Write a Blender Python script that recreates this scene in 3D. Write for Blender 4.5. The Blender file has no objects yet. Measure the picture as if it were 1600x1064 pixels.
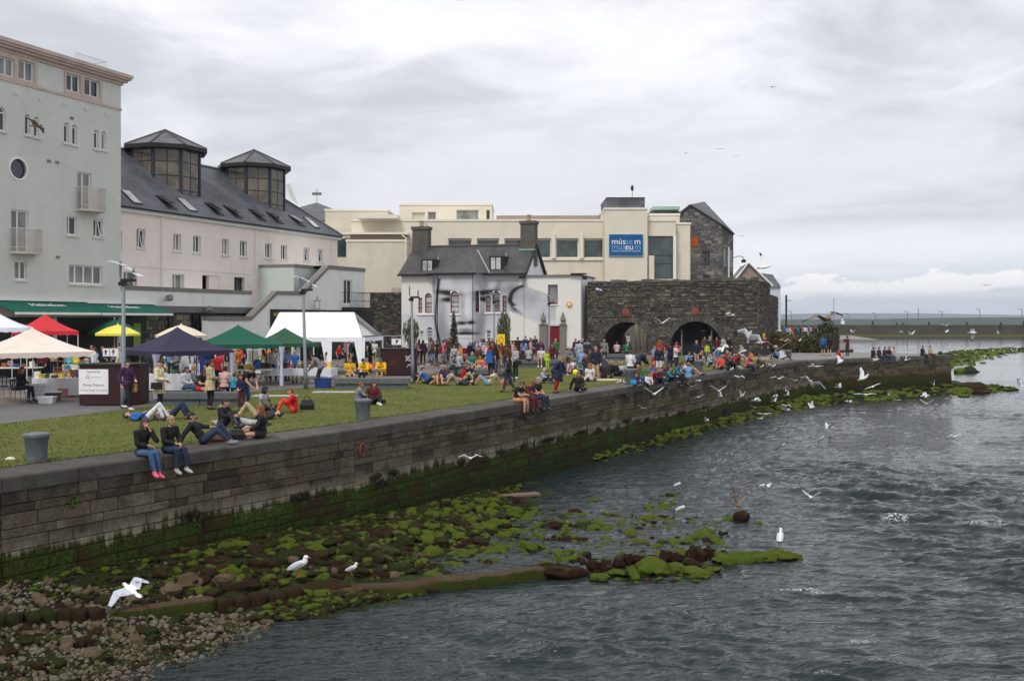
import bpy, math, random
import numpy as np
from mathutils import Vector, Matrix
R=math.radians
SC=bpy.context.scene
COL=SC.collection
rnd=random.Random(7)
CAMH=3.1; WATER=-3.0; FPX=1600.0; HOR=500.0
# ---------------------------------------------------------------- camera
cam=bpy.data.cameras.new('camera'); co=bpy.data.objects.new('camera',cam); COL.objects.link(co)
co.location=(0,0,CAMH); co.rotation_euler=(R(90),0,0)
cam.sensor_width=36; cam.lens=36; cam.shift_y=-0.02; cam.clip_start=.5; cam.clip_end=20000
SC.camera=co
# ---------------------------------------------------------------- light and exposure
SUN_EL,SUN_AZ=R(52),R(205)      # azimuth of the sun, clockwise from +Y
sl=bpy.data.lights.new('sun','SUN'); sl.energy=1.5; sl.angle=R(14); sl.color=(1,.965,.92)
so=bpy.data.objects.new('sun',sl); COL.objects.link(so)
sd=Vector((math.sin(SUN_AZ)*math.cos(SUN_EL),math.cos(SUN_AZ)*math.cos(SUN_EL),math.sin(SUN_EL)))
so.rotation_euler=sd.to_track_quat('Z','Y').to_euler()
SC.view_settings.view_transform='Standard'; SC.view_settings.look='None'
SC.view_settings.exposure=.42; SC.view_settings.gamma=1; SC.view_settings.use_curve_mapping=False
class NT:
    "small helper round a node tree"
    def __init__(s,nt): s.nt=nt
    def n(s,t,**k):
        o=s.nt.nodes.new(t)
        for a,b in k.items():
            if a in ('operation','blend_type','noise_dimensions','feature','distance','data_type','sky_type','sun_disc','sun_elevation','sun_rotation','wave_type','attribute_name','interpolation_type','bands_direction','air_density','dust_density','ozone_density','invert','offset','offset_frequency','squash','distribution'): setattr(o,a,b)
        return o
    def l(s,a,b): s.nt.links.new(a,b)
    def val(s,sock,v):
        if hasattr(v,'is_output') : s.l(v,sock)
        else: sock.default_value=v
    def m(s,op,a,b=0.0,c=0.0):
        o=s.n('ShaderNodeMath',operation=op); s.val(o.inputs[0],a); s.val(o.inputs[1],b); s.val(o.inputs[2],c); return o.outputs[0]
    def mr(s,v,a,b,c=0.,d=1.,smooth=True):
        o=s.n('ShaderNodeMapRange'); o.interpolation_type='SMOOTHSTEP' if smooth else 'LINEAR'
        s.val(o.inputs[0],v); s.val(o.inputs[1],a); s.val(o.inputs[2],b); s.val(o.inputs[3],c); s.val(o.inputs[4],d); return o.outputs[0]
    def noise(s,vec,scale,detail=4,rough=.55,dist=0.):
        o=s.n('ShaderNodeTexNoise')
        if vec is not None: s.l(vec,o.inputs['Vector'])
        o.inputs['Scale'].default_value=scale; o.inputs['Detail'].default_value=detail; o.inputs['Roughness'].default_value=rough; o.inputs['Distortion'].default_value=dist
        return o.outputs[0]
    def mp(s,vec,sc=(1,1,1),loc=(0,0,0),rot=(0,0,0)):
        o=s.n('ShaderNodeMapping'); s.l(vec,o.inputs[0]); o.inputs[1].default_value=loc; o.inputs[2].default_value=rot; o.inputs[3].default_value=sc; return o.outputs[0]
    def mix(s,f,a,b,bt='MIX'):
        o=s.n('ShaderNodeMix'); o.data_type='RGBA'; o.blend_type=bt
        s.val(o.inputs[0],f); s.val(o.inputs[6],a if hasattr(a,'is_output') else (*a[:3],1)); s.val(o.inputs[7],b if hasattr(b,'is_output') else (*b[:3],1)); return o.outputs[2]
    def sep(s,v):
        o=s.n('ShaderNodeSeparateXYZ'); s.l(v,o.inputs[0]); return o.outputs
    def comb(s,x,y,z):
        o=s.n('ShaderNodeCombineXYZ'); s.val(o.inputs[0],x); s.val(o.inputs[1],y); s.val(o.inputs[2],z); return o.outputs[0]
# ---------------------------------------------------------------- sky (overcast)
W=bpy.data.worlds.new('World'); SC.world=W; W.use_nodes=True
t=NT(W.node_tree); W.node_tree.nodes.clear()
out=t.n('ShaderNodeOutputWorld'); bg=t.n('ShaderNodeBackground'); t.l(bg.outputs[0],out.inputs[0]); bg.inputs[1].default_value=.1
sky=t.n('ShaderNodeTexSky',sky_type='NISHITA',sun_disc=False,sun_elevation=SUN_EL,sun_rotation=SUN_AZ)
tc=t.n('ShaderNodeTexCoord'); x,y,z=t.sep(tc.outputs['Generated'])
zz=t.m('MAXIMUM',z,0.0); k=t.m('ADD',zz,.17)
pv=t.comb(t.m('DIVIDE',x,k),t.m('DIVIDE',y,k),t.m('MULTIPLY',zz,2.0))
big=t.noise(t.mp(pv,(.75,.85,1),loc=(1.3,.4,0)),1.0,7,.56,.6)
med=t.noise(t.mp(pv,(2.3,2.6,1),loc=(4,2,0)),1.0,8,.6,.6)
cl=t.m('ADD',t.m('MULTIPLY',big,.6),t.m('MULTIPLY',med,.4))
cf=t.mr(cl,.38,.60)
clo=t.mix(cf,(5.0,5.1,5.45),(8.3,8.35,8.6))
# soft elevation tone of the cloud deck: a darker shelf low in the sky, brighter strip beneath it
el=t.m('ADD',z,t.m('MULTIPLY',t.m('SUBTRACT',med,.5),.045))
shelf=t.m('MULTIPLY',t.mr(el,.075,.115),t.mr(el,.27,.15))
clo=t.mix(t.m('MULTIPLY',shelf,.5),clo,(5.2,5.3,5.6))
low=t.mr(el,.10,.07)
clo=t.mix(t.m('MULTIPLY',low,.85),clo,(7.7,7.9,8.2))
# streaks and a bank of small cumulus near the horizon
st=t.noise(t.mp(tc.outputs['Generated'],(7,7,95)),1.0,5,.55,.2)
stm=t.m('MULTIPLY',t.mr(st,.47,.62),t.m('MULTIPLY',t.mr(z,.0,.01),t.mr(z,.065,.035)))
clo=t.mix(t.m('MULTIPLY',stm,.6),clo,(5.4,6.0,6.8))
cu=t.noise(t.mp(tc.outputs['Generated'],(15,15,34)),1.0,9,.62,.0)
band=t.m('MULTIPLY',t.mr(t.m('SUBTRACT',z,t.m('MULTIPLY',t.m('SUBTRACT',cu,.5),.05)),.020,.027),t.mr(t.m('SUBTRACT',z,t.m('MULTIPLY',t.m('SUBTRACT',cu,.5),.11)),.0415,.0385))
clo=t.mix(t.m('MULTIPLY',band,.85),clo,(9.6,9.5,9.4))
hz=t.mr(z,.028,.0)
clo=t.mix(t.m('MULTIPLY',hz,.8),clo,(6.6,7.5,8.6))
t.l(t.mix(.93,sky.outputs[0],clo),bg.inputs[0])
# ---------------------------------------------------------------- helpers
def S(r,g,b):
    f=lambda v:(v/255/12.92) if v<=10 else ((v/255+.055)/1.055)**2.4
    return (f(r),f(g),f(b))
def gp(px,py,z=0.):
    "the point at height z that the photograph shows at (px,py)"
    Y=FPX*(CAMH-z)/(py-HOR); return Vector(((px-800)/FPX*Y,Y,z))
def at(px,py,Y): return Vector(((px-800)/FPX*Y,Y,CAMH+(HOR-py)/FPX*Y))
def tag(o,label=None,cat=None,group=None,kind=None):
    if label: o['label']=label
    if cat: o['category']=cat
    if group: o['group']=group
    if kind: o['kind']=kind
    return o
def empty(name,loc,rz=0,label=None,cat=None,group=None):
    o=bpy.data.objects.new(name,None); COL.objects.link(o); o.location=loc; o.rotation_euler=(0,0,rz); o.empty_display_size=.2
    return tag(o,label,cat,group)
def world(o):
    m=o.matrix_basis.copy() if o.parent is None else world(o.parent)@o.matrix_parent_inverse@o.matrix_basis
    return m
def wkeep(o,p):
    "parent o to p, keeping o's world place"
    o.parent=p; o.matrix_parent_inverse=world(p).inverted()
class MB:
    def __init__(s): s.v=[]; s.f=[]; s.mi=[]; s.c=[]; s.usec=False
    def q(s,pts,mi=0,c=None):
        b=len(s.v); s.v+= [tuple(p) for p in pts]; s.f.append(tuple(range(b,b+len(pts)))); s.mi.append(mi); s.c.append(c)
        if c is not None: s.usec=True
    def hexa(s,p,mi=0,c=None,skip=()):
        "p: 8 points, bottom ring then top ring, both counter-clockwise from above"
        b=len(s.v); s.v+=[tuple(a) for a in p]
        F=[(0,3,2,1),(4,5,6,7),(0,1,5,4),(1,2,6,5),(2,3,7,6),(3,0,4,7)]
        for i,f in enumerate(F):
            if i in skip: continue
            s.f.append(tuple(b+j for j in f)); s.mi.append(mi); s.c.append(c)
        if c is not None: s.usec=True
    def box(s,x0,x1,y0,y1,z0,z1,mi=0,c=None):
        s.hexa([(x0,y0,z0),(x1,y0,z0),(x1,y1,z0),(x0,y1,z0),(x0,y0,z1),(x1,y0,z1),(x1,y1,z1),(x0,y1,z1)],mi,c)
    def prism(s,poly,z0,z1,mi=0,c=None,top=True,bot=True):
        n=len(poly); b=len(s.v)
        s.v+=[(p[0],p[1],z0) for p in poly]+[(p[0],p[1],z1) for p in poly]
        for i in range(n):
            j=(i+1)%n; s.f.append((b+i,b+j,b+n+j,b+n+i)); s.mi.append(mi); s.c.append(c)
        if top: s.f.append(tuple(range(b+n,b+2*n))); s.mi.append(mi); s.c.append(c)
        if bot: s.f.append(tuple(range(b+n-1,b-1,-1))); s.mi.append(mi); s.c.append(c)
        if c is not None: s.usec=True
    def tube(s,pts,r,n=8,mi=0,c=None,cap=True):
        pts=[Vector(p) for p in pts]; rs=r if isinstance(r,(list,tuple)) else [r]*len(pts)
        rings=[]
        for i,p in enumerate(pts):
            d=(pts[min(i+1,len(pts)-1)]-pts[max(i-1,0)])
            if d.length<1e-6: d=Vector((0,0,1))
            d.normalize(); a=d.cross(Vector((0,0,1)) if abs(d.z)<.9 else Vector((1,0,0))).normalized(); b_=d.cross(a)
            b0=len(s.v)
            for k in range(n):
                an=2*math.pi*k/n; s.v.append(tuple(p+a*math.cos(an)*rs[i]-b_*math.sin(an)*rs[i]))
            rings.append(b0)
        for i in range(len(rings)-1):
            for k in range(n):
                j=(k+1)%n; s.f.append((rings[i]+k,rings[i+1]+k,rings[i+1]+j,rings[i]+j)); s.mi.append(mi); s.c.append(c)
        if cap:
            s.f.append(tuple(rings[0]+k for k in range(n))); s.f.append(tuple(rings[-1]+k for k in range(n-1,-1,-1))); s.mi+=[mi,mi]; s.c+=[c,c]
        if c is not None: s.usec=True
    def lathe(s,prof,cx=0,cy=0,n=16,mi=0,c=None,ph=0):
        "prof: (r,z) from bottom to top"
        b=len(s.v); 
        for r,z in prof:
            for k in range(n):
                a=2*math.pi*k/n+ph; s.v.append((cx+r*math.cos(a),cy+r*math.sin(a),z))
        for i in range(len(prof)-1):
            for k in range(n):
                j=(k+1)%n; s.f.append((b+i*n+k,b+i*n+j,b+(i+1)*n+j,b+(i+1)*n+k)); s.mi.append(mi); s.c.append(c)
        s.f.append(tuple(b+k for k in range(n-1,-1,-1))); s.f.append(tuple(b+(len(prof)-1)*n+k for k in range(n))); s.mi+=[mi,mi]; s.c+=[c,c]
        if c is not None: s.usec=True
    def fbox(s,F,u0,u1,z0,z1,w0,w1,mi=0,c=None):
        "box on a facade: w grows outward"
        s.hexa([F.P(u0,z0,w1),F.P(u1,z0,w1),F.P(u1,z0,w0),F.P(u0,z0,w0),F.P(u0,z1,w1),F.P(u1,z1,w1),F.P(u1,z1,w0),F.P(u0,z1,w0)],mi,c)
    def mesh(s,name,mats):
        me=bpy.data.meshes.new(name); me.from_pydata(s.v,[],s.f)
        for m in (mats if isinstance(mats,(list,tuple)) else [mats]): me.materials.append(m)
        me.polygons.foreach_set('material_index',s.mi)
        if s.usec:
            a=me.color_attributes.new('Col','FLOAT_COLOR','CORNER'); arr=[]
            for p,c in zip(me.polygons,s.c): arr+= [*(c or (.5,.5,.5)),1.0]*p.loop_total
            a.data.foreach_set('color',arr)
        me.update(); return me
    def build(s,name,mats,parent=None,smooth=False,keep=True):
        me=s.mesh(name,mats); o=bpy.data.objects.new(name,me); COL.objects.link(o)
        if smooth: me.polygons.foreach_set('use_smooth',[True]*len(me.polygons))
        if parent is not None:
            if keep: wkeep(o,parent)
            else: o.parent=parent
        return o
def inst(name,me,parent=None,loc=(0,0,0),rot=(0,0,0),sc=1,mat=None):
    o=bpy.data.objects.new(name,me); COL.objects.link(o); o.location=loc; o.rotation_euler=rot
    o.scale=(sc,sc,sc) if not isinstance(sc,(tuple,list)) else sc
    if parent is not None: o.parent=parent
    if mat is not None:
        for i,m in enumerate(mat if isinstance(mat,(list,tuple)) else [mat]):
            o.material_slots[i].link='OBJECT'; o.material_slots[i].material=m
    return o
class Fa:
    "a vertical facade: origin, direction along it; normal points out"
    def __init__(s,ox,oy,dx,dy,z=0):
        L=math.hypot(dx,dy); s.o=(ox,oy); s.d=(dx/L,dy/L); s.n=(dy/L,-dx/L)
    def P(s,u,z,w=0): return Vector((s.o[0]+u*s.d[0]+w*s.n[0],s.o[1]+u*s.d[1]+w*s.n[1],z))
    def off(s,u,w): p=s.P(u,0,w); return Fa(p.x,p.y,*s.d)
    def side(s,u,w=0):
        "facade that starts at u and runs back into the building (its right flank)"
        p=s.P(u,0,w); return Fa(p.x,p.y,-s.n[0],-s.n[1])
    def uz(s,px,py=HOR,w=0):
        a=(px-800)/FPX; ox=s.o[0]+w*s.n[0]; oy=s.o[1]+w*s.n[1]
        u=(a*oy-ox)/(s.d[0]-a*s.d[1]); Y=oy+u*s.d[1]; return u,CAMH+(HOR-py)/FPX*Y
    def r(s,pl,yt,pr,yb,w=0):
        "rectangle seen with its left edge at pl from yt to yb and its right edge at pr"
        u0,z1=s.uz(pl,yt,w); _,z0=s.uz(pl,yb,w); u1,_=s.uz(pr,HOR,w); return (u0,u1,z0,z1)
    @property
    def ang(s): return math.atan2(s.d[1],s.d[0])
# ---------------------------------------------------------------- numpy noise
def _h(ix,iy,seed):
    n=(ix.astype(np.int64)*374761393+iy.astype(np.int64)*668265263+seed*1442695041)&0xffffffff
    n=((n^(n>>13))*1274126177)&0xffffffff; n=n^(n>>16); return (n&0xffffff)/float(0xffffff)
def vn(x,y,seed=0):
    x=np.asarray(x,float); y=np.asarray(y,float); ix=np.floor(x); iy=np.floor(y); fx=x-ix; fy=y-iy
    fx=fx*fx*(3-2*fx); fy=fy*fy*(3-2*fy); a=_h(ix,iy,seed); b=_h(ix+1,iy,seed); c=_h(ix,iy+1,seed); d=_h(ix+1,iy+1,seed)
    return (a*(1-fx)+b*fx)*(1-fy)+(c*(1-fx)+d*fx)*fy
def fbm(x,y,o=4,seed=0,g=.5):
    s=0;a=1;t_=0
    for i in range(o): s=s+a*vn(x*2**i,y*2**i,seed+i*17); t_+=a; a*=g
    return s/t_
def ridge(x,y,o=3,seed=0):
    s=0;a=1;t_=0
    for i in range(o): s=s+a*(1-np.abs(2*vn(x*2**i,y*2**i,seed+i*31)-1)); t_+=a; a*=.5
    return s/t_
# ---------------------------------------------------------------- materials
MATS={}
def mat(name,col,rough=.8,var=.12,vs=3.0,bump=.0,bs=20.,metal=0.,spec=.35,coord='pos',grime=0.,stretch=(1,1,1)):
    if name in MATS: return MATS[name]
    m=bpy.data.materials.new(name); m.use_nodes=True; MATS[name]=m
    t=NT(m.node_tree); b=m.node_tree.nodes['Principled BSDF']
    if coord=='pos': v=t.n('ShaderNodeNewGeometry').outputs['Position']
    else: v=t.n('ShaderNodeTexCoord').outputs['Object']
    v=t.mp(v,stretch)
    n1=t.noise(v,vs,5,.6); n2=t.noise(v,vs*9,3,.6)
    f=t.m('ADD',t.m('MULTIPLY',n1,.65),t.m('MULTIPLY',n2,.35))
    f=t.mr(f,.3,.7,0,1)
    c=t.mix(f,tuple(a*(1-var) for a in col),tuple(min(1,a*(1+var)) for a in col))
    if grime:
        g=t.mr(t.noise(t.mp(v,(1.2,1.2,.35)),.8,6,.65),.5,.75,0,grime); c=t.mix(g,c,tuple(a*.45 for a in col))
    t.l(c,b.inputs['Base Color']); b.inputs['Roughness'].default_value=rough; b.inputs['Metallic'].default_value=metal
    b.inputs['Specular IOR Level'].default_value=spec
    if bump:
        bn=t.n('ShaderNodeBump'); bn.inputs['Strength'].default_value=bump; bn.inputs['Distance'].default_value=.02
        t.l(t.noise(v,bs,4,.6),bn.inputs['Height']); t.l(bn.outputs[0],b.inputs['Normal'])
    return m
def cmat(name,rough=.85,vs=6.,var=.25,bump=.3,bs=25.):
    "colour from the piece's own attribute, with grain"
    if name in MATS: return MATS[name]
    m=bpy.data.materials.new(name); m.use_nodes=True; MATS[name]=m
    t=NT(m.node_tree); b=m.node_tree.nodes['Principled BSDF']
    a=t.n('ShaderNodeAttribute'); a.attribute_name='Col'
    v=t.n('ShaderNodeNewGeometry').outputs['Position']
    f=t.mr(t.noise(v,vs,6,.65),.3,.7,1-var,1+var,False)
    mm=t.n('ShaderNodeVectorMath',operation='MULTIPLY'); t.l(a.outputs['Color'],mm.inputs[0]); t.l(t.comb(f,f,f),mm.inputs[1])
    t.l(mm.outputs[0],b.inputs['Base Color']); b.inputs['Roughness'].default_value=rough; b.inputs['Specular IOR Level'].default_value=.3
    if bump:
        bn=t.n('ShaderNodeBump'); bn.inputs['Strength'].default_value=bump; bn.inputs['Distance'].default_value=.02
        t.l(t.noise(v,bs,4,.6),bn.inputs['Height']); t.l(bn.outputs[0],b.inputs['Normal'])
    return m
def glass(name,col=(.03,.035,.04),rough=.05,blinds=None):
    if name in MATS: return MATS[name]
    m=bpy.data.materials.new(name); m.use_nodes=True; MATS[name]=m; b=m.node_tree.nodes['Principled BSDF']
    t=NT(m.node_tree); v=t.n('ShaderNodeNewGeometry').outputs['Position']
    c=t.mix(t.mr(t.noise(v,.9,3,.5),.4,.6),tuple(a*.7 for a in col),tuple(a*1.25 for a in col)); t.l(c,b.inputs['Base Color'])
    b.inputs['Roughness'].default_value=rough; b.inputs['Specular IOR Level'].default_value=.6; b.inputs['IOR'].default_value=1.5
    return m
def algae_stone(name,base,thr=-1.62,seed=0.,pier=False):
    m=bpy.data.materials.new(name); m.use_nodes=True; MATS[name]=m
    t=NT(m.node_tree); b=m.node_tree.nodes['Principled BSDF']
    v=t.n('ShaderNodeNewGeometry').outputs['Position']; x,y,z=t.sep(v)
    vv=t.mp(v,(1,1,1),loc=(seed,seed*2,0))
    n1=t.noise(vv,1.3,5,.6); n2=t.noise(vv,14,4,.65); n3=t.noise(t.mp(v,(7,7,.9)),1.0,4,.6); n4=t.noise(vv,.35,4,.6)
    c=t.mix(t.mr(n2,.3,.7),tuple(a*.72 for a in base),tuple(a*1.25 for a in base))
    c=t.mix(t.mr(n1,.46,.66,0,.75),c,tuple(a*.33 for a in base))                 # weathering blotches
    c=t.mix(t.mr(t.noise(vv,2.2,5,.6),.60,.74,0,.45),c,(.11,.075,.03))             # ochre lichen
    zn=t.m('ADD',z,t.m('MULTIPLY',t.m('SUBTRACT',n3,.5),.75)); zn=t.m('ADD',zn,t.m('MULTIPLY',t.m('SUBTRACT',n4,.5),.9))
    th=t.m('SUBTRACT',thr,t.m('MULTIPLY',t.mr(y,34,60,0,1),.25))
    zr=t.m('SUBTRACT',zn,th)
    pale=t.m('MULTIPLY',t.mr(zr,-.05,.08),t.mr(zr,.42,.12))
    c=t.mix(t.m('MULTIPLY',pale,t.mr(n3,.42,.62,.2,.85)),c,(.26,.235,.175) if not pier else (.12,.07,.035))
    ymoss=t.m('MULTIPLY',t.m('MULTIPLY',t.mr(zr,.3,.5),t.mr(zr,1.0,.6)),t.mr(n1,.45,.62)); c=t.mix(t.m('MULTIPLY',ymoss,t.mr(y,30,45,.1,.7)),c,(.10,.095,.02))
    al=t.mr(zr,.06,-.06)
    g=t.mix(t.mr(n2,.35,.7),(.012,.024,.004),(.060,.090,.013)); g=t.mix(t.mr(t.noise(vv,.9,4,.6),.42,.62),g,(.035,.024,.010) if not pier else (.045,.022,.010))
    g=t.mix(t.mr(zr,-.35,-1.0,0,.6),g,(.010,.012,.005))
    c=t.mix(al,c,g); t.l(c,b.inputs['Base Color'])
    t.l(t.mr(al,0,1,.92,.8),b.inputs['Roughness']); b.inputs['Specular IOR Level'].default_value=.12
    bn=t.n('ShaderNodeBump'); bn.inputs['Strength'].default_value=.7; bn.inputs['Distance'].default_value=.035
    t.l(t.m('ADD',n2,t.m('MULTIPLY',t.noise(vv,45,3,.6),.5)),bn.inputs['Height']); t.l(bn.outputs[0],b.inputs['Normal'])
    return m
def slate(name,col,rot=0,sc=1.,zk=1.4):
    "small roofing slates: too small in view to build singly"
    m=bpy.data.materials.new(name); m.use_nodes=True; MATS[name]=m
    t=NT(m.node_tree); b=m.node_tree.nodes['Principled BSDF']; v=t.n('ShaderNodeNewGeometry').outputs['Position']
    x,y,z=t.sep(t.mp(v,(1,1,1),rot=(0,0,rot)))
    br=t.n('ShaderNodeTexBrick'); t.l(t.comb(x,t.m('MULTIPLY',z,zk),0.),br.inputs[0])
    br.inputs['Scale'].default_value=1.0; br.inputs['Brick Width'].default_value=.45*sc; br.inputs['Row Height'].default_value=.30*sc; br.inputs['Mortar Size'].default_value=.022*sc; br.inputs['Bias'].default_value=-.2
    br.inputs[1].default_value=(*[a*.72 for a in col],1); br.inputs[2].default_value=(*[a*1.25 for a in col],1); br.inputs[3].default_value=(*[a*.4 for a in col],1)
    n=t.noise(t.mp(v,(.6,.6,.25)),1.,5,.6); c=t.mix(t.mr(n,.35,.7,0,.5),br.outputs[0],tuple(a*1.5 for a in col))
    t.l(c,b.inputs['Base Color']); b.inputs['Roughness'].default_value=.5; b.inputs['Specular IOR Level'].default_value=.4
    bn=t.n('ShaderNodeBump'); bn.inputs['Strength'].default_value=.5; bn.inputs['Distance'].default_value=.02; t.l(t.m('ADD',t.m('SUBTRACT',1.,br.outputs[1]),t.m('MULTIPLY',n,.5)),bn.inputs['Height']); t.l(bn.outputs[0],b.inputs['Normal'])
    return m
def font2mesh(name,c,loc,rot,parent):
    tmp=bpy.data.objects.new(name,c); COL.objects.link(tmp); me=bpy.data.meshes.new_from_object(tmp.evaluated_get(bpy.context.evaluated_depsgraph_get())); bpy.data.objects.remove(tmp)
    o=bpy.data.objects.new(name,me); COL.objects.link(o); o.location=loc; o.rotation_euler=rot; wkeep(o,parent); return o
def text(body,name,parent,F,u,z,w,size,m,align='CENTER',ext=.01):
    c=bpy.data.curves.new(name,'FONT'); c.body=body; c.size=size; c.align_x=align; c.align_y='CENTER'; c.extrude=ext; c.materials.append(m)
    return font2mesh(name,c,F.P(u,z,w),(R(90),0,F.ang),parent)
# ================================================================ the setting: ground, grass, river
EDGE=[(-19.5,5.0),(-10.1,20.2),(-4.5,29.2),(4.9,47.0),(19.2,73.3),(22.6,78.2),(39,91)]
def seg_pts(): return [Vector((a[0],a[1],0)) for a in EDGE]
def edge_at(s):
    "point and outward (river) normal at arc length s from the second vertex of the edge"
    P=seg_pts()
    for i in range(1,len(P)-1):
        L=(P[i+1]-P[i]).length
        if s<=L or i==len(P)-2:
            d=(P[i+1]-P[i]).normalized(); return P[i]+d*s,Vector((d.y,-d.x,0)),d
        s-=L
def edge_x(Y):
    P=EDGE
    for i in range(len(P)-1):
        if P[i][1]<=Y<=P[i+1][1]: k_=(Y-P[i][1])/(P[i+1][1]-P[i][1]); return P[i][0]+k_*(P[i+1][0]-P[i][0])
    return P[-1][0] if Y>P[-1][1] else P[0][0]
m_plaza=mat('plaza_paving',S(118,110,102),.85,.22,.35,.3,30)
m_path=mat('path_asphalt',S(104,102,102),.85,.13,1.2,.3,60)
m_conc=mat('granite_paving',S(132,130,126),.8,.15,2,.3,40)
def flat(name,pts,z,m,kind='structure',parent=None,sub=None):
    b=MB(); b.q([(p[0],p[1],z) for p in pts]); o=b.build(name,m); o['kind']=kind; return o
IN=[Vector((p[0],p[1],0)) for p in EDGE]
def inset(d):
    out=[]
    for i in range(len(IN)):
        a=IN[max(i-1,0)]; c=IN[min(i+1,len(IN)-1)]; t_=(c-a).normalized(); out.append(IN[i]+Vector((-t_.y,t_.x,0))*d)
    return out
ins=inset(.35)
land=[(p.x,p.y) for p in ins]+[(38.2,92.0),(37.2,95.6),(29,98.5),(36,108),(54,170),(70,330),(60,700),(-900,700),(-900,5)]
flat('plaza_ground',land,-.012,m_plaza)
# lawn
def P2(px,py): p=gp(px,py); return (p.x,p.y)
lawn_back=[P2(-120,678),P2(0,663),P2(100,652),P2(200,640),P2(300,629),P2(395,613),P2(480,606),P2(560,603),P2(640,602),P2(668,588),P2(700,577),P2(760,575),P2(830,574),P2(900,573),P2(945,571),P2(990,561),P2(1080,557),P2(1170,555),P2(1230,560)]
i11=inset(1.25)
lawn_front=[(p.x,p.y) for p in [i11[4]+Vector((1.5,2.4,0)),i11[4],i11[3],i11[2],i11[1],i11[1]+(i11[0]-i11[1])*.35]]
m_grass=None
def grass_mat():
    m=bpy.data.materials.new('lawn_grass'); m.use_nodes=True; t=NT(m.node_tree); b=m.node_tree.nodes['Principled BSDF']
    v=t.n('ShaderNodeNewGeometry').outputs['Position']
    n1=t.noise(v,.45,5,.6); n2=t.noise(v,5,5,.7); n3=t.noise(v,40,3,.7)
    c=t.mix(t.mr(n2,.3,.7),(.080,.102,.017),(.150,.172,.034)); c=t.mix(t.mr(n1,.4,.65,0,.6),c,(.185,.16,.055)); c=t.mix(t.mr(n3,.5,.75,0,.5),c,(.048,.058,.012))
    t.l(c,b.inputs['Base Color']); b.inputs['Roughness'].default_value=.9; b.inputs['Specular IOR Level'].default_value=.15
    bn=t.n('ShaderNodeBump'); bn.inputs['Strength'].default_value=.8; bn.inputs['Distance'].default_value=.04; t.l(t.m('ADD',n3,n2),bn.inputs['Height']); t.l(bn.outputs[0],b.inputs['Normal'])
    return m
m_grass=grass_mat()
lawn=flat('lawn',lawn_back+lawn_front,.004,m_grass)
# grey path strip behind the lawn
pb=[P2(-200,640),P2(0,632),P2(120,628),P2(230,615),P2(400,603),P2(520,596),P2(645,590),P2(668,582),P2(700,572),P2(760,570),P2(830,569)]
path=flat('path',pb+[(p[0],p[1]) for p in reversed(lawn_back[:13])],-.004,m_path)
# grass blades standing on the lawn (nearest part) and ragged along its edges
def inside(x,y,poly):
    c=np.zeros(np.shape(x),bool); n=len(poly); j=n-1
    for i in range(n):
        xi,yi=poly[i]; xj,yj=poly[j]
        c^=((yi>y)!=(yj>y))&(x<(xj-xi)*(y-yi)/(yj-yi+1e-12)+xi); j=i
    return c
def blades():
    rs=np.random.RandomState(3); N=60000
    # density falls with distance
    Y=21+ (rs.rand(N)**1.8)*30; X=-22+rs.rand(N)*26; poly=lawn_back+lawn_front
    k_=inside(X,Y,poly); X=X[k_];Y=Y[k_]
    ex=[];ey=[]
    for i in range(len(lawn_front)-1):
        a=np.array(lawn_front[i]);b_=np.array(lawn_front[i+1]); L=np.hypot(*(b_-a)); n=int(L*70); t_=rs.rand(n); p=a+(b_-a)*t_[:,None]; ex.append(p[:,0]+rs.randn(n)*.07); ey.append(p[:,1]+rs.randn(n)*.05)
    for i in range(1,13):
        a=np.array(lawn_back[i]);b_=np.array(lawn_back[i+1]); L=np.hypot(*(b_-a)); n=int(L*50); t_=rs.rand(n); p=a+(b_-a)*t_[:,None]; ex.append(p[:,0]+rs.randn(n)*.06); ey.append(p[:,1]+rs.randn(n)*.06)
    X=np.concatenate([X]+ex);Y=np.concatenate([Y]+ey); n=len(X)
    h=.02+.03*rs.rand(n); a=rs.rand(n)*6.28; w=.012+.012*rs.rand(n)
    dx=np.cos(a)*w; dy=np.sin(a)*w; lx=rs.randn(n)*.015; ly=rs.randn(n)*.015
    V=np.zeros((n,3,3)); V[:,0]=np.stack([X-dx,Y-dy,np.full(n,0.003)],1); V[:,1]=np.stack([X+dx,Y+dy,np.full(n,.003)],1); V[:,2]=np.stack([X+lx,Y+ly,h],1)
    me=bpy.data.meshes.new('grass'); me.vertices.add(3*n); me.vertices.foreach_set('co',V.reshape(-1)); me.loops.add(3*n); me.loops.foreach_set('vertex_index',np.arange(3*n)); me.polygons.add(n); me.polygons.foreach_set('loop_start',np.arange(n)*3); me.update(); me.validate()
    me.materials.append(mat('grass_blade',(.14,.155,.04),.9,.35,3)); o=bpy.data.objects.new('grass',me); COL.objects.link(o); tag(o,'short worn green grass of the riverside lawn','grass',None,'stuff')
blades()
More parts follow.
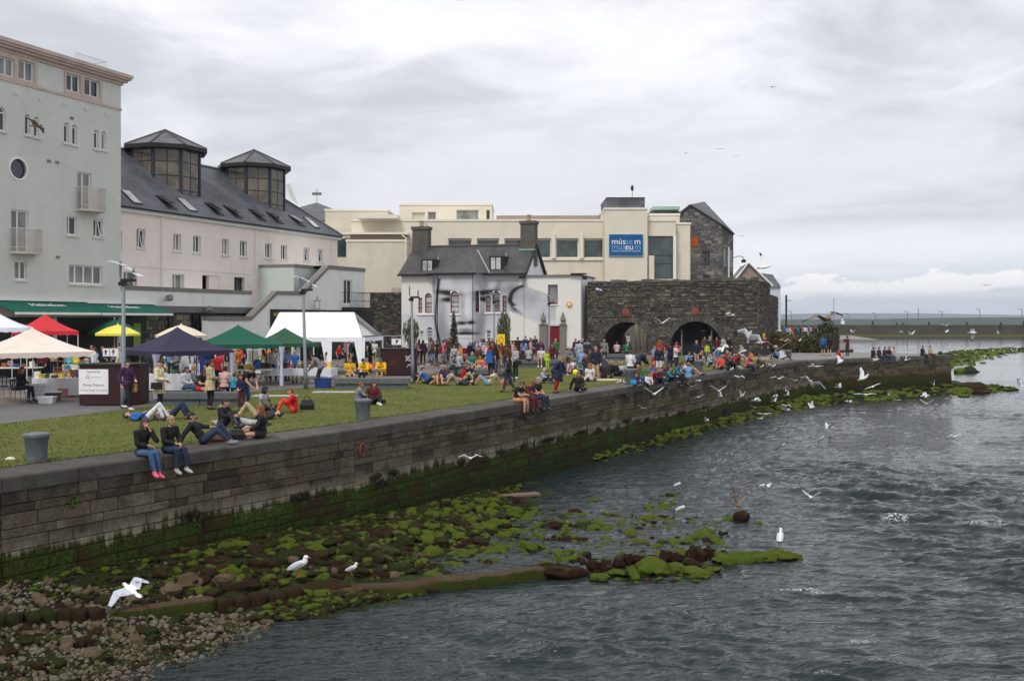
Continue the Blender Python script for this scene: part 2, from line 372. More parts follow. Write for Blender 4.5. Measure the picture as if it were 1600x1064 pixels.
# ---------------------------------------------------------------- quay wall, stone by stone
TONES=[(.120,.098,.072),(.082,.068,.053),(.142,.117,.085),(.058,.049,.040),(.100,.078,.054),(.152,.128,.096)]
AS=[algae_stone('quay_stone_%d'%i,c,-1.62,i*3.7) for i,c in enumerate(TONES)]
APIER=[algae_stone('pier_stone_%d'%i,tuple(a*.95 for a in c),-1.3,i*2.9,True) for i,c in enumerate(TONES[:4])]
m_cop=[mat('coping_stone_%d'%i,c,.85,.35,2.2,.6,22,grime=.7) for i,c in enumerate([(.088,.080,.068),(.070,.063,.054),(.108,.098,.083)])]
m_mort=algae_stone('mortar_dark',(.035,.032,.028),-1.62,9.)
ZB=-3.6; COPH=.31
quay=empty('quay_wall',(-4.5,29.2,0),0,'long dark limestone quay wall between lawn and river, green with weed at its foot','quay wall')
back=MB(); Pp=seg_pts()
def batter(z): return (COPH+z)*-.035 if z<-COPH else 0
cand=[]   # (size in view, builder)
rs=random.Random(11)
for i in range(len(Pp)-1):
    a=Pp[i];b_=Pp[i+1]; d=(b_-a).normalized(); n=Vector((d.y,-d.x,0)); L=(b_-a).length
    pa=a-n*.06; pb_=b_-n*.06; w=lambda z:n*(batter(z))
    back.q([pa+Vector((0,0,ZB))+w(ZB),pb_+Vector((0,0,ZB))+w(ZB),pb_+Vector((0,0,-.05)),pa+Vector((0,0,-.05))])
    # coping
    s=-.2 if i==0 else 0.
    while s<L-.05:
        l=rs.uniform(1.3,2.6); 
        if s+l>L-.5: l=L-s
        h=COPH+rs.uniform(-.01,.01); p=rs.uniform(.03,.055)
        cand.append(('c',a+d*(s+.008),a+d*(s+l-.008),n,-h,rs.uniform(-.012,.006),p,i)); s+=l
    z=-COPH-.004; ci=0
    while z>ZB:
        h=rs.choice([.235,.27,.20,.30,.18]) if z>-1.9 else rs.choice([.27,.22,.33])
        s=-rs.uniform(0,.6) if i==0 else 0.
        while s<L-.02:
            l=rs.uniform(.45,1.25)
            if s+l>L-.3: l=L-s
            cand.append(('w',a+d*(s+.007),a+d*(s+l-.007),n,z-h+.012,z,rs.uniform(0,.022),i)); s+=l
        z-=h
def qblock(kind,p0,p1,n,z0,z1,pr,seg):
    b=MB()
    if kind=='c':
        r=.05; A=[( -1.12,z0),(pr,z0),(pr,z1-r),(pr-.015,z1-.018),(pr-r,z1-.002),(-1.12,z1+.004)]
        pts=[[p+n*w+Vector((0,0,z)) for w,z in A] for p in (p0,p1)]
        k_=len(A); b.v+=[tuple(v) for v in pts[0]+pts[1]]
        for i in range(k_):
            j=(i+1)%k_; b.f.append((i,j,k_+j,k_+i)[::1]); b.mi.append(0); b.c.append(None)
        b.f.append(tuple(range(k_-1,-1,-1))); b.f.append(tuple(range(k_,2*k_))); b.mi+=[0,0]; b.c+=[None,None]
    else:
        d=(p1-p0).normalized(); e=.012
        f=lambda p,z,w:tuple(p+n*(w+batter(z))+Vector((0,0,z)))
        j=lambda:rs.uniform(-.006,.006)
        back4=[f(p0,z0,-.06),f(p1,z0,-.06),f(p1,z1,-.06),f(p0,z1,-.06)]
        mid=[f(p0,z0,pr-.014),f(p1,z0,pr-.014),f(p1,z1,pr-.014),f(p0,z1,pr-.014)]
        fr=[f(p0+d*e,z0+e,pr+j()),f(p1-d*e,z0+e,pr+j()),f(p1-d*e,z1-e,pr+j()),f(p0+d*e,z1-e,pr+j())]
        b.v+=back4+mid+fr; 
        for o_ in (0,4):
            for i in range(4):
                k_=(i+1)%4; b.f.append((o_+i,o_+k_,o_+4+k_,o_+4+i)); b.mi.append(0); b.c.append(None)
        b.f.append((8,9,10,11)); b.mi.append(0); b.c.append(None)
    return b
back.build('mortar_core',m_mort,quay)
def dist(c): m=(c[1]+c[2])/2; return m.length
cop=[c for c in cand if c[0]=='c']; wal=[c for c in cand if c[0]=='w']
vis=lambda c:(800+FPX*max(c[1].x/max(c[1].y,1),c[2].x/max(c[2].y,1)))>-30 and c[2].y>17
wal_s=sorted([c for c in wal if vis(c)],key=lambda c:-((c[2]-c[1]).length*(c[5]-c[4])/dist(c)**2)); near=set(id(c) for c in wal_s[:296])
rest={}
def merge(dst,src,mi):
    b0=len(dst.v); dst.v+=src.v; dst.f+=[tuple(b0+i for i in f) for f in src.f]; dst.mi+=[mi]*len(src.f); dst.c+=[None]*len(src.f)
for c in cop: qblock(*c).build('coping_stone',rs.choice(m_cop),quay)
restm=MB()
MAL=AS+APIER
for c in wal:
    pier=c[7]>=5; k_=rs.choice([0,0,0,1,1,2,3,4,4,5,0,1]) if not pier else 6+rs.randrange(4)
    b=qblock(*c)
    if id(c) in near: b.build('wall_stone',MAL[k_],quay)
    else: merge(restm,b,k_)
o=restm.build('wall_stones_beyond',MAL,quay); o['kind']='stuff'
# end and back of the pier
b=MB()
pe=[Vector((39,91,0)),Vector((38.3,93.6,0)),Vector((37.2,95.8,0)),Vector((29,98.7,0)),Vector((36,108,0)),Vector((54,170,0)),Vector((70,330,0))]
for i in range(len(pe)-1): b.q([pe[i]+Vector((0,0,ZB)),pe[i+1]+Vector((0,0,ZB)),pe[i+1],pe[i]])
b.build('pier_back_face',APIER[1],quay)
flat('pier_paving',[(18.0,80),(22.2,79.2),(38.2,91.6),(37.0,95.4),(28,98.2),(20,99),(16,92)],.006,m_conc)
# iron mooring ring and drain holes
b=MB()
for px,py,r_ in ((567,685,.13),(1047,678,0)):
    pass
c_,n_,d_=edge_at(10.9); ring=MB(); ring.tube([c_+n_*.07+d_*.12*math.cos(a)+Vector((0,0,-.62+.17*math.sin(a))) for a in np.linspace(0,6.283,17)],.022,6)
ring.build('mooring_ring',mat('rust_iron',S(130,72,40),.8,.3,8),quay)
b=MB(); c_,n_,d_=edge_at(46.8); b.hexa([c_+d_*x+n_*w+Vector((0,0,z)) for z in(-2.75,-2.2) for x,w in ((-.3,.14),(.3,.14),(.3,-.06),(-.3,-.06))]); b.build('drain_opening',mat('black_hole',(.004,.004,.004),1),quay)
# ---------------------------------------------------------------- river bed and shore
def bed(x,y):
    x=np.asarray(x,float); y=np.asarray(y,float)
    ex=np.interp(y,[p[1] for p in EDGE],[p[0] for p in EDGE]); w=np.maximum((x-ex)*.86,0)
    zb=np.interp(y,[14,20,25,30,36,42,60,130],[-1.95,-2.08,-2.32,-2.6,-2.88,-3.15,-3.4,-3.5])
    sl_=np.interp(y,[16,20,22,26,32],[.235,.21,.15,.085,.06])
    h=zb-sl_*w
    h=h-.42*np.clip((w-2.2)/2.2,0,1)*np.clip((y-23.5)/2.5,0,1)*np.clip((44-y)/4,0,1)
    h=h+.16*(fbm(x*1.1,y*1.1,4,5)-.5)
    far=np.clip((y-40)/12,0,1)                               # weed strip under the far wall
    strip=np.interp(y,[46,55,68,76,79,90,96],[.2,.6,1.6,3.2,4.2,5.5,6.5])
    dw=x-ex
    pier=np.where(y>77,((x-22.6)*13-(y-78.2)*16.4)/20.9,dw*.86)
    hs=WATER+.28-.34*np.clip(pier/strip,0,3)**1.5+.12*(fbm(x,y,3,9)-.5)
    h=np.where((y>44)&(x<41.5+fbm(y*.3,y*.1,2,3)*3),np.maximum(h,hs),h)
    h=np.maximum(h,-3.9)
    return h
def shoal(x,y): # weed shoal right of the pier
    c=np.interp(x,[38,45,55,65,75,90,110,150],[112,118,136,152,172,196,216,240]); wd=np.interp(x,[38,45,60,75,90,110,150],[5,9,13,17,15,9,5])
    return WATER+.20-.5*np.abs((y-c)/wd)**1.6+.16*(fbm(x*.5,y*.5,3,14)-.5)
def grid(name,xs,ys,fz,m,kind='structure',smooth=True,attr=None):
    X,Y=np.meshgrid(xs,ys) if np.ndim(xs)==1 else (xs,ys); Z=fz(X,Y); nr,nc=X.shape
    V=np.stack([X,Y,Z],-1).reshape(-1,3); idx=np.arange(nr*nc).reshape(nr,nc); F=np.stack([idx[:-1,:-1],idx[:-1,1:],idx[1:,1:],idx[1:,:-1]],-1).reshape(-1,4)
    me=bpy.data.meshes.new(name); me.vertices.add(len(V)); me.vertices.foreach_set('co',V.reshape(-1)); me.loops.add(F.size); me.loops.foreach_set('vertex_index',F.reshape(-1)); me.polygons.add(len(F)); me.polygons.foreach_set('loop_start',np.arange(len(F))*4)
    me.update(calc_edges=True); me.polygons.foreach_set('use_smooth',[smooth]*len(F)); me.materials.append(m)
    if attr is not None: a=me.attributes.new(attr[0],'FLOAT','POINT'); a.data.foreach_set('value',attr[1](X,Y,Z).reshape(-1))
    o=bpy.data.objects.new(name,me); COL.objects.link(o); o['kind']=kind; return o
def bed_mat():
    m=bpy.data.materials.new('wet_bed'); m.use_nodes=True; t=NT(m.node_tree); b=m.node_tree.nodes['Principled BSDF']
    v=t.n('ShaderNodeNewGeometry').outputs['Position']; x,y,z=t.sep(v)
    n1=t.noise(v,1.1,5,.6); n2=t.noise(v,11,5,.7)
    c=t.mix(t.mr(n2,.3,.7),(.008,.008,.004),(.028,.023,.012)); g=t.mix(t.mr(n2,.35,.7),(.014,.026,.004),(.055,.088,.012))
    c=t.mix(t.m('MULTIPLY',t.mr(n1,.42,.60),t.mr(y,20,24,.6,.95)),c,g); t.l(c,b.inputs['Base Color']); b.inputs['Roughness'].default_value=.85; b.inputs['Specular IOR Level'].default_value=.15
    bn=t.n('ShaderNodeBump'); bn.inputs['Strength'].default_value=1.; bn.inputs['Distance'].default_value=.08; t.l(n2,bn.inputs['Height']); t.l(bn.outputs[0],b.inputs['Normal'])
    return m
m_bed=bed_mat()
grid('river_bed',np.linspace(-22,60,300),np.concatenate([np.linspace(9,40,200),np.linspace(40.4,112,170)]),bed,m_bed)
grid('weed_shoal',np.linspace(36,160,200),np.linspace(88,275,220),shoal,m_bed).name='weed_shoal'
# ---------------------------------------------------------------- the river
FOAM=[(1240,925,.75,.16),(1275,930,.5,.1),(1535,822,1.2,.3),(1475,770,.5,.2),(1400,812,.9,.2),(1105,890,.5,.1),(1340,1003,.5,.1),(1180,735,.4,.15),(1560,815,.8,.2),(1290,1052,.4,.1)]
FW=[(gp(a,b,WATER),c,d) for a,b,c,d in FOAM]
def wave(x,y):
    # the current runs away from the viewer and slightly right
    u=x*.97-y*.22; v_=x*.22+y*.97
    wx=2.2*(fbm(u*.22,v_*.2,3,21)-.5); wy=2.0*(fbm(u*.22,v_*.2,3,22)-.5)
    a=np.clip(fbm(x*.16+3,y*.10,4,33)*3.0-.9,.15,1.25)
    rap=np.exp(-((x-13)/9)**2)*np.exp(-((y-26)/13)**2)
    h=.075*(ridge(u*.38+wx,v_*.80+wy,1,41)-.5)+.12*(ridge(u*.62+wx*1.4,v_*1.7+wy*1.4,2,52)-.5)+.10*(fbm(u*1.7+wy*2,v_*5.0+wx,3,63)-.5)
    calm=np.clip((x-np.interp(y,[10,20,24,36,50],[-3.8,-3.2,8.5,9,9.5]))/3.0,0,1)*.55+.45   # lee of the rocks
    calm=np.where(y<21,np.clip(calm,.45,1),calm); calm=np.where(y>44,1,calm)
    return h*(a+.7*rap)*calm*1.6
def wz(x,y): return WATER+wave(x,y)*np.clip(1.55-y/75,.10,1)
def foam(x,y,z):
    f=np.zeros_like(x); n=fbm(x*3.5,y*2.2,4,71)
    for p,a,b in FW: f=np.maximum(f,np.exp(-((x-p.x)/a)**2-((y-p.y)/(b*1.6))**2)*1.1)
    c=np.clip((z-WATER-.13)/.06,0,1)*np.exp(-((y-27)/12)**2)*(x>9)
    return np.clip((f*.92+c*.45+n-1.14)*3.2,0,1)
def water_mat(far=False):
    m=bpy.data.materials.new('river_water'); m.use_nodes=True; t=NT(m.node_tree); b=m.node_tree.nodes['Principled BSDF']
    v=t.n('ShaderNodeNewGeometry').outputs['Position']; x,y,z=t.sep(v)
    r_=t.mp(v,(1,1,1),rot=(0,0,R(-12)))
    n1=t.noise(t.mp(r_,(1.6,4.6,1)),1.,3,.5,.6); n2=t.noise(t.mp(r_,(6,17,1)),1.,2,.5,.3); n3=t.noise(t.mp(v,(.25,.6,1)),1.,4,.6)
    a=t.n('ShaderNodeAttribute'); a.attribute_name='foam'
    fo=t.m('MULTIPLY',a.outputs['Fac'],t.mr(t.noise(v,14,5,.75),.47,.60))
    c=t.mix(fo,(.014,.022,.024),(.6,.63,.65)); t.l(c,b.inputs['Base Color'])
    t.l(t.m('ADD',t.m('MULTIPLY',fo,.6),.045),b.inputs['Roughness']); b.inputs['IOR'].default_value=1.333; b.inputs['Specular IOR Level'].default_value=.5
    bn=t.n('ShaderNodeBump'); bn.inputs['Distance'].default_value=.13
    t.l(t.mr(y,40,115,.75,.07),bn.inputs['Strength'])
    t.l(t.m('ADD',t.m('MULTIPLY',n1,.9),t.m('MULTIPLY',n2,.16)),bn.inputs['Height']); t.l(bn.outputs[0],b.inputs['Normal'])
    return m
m_water=water_mat()
def river():
    # a fan of rows: close rows near, wide rows far; runs wider than the view on both sides
    ys=13*np.power(260/13,np.linspace(0,1,900)); ss=np.linspace(-.5,.78,900)
    Y=np.repeat(ys[:,None],900,1); X=ss[None,:]*Y
    o=grid('river_water',X,Y,wz,m_water,attr=('foam',foam))
river()
b=MB(); yy=259.9
b.q([(-700,yy,WATER-.02),(900,yy,WATER-.02),(6500,9000,WATER-.02),(-3000,9000,WATER-.02)]); o=b.build('sea_water',m_water); o['kind']='structure'
b=MB(); b.q([(-9000,-200,-4.3),(9000,-200,-4.3),(9000,9500,-4.3),(-9000,9500,-4.3)]); o=b.build('ground_below',m_bed); o['kind']='structure'
# ================================================================ rocks
def rock_mat(name,base,green,cover,spread=.12,wet=.82,nk=.16):
    m=bpy.data.materials.new(name); m.use_nodes=True; t=NT(m.node_tree); b=m.node_tree.nodes['Principled BSDF']
    g=t.n('ShaderNodeNewGeometry'); v=g.outputs['Position']; nz=t.sep(g.outputs['Normal'])[2]
    n1=t.noise(v,3.2,5,.6); n2=t.noise(v,26,4,.7); n3=t.noise(v,1.1,3,.5)
    c=t.mix(t.mr(n2,.3,.7),tuple(a*.6 for a in base),tuple(a*1.3 for a in base)); c=t.mix(t.mr(n3,.4,.65,0,.6),c,tuple(a*b_ for a,b_ in zip(base,(.55,.45,.35))))
    k=t.m('ADD',t.m('ADD',n1,t.m('MULTIPLY',t.m('SUBTRACT',n2,.5),.5)),t.m('MULTIPLY',t.m('SUBTRACT',nz,.4),nk))
    a=t.mr(k,1-cover,1-cover+spread)
    gg=t.mix(t.mr(n2,.3,.7),tuple(q*.5 for q in green),tuple(q*1.25 for q in green)); gg=t.mix(t.mr(n3,.35,.6,0,.7),gg,(green[0]*1.25,green[1]*.95,green[2]))
    c=t.mix(a,c,gg); t.l(c,b.inputs['Base Color']); b.inputs['Roughness'].default_value=wet; b.inputs['Specular IOR Level'].default_value=.14
    bn=t.n('ShaderNodeBump'); bn.inputs['Strength'].default_value=1.; bn.inputs['Distance'].default_value=.05; t.l(t.m('ADD',n2,t.noise(v,70,3,.6)),bn.inputs['Height']); t.l(bn.outputs[0],b.inputs['Normal'])
    MATS[name]=m; return m
RM={'green':rock_mat('rock_green_weed',(.034,.019,.009),(.088,.138,.013),.68),
    'olive':rock_mat('rock_olive_weed',(.022,.016,.008),(.024,.038,.005),.60),
    'brown':rock_mat('rock_brown_weed',(.046,.025,.011),(.034,.042,.007),.45),
    'rust':rock_mat('rock_red_brown',(.036,.015,.007),(.055,.075,.010),.40),
    'pale':rock_mat('pebble_pale',(.27,.235,.18),(.07,.08,.018),.36),
    'tan':rock_mat('rock_bare_tan',(.18,.135,.082),(.06,.06,.014),.34),
    'wood':rock_mat('slab_bare',(.13,.088,.052),(.045,.066,.008),.62,.10,.85,-.6)}
import bmesh
def ico(sub):
    bm=bmesh.new(); bmesh.ops.create_icosphere(bm,subdivisions=sub,radius=1); V=np.array([v.co[:] for v in bm.verts]); F=np.array([[v.index for v in f.verts] for f in bm.faces]); bm.free(); return V,F
ICO2=ico(2); ICO3=ico(4); ICO1=ico(1)
def rock_verts(seed,base,flat=.6,ang=.5):
    r=np.random.RandomState(seed); V=base.copy(); 
    d=np.ones(len(V))
    for k in range(7):                       # chip with random planes for angular stones
        n=r.randn(3); n/=np.linalg.norm(n); o=r.uniform(.62,.9); p=V@n; cut=np.maximum(p-o,0); V=V-ang*cut[:,None]*n
    ph=r.rand(3)*6
    nz=(fbm(V[:,0]*2.1+seed,V[:,1]*2.1+V[:,2]*1.6,4,seed)-.5); nz2=fbm(V[:,0]*6+V[:,2]*5,V[:,1]*6+seed,3,seed+3)-.5; V=V*(1+.42*nz+.16*nz2)[:,None]
    for f,a in ((1.7,.13),(3.9,.06),(8.1,.025)):
        V=V*(1+a*(np.sin(V[:,0]*f+ph[0])*np.cos(V[:,1]*f*1.1+ph[1])+np.sin(V[:,2]*f*1.3+ph[2])*.6))[:,None]
    V=V*np.array([1,r.uniform(.65,.95),flat*r.uniform(.8,1.15)]); return V
def np_mesh(name,V,F,m,smooth=True):
    me=bpy.data.meshes.new(name); k=F.shape[1]; me.vertices.add(len(V)); me.vertices.foreach_set('co',np.ascontiguousarray(V,dtype=np.float32).reshape(-1)); me.loops.add(F.size); me.loops.foreach_set('vertex_index',F.reshape(-1).astype(np.int32)); me.polygons.add(len(F)); me.polygons.foreach_set('loop_start',np.arange(len(F))*k)
    me.update(calc_edges=True); me.polygons.foreach_set('use_smooth',[smooth]*len(F)); 
    for q in (m if isinstance(m,(list,tuple)) else [m]): me.materials.append(q)
    return me
RV3=[rock_verts(i,ICO3[0],.55,.95) for i in range(9)]; RV2=[rock_verts(40+i,ICO2[0],.52,.95) for i in range(14)]; RV1=[rock_verts(80+i,ICO1[0],.6,.3) for i in range(6)]
ROCKME=[np_mesh('rock',v,ICO3[1],RM['green']) for v in RV3]
def poly_px(pts,z): return [tuple(gp(a,b,z)[:2]) for a,b in pts]
BIG=[];SMALL={}
def scatter(poly,n,smin,smax,kinds,seed,p=2.2,zoff=0.,dark=None,minabove=-.05):
    r=np.random.RandomState(seed); xs=[q[0] for q in poly]; ys=[q[1] for q in poly]; A=0
    X=r.uniform(min(xs),max(xs),n*6); Y=r.uniform(min(ys),max(ys),n*6); k=inside(X,Y,poly); X=X[k][:n];Y=Y[k][:n]
    s=smin+(smax-smin)*r.rand(len(X))**p; Z=bed(X,Y); ks=r.choice(len(kinds),len(X),p=[q[1] for q in kinds])
    yaw=r.rand(len(X))*6.283; tl=r.randn(len(X),2)*.2; dr=r.rand(len(X))
    for i in range(len(X)):
        z=max(Z[i],WATER-s[i]*.45+ (dr[i]-.6)*.12)+s[i]*.08+zoff
        if z+s[i]*.6<WATER+minabove: continue
        BIG.append((s[i]/math.hypot(X[i],Y[i]),X[i],Y[i],z,s[i],yaw[i],tl[i],kinds[ks[i]][0]))
Zw=-2.95
reg_pebble=poly_px([(-90,966),(120,962),(330,950),(430,962),(410,985),(350,1008),(260,1035),(190,1080),(-90,1110)],-2.85)
reg_dark=poly_px([(-60,905),(200,866),(400,820),(600,782),(700,757),(790,740),(830,728),(800,772),(700,800),(560,830),(430,868),(300,905),(0,950),(-60,955)],-2.7)
reg_mid=poly_px([(250,905),(330,880),(480,845),(620,818),(760,800),(760,860),(690,885),(560,905),(450,915),(440,945),(340,945),(260,940)],-2.75)
reg_green=poly_px([(640,812),(740,790),(850,792),(930,800),(1000,800),(1010,770),(1070,772),(1060,800),(1120,812),(1150,840),(1150,868),(1020,880),(900,880),(840,868),(700,878),(640,850)],Zw)
reg_front=poly_px([(905,885),(1140,862),(1255,862),(1130,885),(1110,905),(1000,905),(930,900)],Zw)
scatter(reg_pebble,5200,.022,.085,[('pale',.55),('tan',.25),('brown',.12),('olive',.08)],1,2.0)
scatter(reg_pebble,190,.08,.20,[('tan',.35),('brown',.3),('olive',.25),('pale',.1)],2,1.8)
scatter(reg_dark,4200,.04,.15,[('olive',.58),('brown',.14),('green',.26),('tan',.02)],3,2.0)
scatter(reg_mid,1300,.05,.25,[('brown',.24),('olive',.28),('green',.34),('rust',.10),('tan',.04)],4,1.7)
scatter(reg_green,620,.09,.32,[('green',.70),('olive',.13),('rust',.12),('brown',.05)],5,1.9,.02)
scatter(reg_green,900,.05,.13,[('green',.75),('olive',.2),('rust',.05)],15,1.5,.0)
scatter(reg_front,240,.08,.24,[('green',.62),('rust',.28),('olive',.1)],6,1.6)
scatter(poly_px([(395,972),(430,945),(520,935),(640,922),(720,912),(600,938),(480,962)],-2.95),420,.05,.17,[('green',.45),('olive',.35),('brown',.2)],31,1.6,.0)
scatter(poly_px([(20,905),(130,880),(290,868),(300,900),(250,925),(120,935),(0,945)],-2.35),520,.04,.15,[('olive',.7),('brown',.15),('green',.15)],32,1.6,.01)
for (px,py,s,k) in [(928,785,.42,'green'),(870,822,.5,'rust'),(1058,770,.28,'green'),(1035,777,.3,'green'),(1012,790,.3,'green'),(1160,812,.62,'rust'),(1140,812,.4,'green'),(1186,818,.3,'green'),(1018,890,.78,'green'),(1080,886,.5,'rust'),(1110,888,.42,'rust'),(975,897,.22,'green'),(910,806,.36,'green'),(930,826,.4,'green'),(985,832,.45,'green'),(1100,833,.45,'green'),(1075,845,.4,'green'),(1010,812,.35,'green'),(850,892,.55,'green'),(830,898,.3,'green'),(880,895,.25,'green'),
    (295,903,.50,'tan'),(322,893,.40,'brown'),(352,905,.4,'tan'),(270,915,.42,'tan'),(250,890,.35,'brown'),(385,912,.42,'brown'),(365,922,.45,'brown'),(330,930,.36,'brown'),(100,965,.16,'tan'),(40,975,.30,'olive'),(150,965,.22,'tan'),(300,892,.3,'olive'),(200,915,.3,'olive'),
    (145,1040,.3,'tan'),(130,1010,.25,'brown'),(110,1000,.2,'tan'),(165,1048,.26,'olive'),(240,1020,.26,'olive'),(205,990,.22,'tan'),(225,995,.25,'brown'),
    (740,850,.45,'rust'),(700,842,.4,'green'),(790,838,.4,'green'),(650,845,.4,'brown'),(690,858,.42,'brown'),(727,868,.5,'green'),(780,860,.5,'green'),(828,858,.45,'green'),(860,846,.4,'rust'),(885,842,.35,'rust'),(630,868,.4,'olive'),(600,862,.42,'brown'),(550,870,.4,'olive'),(590,890,.4,'brown'),(500,900,.4,'brown'),(540,888,.44,'olive'),(660,885,.36,'green'),(760,880,.36,'rust')]:
    g=gp(px,py,WATER+.0 if px>430 else float(bed(*gp(px,py,-2.7)[:2]))); z=max(float(bed(g.x,g.y)),WATER-.08)+s*.18
    s*=.62; BIG.append((s/g.length*1.6,g.x,g.y,z,s,rnd.random()*6,(rnd.uniform(-.15,.15),rnd.uniform(-.1,.1)),k))
for i in range(34):   # stones and weed crowding the river side of the weir beam
    t_=rnd.random(); px_=445+450*t_; py_=930-44*t_+rnd.uniform(2,10); s=rnd.uniform(.10,.24); g=gp(px_,py_,WATER); BIG.append((s/g.length*1.3,g.x,g.y,WATER+s*.1,s,rnd.random()*6,(rnd.uniform(-.2,.2),rnd.uniform(-.2,.2)),rnd.choice(['green','green','brown','olive'])))
# weedy stones along the foot of the far wall and the pier
r_=np.random.RandomState(12)
for i in range(1500):
    y=r_.uniform(44,92); ex=np.interp(y,[p[1] for p in EDGE],[p[0] for p in EDGE]); st=np.interp(y,[46,55,68,76,79,90,96],[.3,.8,2.1,3.8,5,6.5,7])
    x=ex+r_.rand()*st*1.3+ (0.1); s=r_.uniform(.08,.30)*(1+.5*(y>75)); z=float(bed(x,y)); 
    if z<WATER-.35: continue
    BIG.append((s/math.hypot(x,y)*.8,x,y,max(z,WATER-.15)+s*.15,s,r_.rand()*6,(0,0),r_.choice(['green','olive','brown'],p=[.6,.3,.1])))
bpy.data.objects['weed_shoal'].data.materials[0]=RM['green']
for i in range(900):
    x=r_.uniform(40,125); c=np.interp(x,[38,45,55,65,75,90,110,150],[112,118,136,152,172,196,216,240]); y=c+r_.randn()*6; z=float(shoal(np.array(x),np.array(y)))
    if z<WATER-.2: continue
    s=r_.uniform(.2,.55); BIG.append((s/math.hypot(x,y)*.5,x,y,z+s*.1,s,r_.rand()*6,(0,0),r_.choice(['green','olive'])))
g=gp(1515,581,WATER); BIG.append((.02,g.x,g.y,WATER+.15,1.0,0,(0,0),'olive')); g=gp(1500,582,WATER); BIG.append((.02,g.x,g.y,WATER,.9,1,(0,0),'green'))
for a,b_,s,k in [(1517,613,1.2,'brown'),(1532,615,.8,'rust'),(1550,612,.6,'green'),(1498,614,1.0,'green'),(1505,620,.5,'green'),(1557,545,.4,'rust')]:
    g=gp(a,b_,WATER); BIG.append((s/g.length,g.x,g.y,WATER+s*.1,s,a,(0,0),k))
BIG.sort(key=lambda q:-q[0])
LBL={'green':('stone matted with bright green weed in the shallows behind the weir line','weed-covered green stones in the shallows'),
     'olive':('dark stone filmed with olive weed on the shore below the quay wall','dark olive stones below the quay wall'),
     'brown':('brown weedy boulder lying on the exposed river bed','brown boulders on the river bed'),
     'rust':('red-brown stone rising bare from the green weed','red-brown stones among the weed'),
     'tan':('bare tan boulder on the shingle near the quay foot','bare tan boulders on the shingle'),
     'pale':('pale larger cobble on the shingle bank','pale cobbles on the shingle bank')}
LM=[((-1.2,24.2),'the long weir beam'),((1.9,25.4),'the weir beam end block'),((5.6,26.3),'the red-brown weir row'),((8,27.2),'the green slab at the weir tip'),((-.3,33.5),'the stranded slatted board'),((3.2,27.5),'the still pool'),((-6.5,22.5),'the pale kerb'),((-7,18.5),'the shingle edge'),((6,36),'the hooded gull stones'),((7.3,32),'the brown gull stone'),((-3,27),'the quay foot'),((40,92),'the pier corner'),((20,72),'the bend of the far wall'),((11,56),'the mossy far wall'),((-4.3,22.6),'the big gull boulder'),((2.2,31),'the middle of the rock field')]
def rocklabel(k,s,x,y):
    j=min(range(len(LM)),key=lambda i:math.hypot(LM[i][0][0]-x,(LM[i][0][1]-y)*.7)); (lx,ly),n_=LM[j]; d=math.hypot(lx-x,ly-y)
    sz_='very large' if s>.42 else 'large' if s>.27 else 'mid-sized' if s>.19 else 'small'; rel=('close by' if d<.9 else 'beyond' if y-ly>abs(x-lx) else 'on the near side of' if ly-y>abs(x-lx) else 'right of' if x>lx else 'left of')
    return '%s %s %s %s'%(sz_,{'green':'bright green weedy stone','olive':'dark olive stone','brown':'brown weedy boulder','rust':'red-brown stone','tan':'bare tan boulder','pale':'pale cobble'}[k],rel,n_)
OM={k:[None]*9 for k in RM}
for n,q in enumerate(BIG[:290]):
    _,x,y,z,s,yw,tl,k=q; vi=rnd.randrange(9)
    if OM[k][vi] is None: me=ROCKME[vi].copy(); me.materials[0]=RM[k]; OM[k][vi]=me
    o=bpy.data.objects.new('rock',OM[k][vi]); COL.objects.link(o); o.location=(x,y,z); o.rotation_euler=(tl[0],tl[1],yw); o.scale=(s*1.05,s*1.0,s*1.05)
    tag(o,rocklabel(k,s,x,y),'rock',LBL[k][1])
def rock_mass(name,items,base,k,label,cat):
    if not items: return
    Vs=[];Fs=[];n=0; VV,FF=base
    for q in items:
        _,x,y,z,s,yw,tl,_k=q; V=VV[rnd.randrange(len(VV))]; c,sn=math.cos(yw),math.sin(yw); W_=V*s; W2=np.stack([W_[:,0]*c-W_[:,1]*sn+x,W_[:,0]*sn+W_[:,1]*c+y,W_[:,2]+tl[0]*W_[:,0]+z],1)
        Vs.append(W2); Fs.append(FF+n); n+=len(V)
    me=np_mesh(name,np.concatenate(Vs),np.concatenate(Fs),RM[k]); o=bpy.data.objects.new(name,me); COL.objects.link(o); tag(o,label,cat,None,'stuff')
desc={'green':'smaller green weedy stones between the boulders','olive':'dark olive rubble along the foot of the quay wall','brown':'small brown stones scattered over the river bed','rust':'small red-brown stones among the weed','tan':'tan gravel among the pebbles','pale':'pale grey pebbles of the shingle bank'}
for k in desc:
    it=[q for q in BIG[290:] if q[7]==k]; big_=[q for q in it if q[4]>.13]; sm=[q for q in it if q[4]<=.13]
    rock_mass('stones',big_,(RV2,ICO2[1]),k,desc[k],'stones'); rock_mass('pebbles',sm,(RV2[:5],ICO2[1]) if k in('olive','green','brown') else (RV1,ICO1[1]),k,desc[k]+', finest grade','pebbles')
